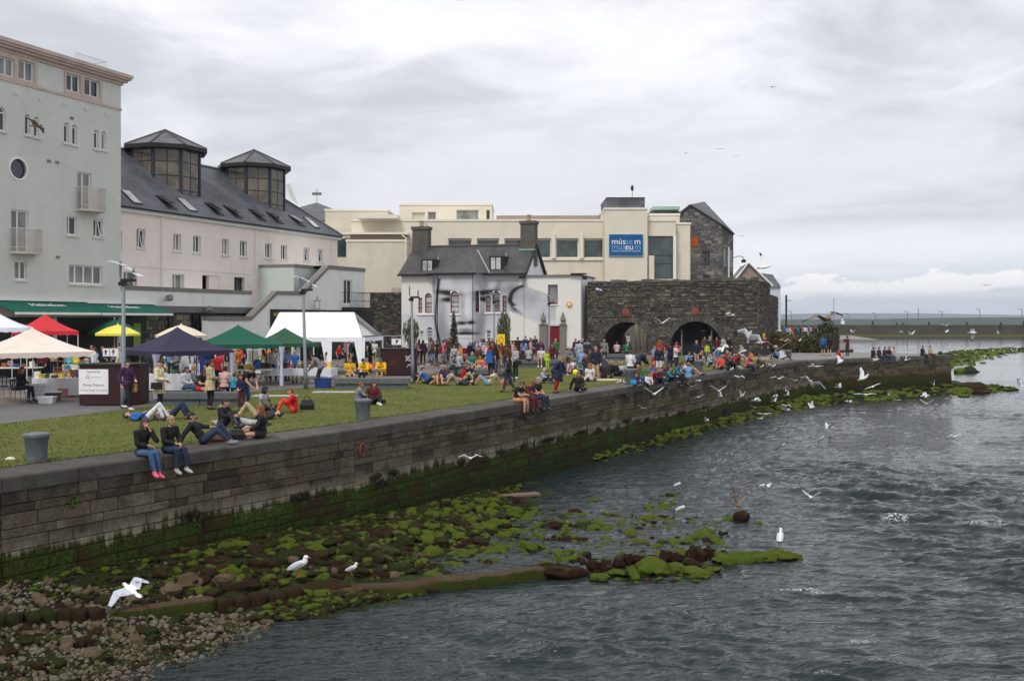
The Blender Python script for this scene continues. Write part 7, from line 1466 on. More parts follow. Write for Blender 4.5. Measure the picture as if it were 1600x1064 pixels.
# weed hanging on the quay wall
WM=[mat('weed_dark',(.018,.020,.006),.8,.3,6),mat('weed_brown',(.03,.02,.008),.8,.3,6)]; rw=random.Random(8)
for i in range(18):
    s_=rw.uniform(2,44); c,n,d=edge_at(s_); z=-1.55-.18*min(max((c.y-34)/26,0),1)+rw.uniform(-.12,.12); e=empty('wall_weed',c+n*.1+Vector((0,0,z)),0,'dark tuft of weed hanging on the quay wall along the top of the green band','weed','weed tufts on the quay wall'); o=leafcloud('fronds',None,(0,0,-.05),(rw.uniform(.25,.6),rw.uniform(.04,.07),rw.uniform(.05,.12)),110,WM,i,.07,.9); o.parent=e; o.rotation_euler=(0,0,math.atan2(d.y,d.x))
c,n,d=edge_at(1.6); e=empty('wall_plant',c+n*.06+Vector((0,0,-.72)),0,'small bright green plant growing from a joint of the near quay wall','plant'); o=leafcloud('leaves',None,(0,0,0),(.10,.06,.13),90,[mat('leaf_bright',(.05,.12,.015),.6,.2,9)],3,.045); o.parent=e
# ================================================================ people
def _n(v): v=np.array(v,float); return v/(np.linalg.norm(v)+1e-9)
BASE=dict(pel=(0,0,.95),chs=(0,0,1.27),nk=(0,.015,1.45),hd=(0,-.015,1.605),face=(0,-1,0),
 sh=[(-.18,.01,1.40),(.18,.01,1.40)],el=[(-.235,.03,1.12),(.235,.03,1.12)],wr=[(-.25,-.06,.87),(.25,-.06,.87)],
 hip=[(-.09,0,.93),(.09,0,.93)],kn=[(-.105,-.03,.51),(.105,-.03,.51)],an=[(-.11,.02,.09),(.11,.02,.09)],toe=None)
def mk(**k):
    d=dict(BASE); d.update(k); return d
def mir(p): return [(-p[0],p[1],p[2]),p]
SITB=dict(pel=(0,0,.11),chs=(0,-.03,.43),nk=(0,-.06,.60),hd=(0,-.11,.75),sh=mir((.18,-.05,.55)),hip=mir((.09,-.02,.10)))
POSES={
 'stand':mk(), 
 'stand_look':mk(el=[(-.22,-.02,1.13),(.22,.0,1.13)],wr=[(-.05,-.24,1.08),(.10,-.25,1.02)],kn=[(-.1,-.06,.51),(.1,.0,.51)]),
 'stand_photo':mk(el=mir((.24,-.16,1.20)),wr=mir((.07,-.30,1.46))),
 'walk':mk(el=[(-.23,.12,1.14),(.22,-.06,1.12)],wr=[(-.22,.05,.90),(.12,-.26,1.05)],kn=[(-.09,-.16,.52),(.09,.02,.51)],an=[(-.09,-.24,.10),(.09,.30,.16)]),
 'bend':mk(pel=(0,.12,.93),chs=(0,-.08,1.18),nk=(0,-.22,1.31),hd=(0,-.32,1.40),face=(0,-.7,-.7),sh=mir((.18,-.18,1.27)),el=mir((.22,-.26,1.0)),wr=mir((.12,-.42,.82)),hip=mir((.09,.1,.92)),an=mir((.13,.08,.09))),
 'sit':mk(**{**SITB,'el':mir((.22,-.12,.30)),'wr':[(-.06,-.34,.24),(.08,-.32,.22)],'kn':mir((.10,-.44,.10)),'an':[(-.10,-.43,-.34),(.13,-.50,-.33)]}),
 'sit_chin':mk(**{**SITB,'hd':(.01,-.10,.75),'el':[(-.20,-.10,.30),(.17,-.30,.36)],'wr':[(-.02,-.26,.26),(.05,-.23,.60)],'kn':mir((.08,-.43,.09)),'an':[(-.06,-.56,-.31),(.10,-.50,-.35)]}),
 'sit_read':mk(**{**SITB,'chs':(0,-.08,.42),'nk':(0,-.18,.57),'hd':(0,-.27,.69),'face':(0,-.8,-.6),'sh':mir((.18,-.15,.53)),'el':mir((.22,-.26,.29)),'wr':mir((.08,-.44,.30)),'kn':mir((.11,-.43,.10)),'an':mir((.12,-.42,-.35))}),
 'knees':mk(pel=(0,0,.11),chs=(0,-.02,.42),nk=(0,-.07,.58),hd=(0,-.13,.72),sh=mir((.18,-.05,.53)),el=mir((.24,-.22,.36)),wr=mir((.07,-.42,.36)),hip=mir((.09,-.02,.11)),kn=mir((.12,-.36,.44)),an=mir((.12,-.55,.08))),
 'cross':mk(pel=(0,0,.11),chs=(0,-.01,.42),nk=(0,-.04,.60),hd=(0,-.09,.74),sh=mir((.18,-.03,.55)),el=mir((.24,-.12,.32)),wr=mir((.13,-.30,.22)),hip=mir((.09,-.02,.11)),kn=mir((.32,-.28,.17)),an=[(.12,-.36,.08),(-.12,-.42,.08)]),
 'side':mk(pel=(0,0,.11),chs=(.02,.02,.42),nk=(.03,.02,.60),hd=(.03,-.03,.74),sh=[(-.16,.04,.55),(.20,.0,.54)],el=[(-.28,.08,.31),(.24,-.12,.32)],wr=[(-.34,.12,.05),(.16,-.30,.24)],hip=mir((.09,-.02,.11)),kn=[(.12,-.36,.30),(.30,-.34,.13)],an=[(.02,-.60,.08),(.02,-.42,.09)]),
 'lean':mk(pel=(0,0,.11),chs=(0,.17,.39),nk=(0,.26,.55),hd=(0,.27,.70),sh=mir((.18,.24,.50)),el=mir((.25,.40,.28)),wr=mir((.27,.50,.04)),hip=mir((.09,0,.11)),kn=[(-.11,-.34,.38),(.12,-.42,.16)],an=[(-.11,-.62,.08),(.12,-.84,.08)]),
 'leank':mk(pel=(0,0,.11),chs=(0,.19,.39),nk=(0,.30,.54),hd=(0,.29,.69),sh=mir((.19,.27,.49)),el=[(-.27,.42,.28),(.20,.05,.42)],wr=[(-.30,.52,.04),(.14,-.15,.42)],hip=mir((.09,0,.11)),kn=[(-.11,-.37,.36),(.12,-.40,.46)],an=[(-.11,-.66,.08),(.12,-.66,.08)]),
 'lie':mk(pel=(0,0,.12),chs=(0,.33,.13),nk=(0,.51,.14),hd=(0,.67,.17),face=(0,-.35,1),sh=mir((.18,.46,.12)),el=mir((.30,.28,.07)),wr=mir((.10,.12,.24)),hip=mir((.09,0,.12)),kn=[(-.10,-.33,.46),(.11,-.30,.50)],an=[(-.10,-.50,.08),(.11,-.60,.08)]),
 'prone':mk(pel=(0,0,.12),chs=(0,-.30,.19),nk=(0,-.44,.34),hd=(0,-.53,.46),sh=mir((.18,-.43,.29)),el=mir((.20,-.55,.06)),wr=mir((.06,-.74,.10)),hip=mir((.09,.03,.12)),kn=mir((.11,.45,.08)),an=mir((.11,.86,.10))),
}
def build_pose(nm,child=False,fine=False):
    p=POSES[nm]; V=[];F=[]; off=0; iv,if_=ICO2; bones=[]
    g=lambda q:np.array(q,float)
    hs=1.18 if child else 1.0
    def ell(c,ax,rot=None):
        nonlocal off
        W_=iv*np.array(ax)
        if rot is not None: W_=W_@rot.T
        V.append(W_+g(c)); F.append(if_+off); off+=len(iv)
    def cone(a,b,ra,rb,n=12):
        nonlocal off
        a=g(a);b=g(b); d=_n(b-a); u=_n(np.cross(d,[0.3,1,.1] if abs(d[1])<.9 else [1,0,0])); w=np.cross(d,u); an=np.arange(n)*2*math.pi/n; ring=np.cos(an)[:,None]*u+np.sin(an)[:,None]*w
        vs=np.concatenate([a+ring*ra,b+ring*rb,[a],[b]]); f=[]
        for i in range(n): j=(i+1)%n; f+=[(i,j,n+j),(i,n+j,n+i),(2*n,j,i),(2*n+1,n+i,n+j)]
        V.append(vs); F.append(np.array(f)+off); off+=len(vs); ell(a,(ra,)*3); ell(b,(rb,)*3)
    def frame(up,fw): 
        z=_n(up); x=_n(np.cross(g(fw)*-1,z)*1.0); y=np.cross(z,x); return np.stack([x,y,z],1)
    pel,chs,nk,hd=map(g,(p['pel'],p['chs'],p['nk'],p['hd'])); face=_n(p['face'])
    sx=_n(g(p['sh'][1])-g(p['sh'][0])); up1=_n(chs-pel); fr1=np.stack([_n(sx-up1*(sx@up1)),_n(np.cross(up1,sx)),up1],1)
    up2=_n(nk-chs); fr2=np.stack([_n(sx-up2*(sx@up2)),_n(np.cross(up2,sx)),up2],1)
    ell(pel,(.158,.112,.12),fr1); ell((pel*.5+chs*.5),(.135,.098,.15),fr1); ell(chs+up1*.02,(.158,.108,.16),fr2); ell(chs*.45+nk*.55-up2*.02,(.15,.088,.09),fr2)
    cone(nk-up2*.04,nk*.4+hd*.6,.058,.052)
    hx=_n(np.cross(face,hd-nk)); hz=_n(hd-nk); hz=_n(hz-face*(hz@face)*.7); hx=_n(np.cross(face,hz)); hy=-_n(np.cross(hz,hx)) ; fy=np.cross(hx,hz); 
    fwd=_n(face-hz*(face@hz)); Rh=np.stack([hx,-fwd,hz],1)
    hl=lambda x,y,z:hd+Rh@(np.array([x,y,z])*hs)   # local: y negative is forward
    ell(hl(0,.008,.012),(.076*hs,.092*hs,.105*hs),Rh); ell(hl(0,-.030,-.052),(.052*hs,.055*hs,.058*hs),Rh); ell(hl(0,-.098,-.012),(.014*hs,.020*hs,.026*hs),Rh)
    for s in(-1,1): ell(hl(.078*s,.005,-.008),(.012*hs,.020*hs,.030*hs),Rh); ell(hl(.036*s,-.07,.022),(.026*hs,.018*hs,.010*hs),Rh)
    bones.append(('head',hd-hz*.07,hd+hz*.08,.10)); bones.append(('neck',nk-up2*.02,nk*.5+hd*.5,.055)); bones.append(('torso',pel+up1*.10,chs,.14)); bones.append(('torso',chs,nk-up2*.05,.13)); bones.append(('pelvis',pel-up1*.05,pel+up1*.05,.14))
    for i in(0,1):
        sh,el,wr=g(p['sh'][i]),g(p['el'][i]),g(p['wr'][i]); hip,kn,an=g(p['hip'][i]),g(p['kn'][i]),g(p['an'][i])
        cone(nk-up2*.06+(sh-nk)*.2,sh,.062,.058); cone(sh,el,.054,.041); cone(el,wr,.041,.028)
        cone(hip,kn,.088,.056); m_=kn*.62+an*.38; cone(kn,m_,.054,.052); cone(m_,an,.052,.036)
        s=-1 if i==0 else 1
        bones+= [('uarm',sh,el,.052),('farm',el,wr,.036),('torso',nk-up2*.08,sh-_n(sh-nk)*.02,.06),('thigh',hip+_n(kn-hip)*.06,kn,.07),('shin',kn,an,.045)]
        # hand: palm, four fingers slightly curled, thumb from the side of the palm
        d=_n(wr-el); pal=_n(np.cross(d,[0,0,1]) if abs(d[2])<.9 else np.cross(d,[0,1,0])); nrm=_n(np.cross(pal,d)); 
        pc=wr+d*.045; Rp=np.stack([pal,nrm,d],1); ell(pc,(.040,.018,.050),Rp)
        fr_=.0095 if fine else .012
        for k,(o_,L) in enumerate(((-.030,.062),(-.010,.074),(.010,.070),(.030,.056))):
            a=wr+d*.082+pal*o_; b=a+d*L*.55-nrm*.010; c=b+d*L*.40-nrm*.030; 
            if fine: cone(a,b,fr_,fr_*.92,6); cone(b,c,fr_*.92,fr_*.8,6)
            else: cone(a,c,fr_,fr_*.9,6)
        a=wr+d*.03+pal*.036*s; b=a+d*.035+pal*.026*s-nrm*.008; c=b+d*.030+pal*.006*s-nrm*.012; cone(a,b,fr_*1.15,fr_,6); cone(b,c,fr_,fr_*.85,6)
        bones.append(('hand',wr+d*.01,wr+d*.16,.03))
        # foot
        sd_=_n(an-kn); fwdf=np.array([0,-1,0]) if nm not in('prone',) else np.array([0,.25,-1]); 
        if nm in('lean','lie','leank','knees'): fwdf=_n(np.array([0,-1,.35 if nm=='lean' else 0.05]))
        if nm=='prone': fwdf=np.array([0,1,-.3])
        if nm in('sit','sit_chin','sit_read'): fwdf=_n(np.array([.1*s,-1,-.35]))
        if nm=='cross': fwdf=_n(np.array([-s*1.,-.5,0]))
        fwdf=_n(fwdf); z_=_n(np.array([0,0,1])-fwdf*fwdf[2]); Rf=np.stack([_n(np.cross(fwdf,z_)),fwdf,z_],1)
        ell(an+fwdf*.07-z_*.045,(.044,.125,.036),Rf); ell(an+fwdf*-.015-z_*.03,(.040,.055,.048),Rf); bones.append(('foot',an-z_*.045-fwdf*.03,an+fwdf*.16-z_*.05,.04))
    V=np.concatenate(V); F=np.concatenate(F)
    if child: V=V*.72; bones=[(n,a*.72,b*.72,r*.72) for n,a,b,r in bones]
    return V,F,bones,dict(hd=hd*(.72 if child else 1),Rh=Rh,hs=hs*(.72 if child else 1),nk=nk*(.72 if child else 1),pel=pel*(.72 if child else 1),up=up1,sc=.72 if child else 1.)
PC={}
def prep(keys):
    "voxel-remesh every pose once into a single continuous body"
    tmp=[]
    for k in keys:
        nm,ch,fine=k; V,F,b,info=build_pose(nm,ch,fine); me=np_mesh('tmp',V,F,RM['tan']); o=bpy.data.objects.new('tmp',me); COL.objects.link(o); m=o.modifiers.new('r','REMESH'); m.mode='VOXEL'; m.voxel_size=.0125 if fine else .021; s=o.modifiers.new('s','SMOOTH'); s.factor=.5; s.iterations=2 if fine else 1; tmp.append((k,o,b,info))
    dg=bpy.context.evaluated_depsgraph_get()
    for k,o,b,info in tmp:
        e=o.evaluated_get(dg); me=bpy.data.meshes.new_from_object(e); n=len(me.vertices); V=np.zeros(n*3); me.vertices.foreach_get('co',V); V=V.reshape(-1,3); N=np.zeros(n*3); me.vertices.foreach_get('normal',N); N=N.reshape(-1,3)
        nl=len(me.loops); L=np.zeros(nl,int); me.loops.foreach_get('vertex_index',L); ls=np.zeros(len(me.polygons),int); me.polygons.foreach_get('loop_start',ls); lt=np.zeros(len(me.polygons),int); me.polygons.foreach_get('loop_total',lt)
        F=np.stack([L[ls],L[ls+1],L[ls+2],np.where(lt==4,L[np.minimum(ls+3,nl-1)],L[ls+2])],1); F=F[lt==4] if (lt==4).all() else F
        best=np.full(n,9.); reg=np.zeros(n,int); tt=np.zeros(n)
        for i,(nm_,a,b_,r) in enumerate(b):
            ab=b_-a; t_=np.clip(((V-a)@ab)/(ab@ab+1e-9),0,1); d=np.linalg.norm(V-a-t_[:,None]*ab,axis=1)/r; u=d<best; best[u]=d[u]; reg[u]=i; tt[u]=t_[u]
        names=np.array([q[0] for q in b])[reg]
        # smooth the assignment a little through faces: face region by first vertex
        PC[k]=dict(V=V,N=N,F=F,names=names,t=tt,info=info,shell={})
        bpy.data.meshes.remove(me)
        me=np_mesh('body',V,F,m_white); PC[k]['body']=me
    for k,o,b,i in tmp: m=o.data; bpy.data.objects.remove(o); bpy.data.meshes.remove(m)
def shellmesh(k,kind):
    c=PC[k]; 
    if kind in c['shell']: return c['shell'][kind]
    nm,t_,V,N,F,info=c['names'],c['t'],c['V'],c['N'],c['F'],c['info']; sc=info['sc']
    is_=lambda *a:np.isin(nm,a); hp=(V-info['pel'])@info['up']
    if kind=='top_short': sel=is_('torso')|(is_('uarm')&(t_<.62))|(is_('pelvis')&(hp>-.03*sc)); off=.018
    elif kind=='top_long': sel=is_('torso','uarm')|(is_('farm')&(t_<.92))|(is_('pelvis')&(hp>-.05*sc)); off=.020
    elif kind=='jacket': sel=is_('torso','uarm','pelvis')|(is_('farm')&(t_<.92))|(is_('thigh')&(t_<.12)); off=.030
    elif kind=='vest': sel=is_('torso')|(is_('pelvis')&(hp>-.03*sc)); off=.022
    elif kind=='long': sel=is_('pelvis','thigh')|(is_('shin')&(t_<.93)); off=.013
    elif kind=='short': sel=is_('pelvis')|(is_('thigh')&(t_<.85)); off=.020
    elif kind=='mini': sel=is_('pelvis')|(is_('thigh')&(t_<.5)); off=.028
    elif kind=='shoes': sel=is_('foot')|(is_('shin')&(t_>.975)); off=.010
    elif kind=='hands': sel=is_('hand')
    else:
        P=(V-info['hd'])@info['Rh']/info['hs']; hd_=is_('head'); base=hd_&(((P[:,2]>.035)&(P[:,1]>-.088+.0*P[:,2]))|(P[:,2]>.075)|((P[:,1]>-.012)&(P[:,2]>-.06)))&~((np.abs(P[:,0])>.080)&(P[:,2]<.02)); sel=base; off=.020 if kind=='hair_short' else .026
        if kind=='cap': sel=hd_&(P[:,2]>.045); off=.024
        if kind=='hood': sel=(hd_&((P[:,1]>-.055)))|is_('neck'); off=.030
    fs=sel[F].all(1) if True else 0; f=F[fs]; u,inv=np.unique(f,return_inverse=True); inv=inv.reshape(f.shape)
    W_=V[u]+N[u]*off*(sc if sc<1 else 1); 
    inner=V[u]+N[u]*(off*.3)
    # thickness at the rim: add the inner sheet too, so edges are never paper thin
    n=len(u); e=np.concatenate([inv[:,[i,(i+1)%4]] for i in range(4)]); key=np.sort(e,1); uu,idx,cnt=np.unique(key,axis=0,return_index=True,return_counts=True); be=e[idx[cnt==1]]; be=be[be[:,0]!=be[:,1]]
    rim=np.stack([be[:,1],be[:,0],be[:,0]+n,be[:,1]+n],1); Vn=np.concatenate([W_,inner]); Fn=np.concatenate([inv,rim])
    if kind=='hair_long':
        iv,if_=ICO2; hl=lambda x,y,z:info['hd']+info['Rh']@(np.array([x,y,z])*info['hs']); dn=np.array([0,0,-1.]); parts=[]
        back=hl(0,.055,-.02); r=np.array([.075,.04,.17])*info['hs']; 
        for cx,cy,cz,rr in ((0,.070,-.05,(.092,.058,.16)),(.066,.022,-.07,(.032,.055,.15)),(-.066,.022,-.07,(.032,.055,.15)),(0,.092,-.20,(.095,.046,.18))):
            W2=(iv*np.array(rr)*info['hs'])@info['Rh'].T+hl(cx,cy,cz); parts.append((W2,if_))
        for W2,f2 in parts: Fn=np.concatenate([Fn,np.concatenate([f2,f2[:,2:3]],1)+len(Vn)]); Vn=np.concatenate([Vn,W2])
    # drop degenerate quads cleanly
    me=bpy.data.meshes.new(kind); me.from_pydata([tuple(q) for q in Vn],[],[tuple(dict.fromkeys(int(a) for a in q)) for q in Fn if len(set(q))>2]); me.polygons.foreach_set('use_smooth',[True]*len(me.polygons)); me.materials.append(m_white); me.update(); c['shell'][kind]=me; return me
CL={}
def cloth(c):
    if c not in CL:
        CL[c]=mat('cloth_'+c,PAL[c],.88,.38,9,1.0,16,coord='obj')  # strong tone variation paints in the shading of fabric folds
    return CL[c]
PAL=dict(black=(.014,.014,.016),dark=(.03,.03,.034),jeans=S(62,88,122),jeansd=S(40,52,74),jeansl=S(100,128,160),navy=S(30,36,60),blue=S(44,92,160),sky=S(120,150,190),teal=S(40,120,120),white=S(206,206,208),grey=S(120,122,126),lgrey=S(165,166,172),red=S(186,26,32),dred=S(92,24,34),pink=S(210,96,116),lpink=S(196,160,160),orange=S(230,130,36),yellow=S(240,176,24),lime=S(176,200,50),green=S(50,110,70),dgreen=S(38,62,46),beige=S(176,160,128),cream=S(214,204,170),khaki=S(170,150,118),brown=S(86,62,46),purple=S(66,38,72),maroon=S(96,40,46),tan=S(176,126,86),hairdark=(.018,.012,.010),hairbrown=(.065,.038,.022),hairblond=(.30,.20,.09),hairred=(.20,.065,.022),hairgrey=(.28,.27,.26),skin=(.50,.29,.20),skin2=(.42,.24,.16),skin3=(.13,.075,.05),coral=S(222,74,52),striped=S(158,150,154),redtights=S(150,30,34),turq=S(40,150,180))
SK=[mat('skin_fair',PAL['skin'],.55,.08,8,coord='obj'),mat('skin_tan',PAL['skin2'],.55,.08,8,coord='obj'),mat('skin_dark',PAL['skin3'],.5,.08,8,coord='obj')]
EYE=None
def person(px,py,pose,f,top,bot,hair,label,sl='long',lg='long',hs='short',z=0.,sk=0,ch=False,dx=0,dy=0,shoe='dark',sc=1.,extra=None,xyz=None,group=None):
    g=gp(px,py,z) if xyz is None else Vector(xyz)
    near=g.y<34 and not ch; k=(pose,ch,near)
    if k not in PC: prep([k])
    e=empty('person',g,R(f),label,'person',group)
    e.rotation_euler=(0,0,R(f)); e.scale=(sc,sc,sc)
    inst('body',PC[k]['body'],e,mat=SK[sk])
    tk={'long':'top_long','short':'top_short','jacket':'jacket','vest':'vest'}[sl]
    inst({'jacket':'jacket','vest':'vest'}.get(sl,'top'),shellmesh(k,tk),e,mat=cloth(top))
    inst({'long':'trousers','short':'shorts','mini':'skirt'}[lg],shellmesh(k,{'long':'long','short':'short','mini':'mini'}[lg]),e,mat=cloth(bot))
    inst('shoes',shellmesh(k,'shoes'),e,mat=cloth(shoe))
    if hs in('short','long'): inst('hair',shellmesh(k,'hair_'+hs),e,mat=mat('hair_'+hair,PAL[hair],.6,.3,30,coord='obj'))
    elif hs=='cap': inst('cap',shellmesh(k,'cap'),e,mat=cloth(hair))
    elif hs=='hood': inst('hood',shellmesh(k,'hood'),e,mat=cloth(hair))
    info=PC[k]['info']
    if g.y<62:
        if 'eyes' not in PC[k]:
            b=MB(); hl=lambda x,y,zz:tuple(info['hd']+info['Rh']@(np.array([x,y,zz])*info['hs']))
            for s in(-1,1): b.tube([hl(.030*s-.010,-.0845,.002),hl(.030*s+.010,-.0845,.002)],.0042*info['hs'],6)
            PC[k]['eyes']=b.mesh('eyes',mat('eye_dark',(.03,.02,.018),.4)); b=MB(); b.tube([hl(-.020,-.083,-.056),hl(0,-.086,-.058),hl(.020,-.083,-.056)],.0055*info['hs'],6); PC[k]['mouth']=b.mesh('mouth',mat('lip',(.28,.10,.08),.5))
        inst('eyes',PC[k]['eyes'],e); inst('mouth',PC[k]['mouth'],e)
    if extra: extra(e,info)
    return e
def skirt_part(e,z0,z1,r0,r1,c,nm='skirt'):
    b=MB(); b.lathe([(r1,z0),(r1*.97,z0+.02),(r0,z1)],0,0,16); o=b.build(nm,cloth(c),e,True,False); o.scale=(1,.75,1)
def bagpart(e,x,y,z,s,c,nm='bag',strap=True):
    b=MB(); b.hexa([(x-.05*s,y-.16*s,z-.12*s),(x+.05*s,y-.16*s,z-.12*s),(x+.05*s,y+.16*s,z-.12*s),(x-.05*s,y+.16*s,z-.12*s),(x-.035*s,y-.13*s,z+.1*s),(x+.035*s,y-.13*s,z+.1*s),(x+.035*s,y+.13*s,z+.1*s),(x-.035*s,y+.13*s,z+.1*s)])
    # a bag is carried, not part of the body: keep it a thing of its own
    o=b.build(nm,cloth(c)); o.matrix_world=e.matrix_basis; 
    return o
def carried(e,nm,pts,c,label,cat,w=.05):
    "something held or worn: top-level, placed from the holder's local space"
    b=MB(); b.hexa(pts); o=b.build(nm,cloth(c)); o.matrix_basis=e.matrix_basis.copy(); tag(o,label,cat); return o
def bx8(x0,x1,y0,y1,z0,z1,t_=.85): return [(x0,y0,z0),(x1,y0,z0),(x1,y1,z0),(x0,y1,z0),(x0*t_+x1*(1-t_),y0,z1),(x1*t_+x0*(1-t_),y0,z1),(x1*t_+x0*(1-t_),y1,z1),(x0*t_+x1*(1-t_),y1,z1)]
def onedge(px,back=.26):
    "seat point on the coping under image column px"
    a=(px-800)/FPX
    for i in range(4000):
        s=i*.025; c,n,d=edge_at(s); q=c-n*back
        if q.y>0 and q.x/q.y>=a: return (q.x,q.y,0.0),math.degrees(math.atan2(n.x,-n.y))
    return (q.x,q.y,0),60
def edger(px,pose,df,*a,back=.26,**k):
    p,f=onedge(px,back); return person(0,0,pose,f+df,*a,xyz=p,**k)
# --- on the quay edge, nearest
edger(222,'sit_chin',-4,'black','jeans','hairbrown','woman with long auburn hair in black, hand at chin, legs over the quay wall',hs='long',shoe='pink',back=.24)
edger(262,'sit',0,'black','jeansd','hairblond','fair-haired man in black sweater and jeans, legs over the quay wall beside her',shoe='lgrey',back=.24)
g_,f_=onedge(262); b=MB()
person(318,694,'leank',95,'black','jeansd','hairdark','dark-haired man in black leaning back on the coping, jeans knees raised',shoe='grey')
person(347,668,'knees',70,'black','dark','hairdark','dark-haired person in black hunched on the grass behind the leaning man')
person(372,664,'prone',-100,'striped','lgrey','hairblond','fair-haired person in striped grey lying on the grass with a white belt',sl='long')
person(408,684,'side',-75,'black','black','hairred','ginger woman in a short black dress sitting sideways on the coping, red trainers',hs='long',lg='mini',shoe='coral')
person(232,657,'lie',90,'blue','white','hairbrown','person in blue top and white jeans lying on their back on the lawn',sk=0)
person(268,655,'lie',90,'lpink','jeansd','hairbrown','person lying on the lawn with raised dark jeans and brown shoes',shoe='brown')
e=person(199,641,'walk',62,'purple','black','hairdark','woman in purple jacket with white shoes walking past the litter kiosk',sl='jacket',shoe='white')
carried(e,'shoulder_bag',bx8(.2,.3,-.16,.14,.62,.9),'tan','tan leather bag swinging from the shoulder of the woman in purple','bag')
e=person(249,643,'stand_look',80,'cream','black','dark','woman in dark beret and cream coat standing with folded arms',sl='jacket',hs='cap'); skirt_part(e,.62,1.02,.19,.26,'beige','coat_skirt')
carried(e,'handbag',bx8(-.36,-.24,-.25,.12,.78,1.0),'black','black handbag on the arm of the woman in the cream coat','bag')
person(30,629,'sit',85,'black','navy','hairred','red-haired woman in black seated at the left stall',z=.0,xyz=tuple(gp(30,629)+Vector((0,0,.47))),hs='long')
zb=.47
def onbench(px,py,*a,**k): return person(0,0,*a,xyz=tuple(gp(px,py)+Vector((0,0,zb))),**k)
onbench(288,628,'sit',75,'white','jeans','hairbrown','woman in white top with hair tied up on the granite bench end')
onbench(299,624,'sit',110,'grey','jeansd','hairblond','fair woman in grey leaning close to the one in white')
onbench(313,631,'sit_read',55,'black','red','hairbrown','girl in black top and red spotted skirt on the bench, bare legs',sl='short',lg='mini',hs='long')
e=person(328,640,'stand_look',120,'beige','black','hairdark','dark-haired woman in a beige coat standing before the bench',sl='jacket',hs='short'); skirt_part(e,.68,1.0,.19,.24,'beige','coat_skirt')
onbench(350,627,'sit',165,'lpink','black','hairdark','woman in a pale pink striped top seated with her back turned')
person(341,612,'stand',150,'red','dark','hairbrown','person in a bright red shirt standing behind the bench',sl='short')
person(384,641,'bend',60,'black','jeans','hairbrown','tall man in a black shirt stooping toward a child',sl='short',shoe='white')
person(377,642,'stand_look',-20,'navy','maroon','hairbrown','small boy in a navy jacket with hand to his face',ch=True)
onbench(364,628,'sit',150,'turq','dark','hairbrown','child in a turquoise vest on the bench end',ch=True,sl='vest')
person(411,643,'cross',70,'lgrey','dark','hairdark','long-haired woman in grey t-shirt cross-legged on the lawn',sl='short',hs='long',sk=2)
person(460,645,'knees',-80,'red','coral','hairred','person with short red hair in a red tunic sitting on the grass')
person(402,655,'lie',-80,'dark','beige','hairbrown','person lying in the grass behind the ginger woman')
# stalls
person(66,596,'stand',-15,'maroon','black','hairbrown','person in burgundy top beneath the cream gazebo',sk=1); person(84,592,'stand_look',0,'beige','navy','hairgrey','person in oatmeal sweater beneath the cream gazebo',hs='short')
person(143,590,'stand_look',20,'teal','dark','tan','man in teal shirt and tan cap behind the pottery rack',sl='short',hs='cap'); person(160,592,'stand_look',60,'navy','dark','hairred','ginger-haired person in navy behind the kiosk'); person(171,578,'stand',-30,'black','dark','hairdark','dark-clad person under the green parasol'); person(199,590,'stand',60,'dgreen','dark','hairdark','person bent over goods left of the purple gazebo')
person(233,603,'stand',160,'dark','jeansd','hairbrown','brown-haired woman in black browsing at the purple gazebo',hs='long'); person(243,600,'stand',170,'black','dark','hairdark','black-haired person in black browsing at the purple gazebo'); person(267,594,'stand',180,'jeansl','jeansd','hairbrown','person in denim shirt under the purple gazebo'); person(327,598,'stand',30,'blue','dark','hairdark','stallholder in blue behind the purple gazebo table',sk=1); person(345,590,'stand',160,'pink','grey','hairbrown','shopper in pink by the white curtain'); person(359,592,'stand',175,'black','khaki','hairdark','shopper in black top and khaki trousers')
person(372,590,'walk',30,'coral','dark','hairdark','woman in a coral jacket with dark hair at the green gazebo',sl='jacket'); person(378,586,'stand',-150,'navy','navy','hairdark','person in navy behind the coral jacket')
person(429,587,'bend',30,'blue','jeansd','hairblond','person in bright blue leaning over the rear stall'); person(436,583,'stand',-20,'black','black','hairdark','person in black deep in the marquee'); person(443,584,'stand',10,'white','lpink','hairbrown','person in white patterned dress in the marquee'); person(477,584,'stand',90,'maroon','dark','hairbrown','person in maroon inside the marquee',hs='short'); person(498,604,'bend',-95,'grey','dark','hairdark','man in grey hoodie bending over the draped table',sl='jacket')
person(530,574,'walk',60,'red','navy','hairbrown','child in red shirt running past the marquee',sl='short',lg='short',ch=False,sc=.85); person(556,583,'stand',-20,'dgreen','dark','hairbrown','man in a dark green shirt at the marquee corner',sl='short'); person(548,570,'stand',40,'lpink','dark','hairbrown','person glimpsed behind the marquee corner'); person(540,572,'stand',100,'grey','dark','hairgrey','grey figure beside the running child')
# yellow bench
onbench(546,604,'sit',25,'yellow','tan','hairred','woman in an orange-yellow tee with bare legs crossed on the bench',sl='short',lg='mini',shoe='black'); onbench(571,602,'sit_read',-15,'yellow','navy','dark','person in a yellow raincoat and dark cap on the bench',sl='jacket',hs='cap'); onbench(597,601,'sit_read',-10,'yellow','dgreen','green','person in a yellow raincoat and green cap, legs bare',sl='jacket',lg='short',hs='cap')
person(559,632,'knees',105,'grey','dark','hairred','curly red-haired woman in grey on the lawn',hs='short'); person(583,632,'side',30,'dred','black','hairbrown','woman in burgundy cardigan and black trousers with white shoes on the lawn',hs='long',shoe='white')
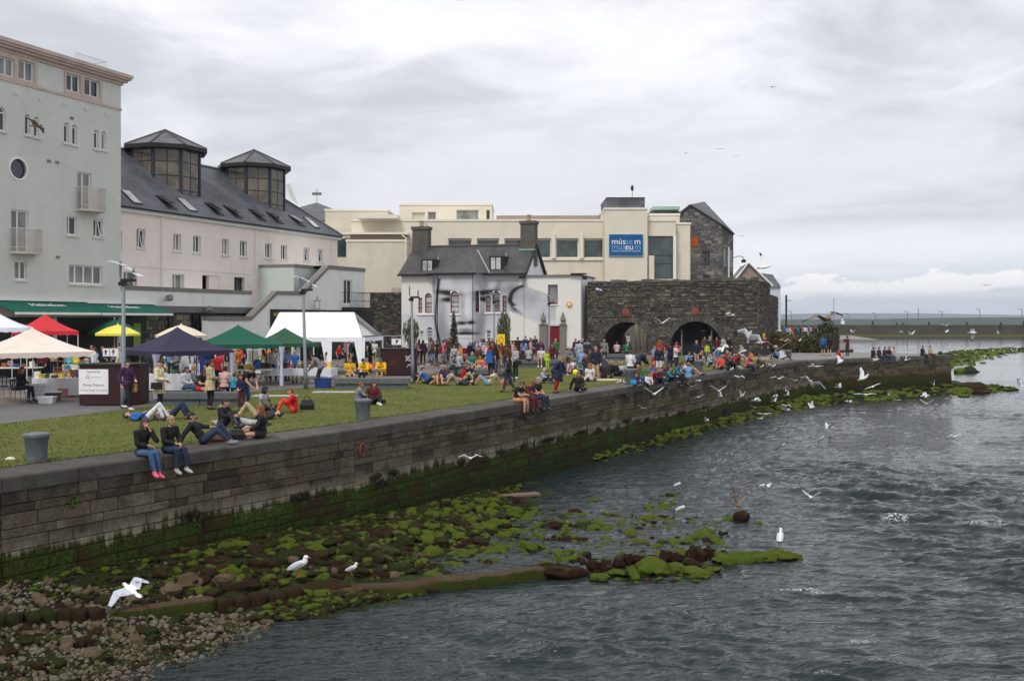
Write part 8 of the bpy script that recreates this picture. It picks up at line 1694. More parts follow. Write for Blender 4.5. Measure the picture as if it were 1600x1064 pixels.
# left background walkers
person(637,566,'stand',-60,'cream','jeans','hairdark','dark-haired woman in cream behind the graffiti kiosk',hs='long'); person(655,568,'stand',160,'pink','jeansd','hairbrown','woman with a pink top beside the lamp post',hs='long'); person(661,570,'stand',170,'navy','black','hairdark','woman in navy beside the lamp post',hs='long'); person(676,571,'walk',-70,'brown','jeansl','hairbrown','woman in brown jacket, pale jeans and white trainers',sl='jacket',hs='long',shoe='white'); person(671,567,'stand',-80,'grey','jeans','hairbrown','person half hidden behind the brown jacket'); person(693,571,'stand',100,'pink','jeansl','hairdark','girl in a pink top near the flower bed',sl='short'); person(701,563,'stand',30,'maroon','dark','hairbrown','long-haired woman by the conifer',hs='long')
# group around the left lawn
person(669,600,'lean',70,'blue','navy','hairdark','man in blue t-shirt reclining on the lawn edge, leftmost of the row',sl='short',lg='short',shoe='brown'); person(684,602,'lie',15,'khaki','tan','hairbrown','person with bare raised knees lying on the lawn',lg='short'); person(699,595,'lean',60,'blue','lgrey','hairdark','man in bright blue t-shirt propped on his arms',sl='short',lg='short'); person(716,602,'lie',-85,'dark','grey','hairbrown','man in grey shorts lying on the lawn',lg='short'); person(733,594,'cross',0,'navy','jeansd','hairbrown','man in a navy tee with orange print sitting on the lawn',sl='short'); person(764,602,'leank',-105,'cream','sky','hairdark','person in cream tee and patterned shorts leaning on one arm',sl='short',lg='short'); 
person(705,590,'sit_read',60,'grey','dark','hairdark','man in grey sweater hunched on the hidden bench',xyz=tuple(gp(703,592)+Vector((0,.3,zb))))
for a in ((737,590,'sit',20,'teal','khaki','hairgrey','bald man in a teal polo on the hidden bench',dict(sl='short',lg='short')),(716,590,'sit',150,'lgrey','grey','hairgrey','person in pale grey on the hidden bench',{}),(751,590,'sit',-20,'orange','white','hairblond','child in orange on the hidden bench',dict(ch=True,sl='short')),(758,592,'sit',10,'pink','white','hairblond','girl in pink top and white skirt',dict(ch=True,sl='short',lg='mini'))): onbench(a[0],a[1]-2,*a[2:8],**a[8])
e=person(767,592,'stand',165,'navy','jeansd','hairdark','man in dark tee with a big blue rucksack, back turned',sl='short'); carried(e,'rucksack',bx8(-.19,.19,.12,.36,.85,1.42),'blue','big royal blue rucksack on the back of a man in the crowd','bag')
person(742,565,'stand',160,'blue','dark','skin','bald man in a blue shirt, back to the river',sl='short',hs='none'); person(752,567,'stand',-30,'black','dark','hairbrown','woman in a black v-neck top facing the river',hs='short'); person(765,562,'stand',10,'dgreen','dark','hairbrown','person in dark green behind the rucksack man'); person(774,585,'stand',140,'black','jeansd','hairdark','woman with long black hair beside the lifebuoy stand',hs='long'); person(802,574,'stand',80,'lpink','lgrey','hairbrown','person in pale clothing by the flower tub')
e=person(806,592,'stand_look',-60,'lgrey','black','hairbrown','woman in grey patterned top with black leggings, white shoes',shoe='white'); carried(e,'handbag',bx8(.22,.34,-.16,.16,.75,.98),'black','black handbag on the hip of the woman in grey','bag')
person(809,560,'stand',150,'red','dark','hairdark','person in red and black at the kiosk'); person(821,557,'stand',20,'blue','dark','hairdark','man in a royal blue tee beside the kiosk',sl='short'); person(836,556,'stand',-20,'dark','dark','hairdark','dark head behind the kiosk lid'); person(829,562,'stand',-60,'purple','dark','hairdark','person in purple by the kiosk')
person(795,613,'walk',-75,'black','jeansd','hairdark','dark-haired girl in black walking with a paper bag',hs='long',sc=.9)
# trio on the wall
edger(806,'sit_read',0,'black','tan','hairbrown','young man in black tee and tan shorts, legs over the wall',sl='short',lg='short',shoe='black'); edger(822,'sit_read',-8,'maroon','maroon','hairred','red-haired person in maroon with patterned skirt between two men'); edger(838,'sit',-6,'black','jeansd','hairgrey','grey-haired man in black tee and dark jeans at the right of the trio',sl='short')
edger(903,'side',-60,'black','black','hairred','woman with long red hair in black on the coping, red bag beside her',hs='long',back=.6)
# benches by the red door
onbench(826,574,'sit',180,'lgrey','dark','hairbrown','man in a grey shirt seated with his back turned',sl='short'); onbench(846,574,'sit',-15,'white','grey','hairbrown','man in white tee and shorts seated facing the river',sl='short',lg='short',shoe='white'); person(855,580,'stand',40,'lime','lime','hairbrown','small child in a lime green raincoat',ch=True,sl='jacket'); person(863,573,'stand',-30,'dred','dark','hairdark','person in burgundy near the lime child',sc=.9); person(868,566,'stand',10,'green','dark','hairgrey','person in green-grey by the bench'); onbench(888,574,'sit',20,'grey','dark','hairblond','fair-haired person in grey on the bench end'); onbench(908,581,'sit',165,'sky','dark','hairgrey','grey-haired man in a pale blue shirt, back turned'); person(918,571,'stand',0,'dark','dark','hairdark','person in dark clothes against the arch wall')
person(848,599,'knees',60,'lgrey','jeansd','lgrey','child in a grey hooded top sitting on the lawn',hs='hood',sc=.9); e=person(870,614,'bend',75,'navy','redtights','hairred','red-haired woman in a dark coat and red tights bending down',sl='jacket',shoe='brown'); skirt_part(e,.62,1.0,.18,.25,'navy','coat_skirt')
person(893,583,'knees',170,'white','grey','hairred','person in a white shirt sitting with back turned'); e=person(931,594,'stand',-10,'navy','khaki','hairgrey','older man in navy hoodie and khaki shorts on the lawn',sl='jacket',lg='short',shoe='white'); person(921,592,'stand',60,'brown','tan','hairbrown','girl with long brown hair holding a child close',hs='long',sc=.9); person(915,590,'stand',10,'dark','dark','hairblond','small fair child beside the long-haired girl',ch=True)
person(952,586,'knees',60,'navy','navy','hairblond','blond person in navy sitting by the pushchair'); person(962,588,'side',40,'black','navy','hairred','woman in black with legs stretched beside the blond person',hs='short'); person(913,596,'lie',80,'tan','white','hairbrown','small child lying on the picnic rug',ch=True)
onbench(964,560,'sit',180,'lpink','dark','hairbrown','person in a taupe shirt on the bench before the left arch'); onbench(979,560,'sit',180,'green','dark','hairdark','person in bright green on the bench before the left arch'); person(974,548,'stand',150,'black','dark','hairdark','dark figure standing inside the left arch'); person(981,548,'stand',-60,'white','white','hairdark','woman in white standing inside the left arch',hs='long')
# the big group at the quay edge
e=person(984,600,'sit',150,'white','dark','hairbrown','man in a checked white shirt sitting on the iron bollard',xyz=tuple(gp(984,600)+Vector((0,0,.78)))); 
e=person(1000,594,'bend',100,'navy','navy','hairdark','person in navy hooded jacket leaning over the group',sl='jacket'); person(1022,588,'stand_look',60,'sky','red','hairbrown','young man in a blue tee and red shorts standing over the group',sl='short',lg='short'); person(1030,590,'stand',-30,'navy','white','hairdark','youth in navy beside the one in red shorts'); person(1047,580,'stand',-160,'navy','navy','hairdark','man in a striped navy shirt, back to the river',sl='short'); person(1056,583,'stand_photo',60,'white','dark','hairbrown','youth in a white tee raising his hands',sl='short')
grp=[(992,603,'knees',40,'navy','purple','hairbrown','child in navy and purple at the near end of the huddle',True),(1004,602,'knees',80,'blue','navy','hairbrown','child in royal blue in the huddle',True),(1013,603,'cross',20,'white','dark','hairbrown','child in a white top with camera in the huddle',True),(1024,601,'knees',60,'dred','dark','hairred','person in dark red with red hood in the huddle',False),(1035,600,'knees',-20,'dark','dark','hairdark','dark-jacketed youth in the middle of the huddle',False),(1044,599,'knees',60,'teal','navy','hairbrown','youth in teal with a rucksack in the huddle',False),(1010,597,'cross',-30,'green','dark','hairbrown','person in grey-green behind the huddle',False),(1038,592,'knees',30,'maroon','dark','hairbrown','person in maroon sitting behind the huddle',False),(1018,599,'cross',50,'coral','dark','red','child with a bright red cap in the huddle',True),(1050,596,'cross',80,'blue','jeansd','hairdark','child in a blue anorak near the wall edge',True)]
for a in grp: person(*a[:8],ch=a[8],hs='cap' if a[6]=='red' else 'short')
edger(1053,'sit_read',4,'teal','navy','hairdark','youth in a teal jacket with legs over the wall',sl='jacket'); edger(1063,'sit',8,'blue','tan','hairbrown','person in blue with bare legs over the wall',lg='short',shoe='dred'); edger(1076,'lean',34,'white','maroon','hairbrown','person in white and maroon with bare legs stretched along the wall',lg='short',shoe='black',back=.5)
# lawn groups by the gate
for a in ((1084,570,'knees',60,'black','dark','hairdark','person in black sitting left of the far bollard'),(1093,562,'cross',-10,'coral','beige','hairred','person in coral sitting before the gate'),(1107,573,'knees',60,'lgrey','jeansd','hairgrey','person in pale grey in the pair right of the bollard'),(1117,575,'knees',75,'grey','brown','hairbrown','person in grey hoodie in the pair right of the bollard'),(1138,579,'knees',110,'black','black','hairbrown','broad person in black sitting near the wall edge'),(1121,565,'cross',30,'blue','jeans','hairbrown','person in blue behind the grey pair'),(1127,577,'cross',-50,'coral','dark','hairred','person in coral half hidden behind the broad one')): person(*a)
for a in ((1101,557,'stand',20,'brown','dark','hairdark','tall person in brown before the gate'),(1109,557,'stand',170,'dgreen','dark','hairblond','blonde woman in dark green before the gate'),(1120,559,'stand',-40,'dred','jeans','hairdark','person in dark red leaning by the gate post'),(1130,558,'stand',-60,'lgrey','dark','hairdark','person in grey right of the gate'),(1138,557,'stand',20,'black','dark','hairdark','dark-haired person in black, rightmost by the gate'),(1105,562,'stand',0,'lime','grey','hairbrown','small child in lime by the gate')): person(*a,hs='long' if 'blonde' in a[7] else 'short',ch='small child' in a[7])
edger(1166,'sit',0,'pink','navy','hairdark','person in a coral-pink top sitting alone on the wall edge'); person(1184,575,'knees',75,'brown','brown','hairred','person in brown crouched among the gulls at the edge'); person(1223,562,'knees',70,'white','navy','hairdark','person in white tee by the farthest bollard',sl='short'); person(1214,561,'knees',-60,'jeansl','navy','hairbrown','person in denim beside the one in white'); person(1196,557,'stand',-40,'dred','dark','hairdark','person in dark red behind the yellow lifebuoy')
e=person(1286,556,'stand',150,'blue','jeansd','hairbrown','woman with a blue rucksack on the quay before the dark block',lg='short'); person(1296,556,'stand',170,'black','dark','hairdark','woman in black beside the blue rucksack',hs='long',lg='short'); person(1324,556,'stand_photo',-150,'dred','dark','hairdark','man in dark red and navy taking a photograph on the pier')
edger(1309,'sit',0,'red','jeansd','hairred','child in red sitting on the pier edge',ch=False,sc=.9)
for px,t_,bt,hr,lb in ((1363,'black','dred','hairdark','man in black and dark red trousers, first of the row on the pier edge'),(1372,'dark','jeansd','hairdark','second of the row on the pier edge, all dark'),(1381,'dark','jeansd','hairbrown','third of the row on the pier edge, in a dark tee'),(1395,'lpink','lgrey','hairbrown','person in a patterned pale top, last of the row on the pier edge'),(1388,'navy','jeans','hairdark','person in navy squeezed in the pier row'),(1440,'black','dark','hairdark','man in black, left of the far pair on the pier end'),(1452,'beige','brown','hairbrown','man in beige, right of the far pair on the pier end')): edger(px,'sit',0,t_,bt,hr,lb)
# more of the crowd in front of the mural house, at the stalls and on the lawn
rx=random.Random(31); spots=[('in the crowd before the painted chin',700,800,566,588,14),('by the flower beds',690,780,560,572,6),('in the crowd left of the red door',800,850,562,572,4),('between the benches and the arch wall',880,960,562,575,6),('on the paving by the marquee',530,600,562,585,5),('on the paving beside the left walkers',640,690,562,578,5),('in the throng before the gate',1010,1150,560,572,10),('under the gazebos on the left',60,330,583,600,12),('at the stalls below the green gazebos',360,520,580,598,10),('on the lawn before the bench',655,800,586,601,9),('on the lawn near the pushchair',868,975,575,597,9),('in the huddle by the quay edge',990,1080,584,598,11),('on the lawn past the picnic bollard',1095,1180,562,572,9)]
cols=['blue','red','black','white','grey','navy','maroon','teal','lpink','dgreen','sky','brown','purple','cream','dred','lgrey','orange']; bts=['dark','jeansd','jeans','navy','khaki','black','beige','grey']; used=set(); NMc={'lpink':'pale pink','dgreen':'dark green','sky':'pale blue','dred':'dark red','lgrey':'pale grey','jeansd':'dark jeans','jeans':'blue jeans'}
for pl_,x0,x1,y0,y1,n in spots:
    for i in range(n):
        while True:
            c,b_=rx.choice(cols),rx.choice(bts)
            if (c,b_,pl_) not in used: break
        used.add((c,b_,pl_)); po=rx.choice(['stand','stand','stand_look','walk']) if 'gate' not in pl_ and 'lawn' not in pl_ and 'huddle' not in pl_ else rx.choice(['knees','cross','side','knees']) if 'gate' not in pl_ else rx.choice(['stand','knees','cross','stand_look']); hr=rx.choice(['hairdark','hairbrown','hairbrown','hairblond','hairred','hairgrey']); lb=NMc.get(b_,b_+' trousers')
        person(rx.uniform(x0,x1),rx.uniform(y0,y1),po,rx.uniform(-180,180),c,b_,hr,'person in %s with %s %s %s'%(NMc.get(c,c),lb,'sitting' if po in('knees','cross','side') else 'standing',pl_),hs=rx.choice(['short','short','long']),sl=rx.choice(['long','short','jacket']),sc=rx.uniform(.9,1.03))
# far crowd on the walk beyond the bushes
rc=random.Random(9); cn=['blue','sky','white','red','dark','teal','navy','pink','white','blue','lgrey','dred','navy','white']
for i,c in enumerate(cn): px=1226+i*4.1; Y=150+rc.uniform(-8,8); person(0,0,rc.choice(['stand','stand','stand_look']),rc.uniform(-180,180),c,rc.choice(['dark','navy','jeansd','khaki']),rc.choice(['hairdark','hairbrown','hairblond']),'tiny figure in %s, %s, far crowd past the bushes'%({'sky':'pale blue','lgrey':'pale grey','dred':'dark red'}.get(c,c),['nearest the wall','beside the first in blue','in the left cluster','in the left cluster, vivid','facing away','half turned','beside the pole','mid crowd','between two taller ones','right of the pole','in the right cluster','beside the green shrub','last but one','last before the shrub'][i]),xyz=((px-800)/FPX*Y,Y,.45))
b=MB(); b.prism([(38,140),(50,140),(58,175),(44,175)],0,.44); o=b.build('raised_walk',m_conc); o['kind']='structure'
# ================================================================ gulls
def gull_mesh(nm,spec,stand=False,brown=False):
    V=[];F=[];off=0; iv,if_=ICO2
    def ell(c,ax,rot=None):
        nonlocal off
        W_=iv*np.array(ax); W_=W_ if rot is None else W_@rot.T; V.append(W_+np.array(c)); F.append(if_+off); off+=len(iv)
    if not stand:
        ell((0,0,0),(.052,.17,.048)); ell((0,-.17,.02),(.034,.05,.034)); ell((0,-.09,.01),(.045,.09,.042)); ell((0,.19,.005),(.05,.085,.012))
        tips=[]
        for s,(e_,w_) in zip((-1,1),spec):
            P=[np.array((.03*s,-.03,.02)),np.array((e_[0]*s,e_[1],e_[2])),np.array((w_[0]*s,w_[1],w_[2]))]
            ch=[.135,.105,.028]
            for a,b_,c0,c1 in ((P[0],P[1],ch[0],ch[1]),(P[1],P[2],ch[1],ch[2])):
                for k in range(9):
                    t_=k/8; q=a*(1-t_)+b_*t_; c=c0*(1-t_)+c1*t_; d=_n(b_-a); yv=np.array([0,1,0]); yv=_n(yv-d*(yv@d)); zv=np.cross(d,yv); ell(q+yv*(c*.35),(np.linalg.norm(b_-a)/8*.9,c,.0125),np.stack([d,yv,zv],1))
            tips.append(P[2])
    else:
        ct=math.cos(.45); st_=math.sin(.45); Rb=np.array([[1,0,0],[0,ct,st_],[0,-st_,ct]]); ell((0,0,.17),(.06,.15,.062),Rb); ell((0,-.12,.25),(.036,.045,.07)); ell((0,-.135,.31),(.034,.045,.034)); ell((0,.15,.12),(.03,.10,.014),Rb)
        for s in(-1,1): ell((.05*s,.03,.18),(.022,.15,.045),Rb)
        tips=[]
    V=np.concatenate(V);F=np.concatenate(F); me=np_mesh('tmp',V,F,m_white); o=bpy.data.objects.new('tmp',me); COL.objects.link(o); m=o.modifiers.new('r','REMESH'); m.mode='VOXEL'; m.voxel_size=.009; s=o.modifiers.new('s','SMOOTH'); s.iterations=2; s.factor=.5
    e=o.evaluated_get(bpy.context.evaluated_depsgraph_get()); m2=bpy.data.meshes.new_from_object(e); m2.name=nm; bpy.data.objects.remove(o); m2.materials.clear()
    for q in (GW,GG,GBk) if not brown else (GBr,GBr,GBk): m2.materials.append(q)
    n=len(m2.polygons); C=np.zeros(n*3); m2.polygons.foreach_get('center',C); C=C.reshape(-1,3); Nn=np.zeros(n*3); m2.polygons.foreach_get('normal',Nn); Nn=Nn.reshape(-1,3); mi=np.zeros(n,int)
    if stand: mi[(np.abs(C[:,0])>.018)&(C[:,1]>-.08)&(C[:,2]>.13)]=1; mi[(C[:,1]>.17)]=2
    else:
        r=np.abs(C[:,0]); mi[(r>.06)&(Nn[:,2]>-.1)]=1
        for tp in tips: mi[(np.linalg.norm(C-tp,axis=1)<.10)]=2
        if spec is HOODED: pass
    m2.polygons.foreach_set('material_index',mi); m2.polygons.foreach_set('use_smooth',[True]*n); return m2
HOODED=None
GW=mat('gull_white',(.78,.78,.78),.7,.04,9,coord='obj'); GG=mat('gull_grey',(.50,.53,.58),.7,.06,9,coord='obj'); GBk=mat('gull_tip',(.03,.03,.03),.6,coord='obj'); GBr=mat('gull_brown',(.20,.15,.11),.7,.3,12,coord='obj'); GBeak=mat('gull_beak',(.32,.10,.03),.5)
GP={'glide':[((.24,-.07,.05),(.52,.06,.02))]*2,'up':[((.20,-.06,.15),(.44,.05,.30))]*2,'high':[((.12,-.05,.22),(.26,.06,.46))]*2,'down':[((.22,-.08,.07),(.46,.05,-.10))]*2,'arch':[((.22,-.07,.12),(.50,.10,.02))]*2,'fold':[((.15,-.09,.12),(.34,.14,.05)),((.24,-.07,.03),(.50,.06,-.14))]}
GM={}
def gull(px,py,span,pose,yaw,label,pitch=0,roll=0,brown=False,true=.98):
    Y=FPX*true/span
    if py>HOR: Y=min(Y,(CAMH-WATER-.35)*FPX/(py-HOR))
    if px<1485:
        q_=onedge(px,0)[0]; zc=CAMH-(py-HOR)*Y/FPX
        if Y>q_[1]-1.5 and CAMH-(py-HOR)*q_[1]/FPX<.1: Y=q_[1]-2.2
    g0_=float(bed(np.array((px-800)/FPX*Y),np.array(Y)))
    while CAMH-(py-HOR)*Y/FPX<g0_+.3 and py>HOR and Y<45: Y-=.4; g0_=float(bed(np.array((px-800)/FPX*Y),np.array(Y)))
    k=(pose,brown)
    if k not in GM: GM[k]=gull_mesh('body',GP[pose],False,brown)
    p=at(px,py,Y); e=empty('gull',p,0,label,'gull','gulls wheeling over the river'); e.rotation_euler=(R(pitch),R(roll),R(yaw)); e.scale=(span*Y/FPX*1.32,)*3; inst('body',GM[k],e); b=MB()
    if 'bk' not in GM: b.tube([(0,-.20,.02),(0,-.245,.012)],[.012,.004],6); GM['bk']=b.mesh('beak',GBeak)
    inst('beak',GM['bk'],e)
def sgull(px,py,yaw,label,z=None,s=1.,hood=False,xyz=None,brown=False):
    if 's' not in GM: GM['s']=gull_mesh('body',None,True); b=MB(); b.tube([(0,-.17,.305),(0,-.225,.295)],[.013,.004],6); GM['sb']=b.mesh('beak',GBeak); b=MB(); [b.tube([(x,.0,.12),(x,-.01,0),(x,-.05,0)],.007,5) for x in(-.025,.025)]; GM['sl']=b.mesh('leg',GBeak); b=MB(); b.lathe([(.02,.275),(.040,.29),(.041,.33),(.02,.35)],0,0,12); GM['hd']=b.mesh('dark_hood',GBk)
    p=gp(px,py,z) if xyz is None else Vector(xyz); e=empty('gull',p,R(yaw),label,'gull'); e.scale=(s,)*3; inst('body',GM['s'],e); inst('beak',GM['sb'],e); inst('leg',GM['sl'],e)
    if hood: o=inst('dark_hood',GM['hd'],e); o.location=(0,-.135,0)
sgull(465,900,90,'large grey-backed gull standing on the dark weir boulder',z=WATER+.5,s=1.35); sgull(549,898,75,'smaller gull standing on the long weir beam',z=WATER+.42,s=.85); sgull(1219,852,160,'gull standing on the green slab at the weir tip',z=WATER+.32,s=1.25); sgull(1058,763,80,'dark-hooded gull on the farthest green stone',z=WATER+.18,s=.8,hood=True); sgull(1063,802,80,'dark-hooded gull on the weed stones',z=WATER+.2,s=.9,hood=True)
for i,(px,py,y) in enumerate(((1190,576,60),(1203,574,-60),(1150,578,30),(1143,580,90),(1209,575,100),(967,601,80),(976,602,-40),(1158,578,-80))): sgull(px,py,y,'bird pecking on the coping, '+['below the crouching person in brown','right of the crouching person in brown','left of the person in pink','farther left of the person in pink','rightmost of the pecking birds','left of the bollard','against the bollard foot','close behind the person in pink'][i],z=0,s=.75)
rs3=random.Random(3)
for i in range(34):
    x=rs3.uniform(60,112); y=float(np.interp(x,[38,45,55,65,75,90,110,150],[112,118,136,152,172,196,216,240]))+rs3.uniform(-10,9); sgull(0,0,rs3.uniform(-180,180),'white gull resting on the weed shoal right of the pier',xyz=(x,y,max(float(shoal(np.array(x),np.array(y))),WATER-.05)),s=1.25)
for o in [o for o in COL.objects if o.get('label')=='white gull resting on the weed shoal right of the pier']: o['group']='gulls resting on the weed shoal'
GL=[(57,197,34,'glide',80,'dark bird crossing the arched windows of the green building',0,20,True),(1207,137,11,'arch',10,'small gull high in the middle of the sky'),(1125,233,10,'glide',0,'tiny gull in the cloud above the warehouse'),(1072,240,7,'arch',30,'speck of a gull left of the tiny one above the warehouse'),(1150,244,7,'arch',-20,'faint gull low in the cloud above the museum'),(718,1,9,'glide',0,'gull at the very top edge of the picture'),(935,453,16,'fold',-60,'white gull against the arch wall near the house'),(1016,503,14,'down',-50,'gull over the crown of the left arch'),(1035,505,26,'up',10,'gull with raised wings between the arches'),(1078,494,15,'up',5,'gull under the right plaque'),(1101,517,15,'glide',90,'gull flying level across the gate'),(1141,493,24,'fold',40,'white gull banking by the arch wall corner'),(1165,490,11,'arch',60,'small gull by the arch wall corner'),(1194,418,34,'high',70,'grey gull with wings up over the brown house',-10,40),(1171,526,40,'arch',-30,'big white gull seen from below before the bastion',-60,25),(1130,545,28,'fold',150,'white gull flapping over the group by the gate',-30,10),(1217,517,16,'glide',70,'gull beside the bastion end'),(1290,499,54,'arch',15,'dark-winged gull near the ship mast',0,-8,True),(1216,546,38,'up',-15,'brown-winged gull over the person in white',0,0,True),(1227,533,17,'arch',0,'gull before the ochre bush'),(1248,533,14,'up',30,'gull before the middle bush'),(1275,573,23,'glide',10,'gull gliding before the pier wall'),(1268,600,40,'arch',-40,'large gull banking before the wall bend',-30,20),(1313,566,22,'high',30,'gull diving past the child in red',-30,30),(1348,592,32,'high',20,'gull with wings up before the pier wall',-20,35),(1217,592,22,'arch',0,'gull low before the wall, under the farthest bollard'),(1022,616,32,'up',5,'gull with spread wings below the huddle'),(1091,595,17,'glide',60,'gull beside the dangling legs'),(1123,611,25,'up',-5,'gull with raised wings before the mossy wall'),(1154,589,21,'down',-40,'gull dropping past the person in pink'),(1159,619,20,'high',20,'gull climbing before the wall',-20,20),(1182,626,24,'arch',70,'gull flying up-river along the wall'),(1209,627,16,'up',40,'gull near the weed strip'),(1228,611,14,'high',-30,'little gull above the weed strip',0,30),(1228,634,18,'down',-30,'gull low over the weed strip'),(1195,647,22,'glide',15,'gull skimming the water by the wall foot'),(1188,654,14,'glide',40,'smaller gull skimming below it'),(1352,617,30,'glide',0,'gull with level wings over the pier weed'),(1327,628,15,'arch',30,'gull landing on the pier weed'),(1388,617,10,'high',0,'small gull standing up in the pier weed'),(1403,625,11,'glide',0,'gull on the water edge by the pier'),(1448,631,21,'up',-30,'gull banking right of the pier weed'),(1310,605,18,'up',50,'dark-tipped gull in front of the rusty pier wall'),(1415,563,15,'high',0,'gull dropping past the pier row',0,40),(1424,522,15,'up',20,'gull over the far water'),(1478,509,13,'arch',0,'gull over the far causeway foot'),(1519,520,22,'fold',60,'gull banking over the far water at right',0,40),(1593,604,20,'high',50,'gull at the right edge over the water'),(1316,506,15,'high',40,'gull by the mast base',0,30),(735,716,34,'arch',5,'gull flying low before the green wall'),(1198,760,26,'arch',30,'gull low over the river right of the rocks'),(1268,777,30,'up',-30,'brown-speckled gull turning over the river'),(1151,789,38,'high',10,'brown young gull landing on the outer stone',0,20,True),(205,922,72,'fold',-125,'big white gull flying low over the shingle, nearest of all',-20,10),(1283,684,12,'up',0,'tiny gull touching the water'),(1223,695,9,'up',20,'faint gull over the dark water'),(1541,446,12,'arch',0,'small gull in the cumulus at right'),(1159,369,9,'glide',20,'small gull beside the warehouse eave'),(1270,570,9,'arch',60,'little gull over the wall bend')]
rg2=random.Random(77)
WH=[('over the dark water before the far wall',1100,1240,600,660),('over the weed strip at the wall bend',1220,1330,590,650),('before the pier wall',1260,1480,560,620),('above the far water',1330,1590,515,560),('before the mossy wall below the huddle',1000,1130,590,640),('in front of the bastion wall',1130,1250,480,560),('over the mid river',1250,1560,640,720)]
for nm_,x0,x1,y0,y1 in WH:
    for i,(po,wd) in enumerate((('arch','arched wings'),('glide','level wings'),('up','raised wings'),('high','wings straight up'))[:3 if 'river' in nm_ or 'water' in nm_[:14] else 4]): GL.append((rg2.uniform(x0,x1),rg2.uniform(y0,y1),rg2.uniform(13,24) if 'above' not in nm_ else rg2.uniform(7,13),po,rg2.uniform(-90,90),'small gull with %s %s'%(wd,nm_),rg2.uniform(-25,10),rg2.uniform(-25,25)))
for a in GL: gull(a[0],a[1],a[2],a[3],a[4],a[5],*(a[6:8] if len(a)>7 else (0,0)),brown=(a[8] if len(a)>8 else False),true=.85 if a[2]!=72 else 1.0)
# ================================================================ distance
m_far=mat('far_quay_stone',(.05,.042,.032),.9,.3,.2); Yf=406.
b=MB(); X0,X1=80,420
b.hexa([(X0,Yf,WATER-.5),(X1,Yf-30,WATER-.5),(X1,Yf+4,WATER-.5),(X0,Yf+9,WATER-.5),(X0,Yf+1,1.1),(X1,Yf-29,1.4),(X1,Yf+3,1.4),(X0,Yf+8,1.1)]); tag(b.build('far_causeway',m_far),'long low stone causeway across the bay with lamps along it','causeway')
b=MB(); b.hexa([(X0,Yf-5,WATER-.3),(X1,Yf-38,WATER-.3),(X1,Yf,WATER-.3),(X0,Yf,WATER-.3),(X0,Yf-1,WATER+.5),(X1,Yf-31,WATER+.5),(X1,Yf,WATER+.5),(X0,Yf,WATER+.5)]); o=b.build('weed_bank',rock_mat('far_weed',(.04,.03,.015),(.07,.09,.02),.8)); o['kind']='structure'
def farlamp(px,ptop,Y,label,arm=1,pb=None):
    p=at(px,ptop,Y); z0=1.1 if pb is None else pb; e=empty('far_lamp',Vector((p.x,Y,z0)),0,label,'lamp post','lamp posts on the far causeway'); b=MB(); b.tube([(0,0,0),(0,0,p.z-z0)],.12*Y/400+.02,5); 
    if arm: b.tube([(0,0,p.z-z0),(-1.4*arm,0,p.z-z0+.3)],.10*Y/400+.02,4)
    b.build('pole',m_cope,e,keep=False)
for i,(px,pt,arm) in enumerate(((1237,487,1),(1327,491,1),(1368,490,1),(1418,487,1),(1472,487,1),(1531,484,1),(1597,484,1))): farlamp(px,pt,Yf+3-(i*4),'tiny lamp post on the far causeway, '+['first at the wall end','second','third','fourth, left of the bare mast','fifth, right of the bare mast','sixth','last by the right edge'][i],arm)
farlamp(1435,481,395,'bare tall mast on the far causeway',0); 
p=at(1303,465,150); e=empty('ship_mast',Vector((p.x,150,0)),0,'thin pale mast rising beside the green shrub','mast'); b=MB(); b.tube([(0,0,0),(0,0,p.z)],.05,5); b.build('pole',m_post,e,keep=False)
p=at(1228.5,461,170); e=empty('utility_pole',Vector((p.x,170,0)),0,'dark wooden pole with a short lamp arm past the bastion wall','pole'); b=MB(); b.tube([(0,0,0),(0,0,p.z)],.16,6); b.build('pole',m_dark,e,keep=False); b=MB(); b.tube([(0,0,p.z-1),(.9,0,p.z-.9)],.04,4); b.build('arm',m_dark,e,keep=False)
p=at(1146,403,118); e=empty('bracket_lamp',Vector((p.x,118,p.z)),0,'curved bracket lamp at the warehouse corner','street lamp'); b=MB(); b.tube([(0,0,0),(.6,0,.2),(1.1,0,.1),(1.2,0,-.2)],.05,5); b.build('arm',m_post,e,keep=False); b=MB(); b.box(.95,1.4,-.15,.15,-.55,-.2); b.build('lamp_head',m_blk,e,keep=False)
b=MB(); p=at(1128,400,115); 
for i,(px,h,w) in enumerate(((1372,2.2,1.6),(1461,1.8,1.3),(1321,1.4,1.6),(1410,1.4,1.2),(1420,1.2,1.6),(1507,1.6,1.4),(1560,1.6,2.),(1596,2.4,1.4))):
    p=at(px,500,Yf-8); b=MB(); w*=.55; h*=.7; b.hexa([(-w/2,-.5,0),(w/2,-.5,0),(w/2,.5,0),(-w/2,.5,0),(-w*.3,-.4,h*.6),(w*.3,-.4,h*.6),(w*.3,.4,h*.6),(-w*.3,.4,h*.6)]); b.lathe([(.3,h*.6),(.4,h*.8),(.1,h)],0,0,6); o=b.build('causeway_bollard',m_dark); o.location=(p.x,Yf-2 if i<5 else Yf-10,1.2); tag(o,'small dark capped block on the far causeway, '+['by the second lamp','by the fourth lamp','near the shrub','left of the mast','right of it','past the fifth lamp','before the last lamp','at the right edge'][i],'bollard','dark blocks on the far causeway')
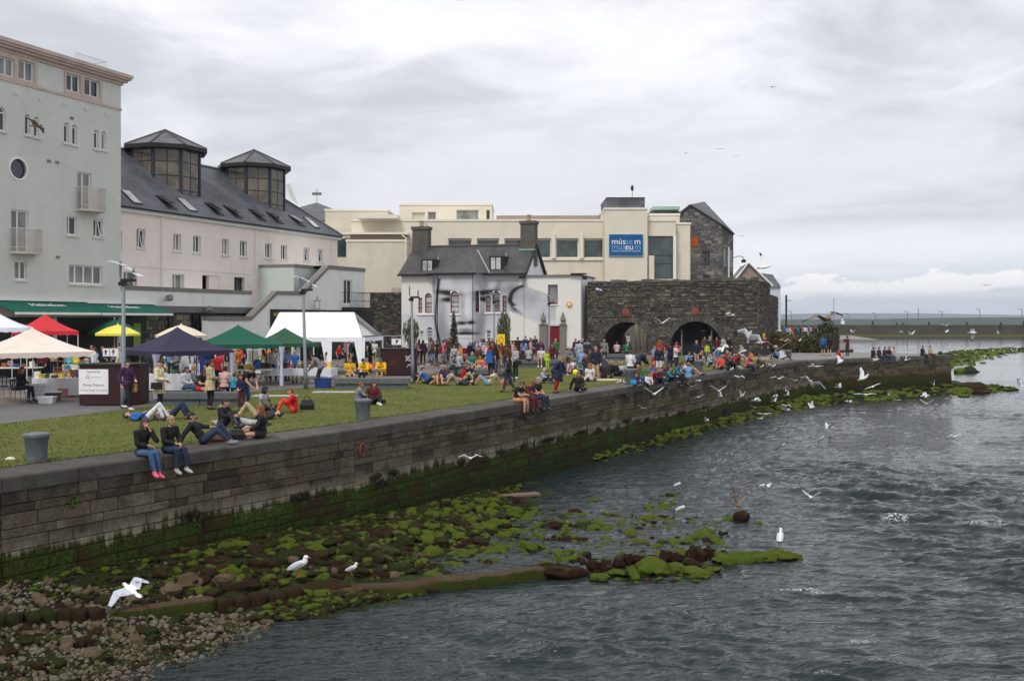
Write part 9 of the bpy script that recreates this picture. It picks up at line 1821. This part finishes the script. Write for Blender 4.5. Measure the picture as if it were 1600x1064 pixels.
# low far shore with trees and houses, and hills in the haze
def strip(nm,Y,prof,m,dep,label=None,kind='structure'):
    b=MB(); n=len(prof)
    for i in range(n-1):
        (x0,h0),(x1,h1)=prof[i],prof[i+1]; b.hexa([(x0,Y,WATER-1),(x1,Y,WATER-1),(x1,Y+dep,WATER-1),(x0,Y+dep,WATER-1),(x0,Y+dep*.3,WATER+h0),(x1,Y+dep*.3,WATER+h1),(x1,Y+dep*.7,WATER+h1),(x0,Y+dep*.7,WATER+h0)],skip=(0,3,5) if 0<i<n-2 else (0,))
    o=b.build(nm,m); o['kind']=kind; return o
rh=np.random.RandomState(4); m_shore=mat('far_shore_green',(.035,.05,.035),.95,.3,.01); m_hill=mat('far_hill',(.07,.095,.11),.95,.2,.002)
xs=np.linspace(300,1900,120); strip('far_shore',2400,[(x,5+5*float(fbm(np.array(x*.012),np.array(.3),4,3))+ (5 if 980<x<1240 else 0)*float(vn(np.array(x*.02),np.array(2.)))) for x in xs],m_shore,300)
xs=np.linspace(800,4600,120); strip('far_hills',6800,[(x,22+46*float(fbm(np.array(x*.0008+5),np.array(.7),3,8))*max(0,min(1,(4300-x)/1500)) ) for x in xs],m_hill,900)
xs=np.linspace(-2500,900,60); strip('far_land',1500,[(x,6+5*float(vn(np.array(x*.01),np.array(1.)))) for x in xs],m_shore,300)
for i in range(26):
    x=rh.uniform(420,1150); o_=MB(); w=rh.uniform(5,8); o_.hexa([(-w/2,0,0),(w/2,0,0),(w/2,8,0),(-w/2,8,0),(-w/2,0,5),(w/2,0,5),(w/2,8,5),(-w/2,8,5)]); o_.q([(-w/2,0,5.01),(w/2,0,5.01),(w/2,4,8),(-w/2,4,8)]); o=o_.build('far_house',m_cope); o.location=(x,2395,WATER+1+rh.rand()*3); tag(o,'tiny pale house on the far shore across the bay','house','tiny houses on the far shore')
# air
hb=MB(); hb.box(-5200,5200,-60,7900,WATER-6,150); hz_=bpy.data.materials.new('air'); hz_.use_nodes=True; hz_.node_tree.nodes.clear(); t=NT(hz_.node_tree); o2=t.n('ShaderNodeOutputMaterial'); pvn=t.n('ShaderNodeVolumePrincipled'); pvn.inputs['Color'].default_value=(.80,.88,1,1); pvn.inputs['Density'].default_value=.00014; pvn.inputs['Anisotropy'].default_value=.2; t.l(pvn.outputs[0],o2.inputs['Volume'])
hz_.cycles.homogeneous_volume=True if hasattr(hz_,'cycles') else None
o=hb.build('haze',hz_); o['kind']='stuff'; o['label']='pale sea air that fades the far shore'
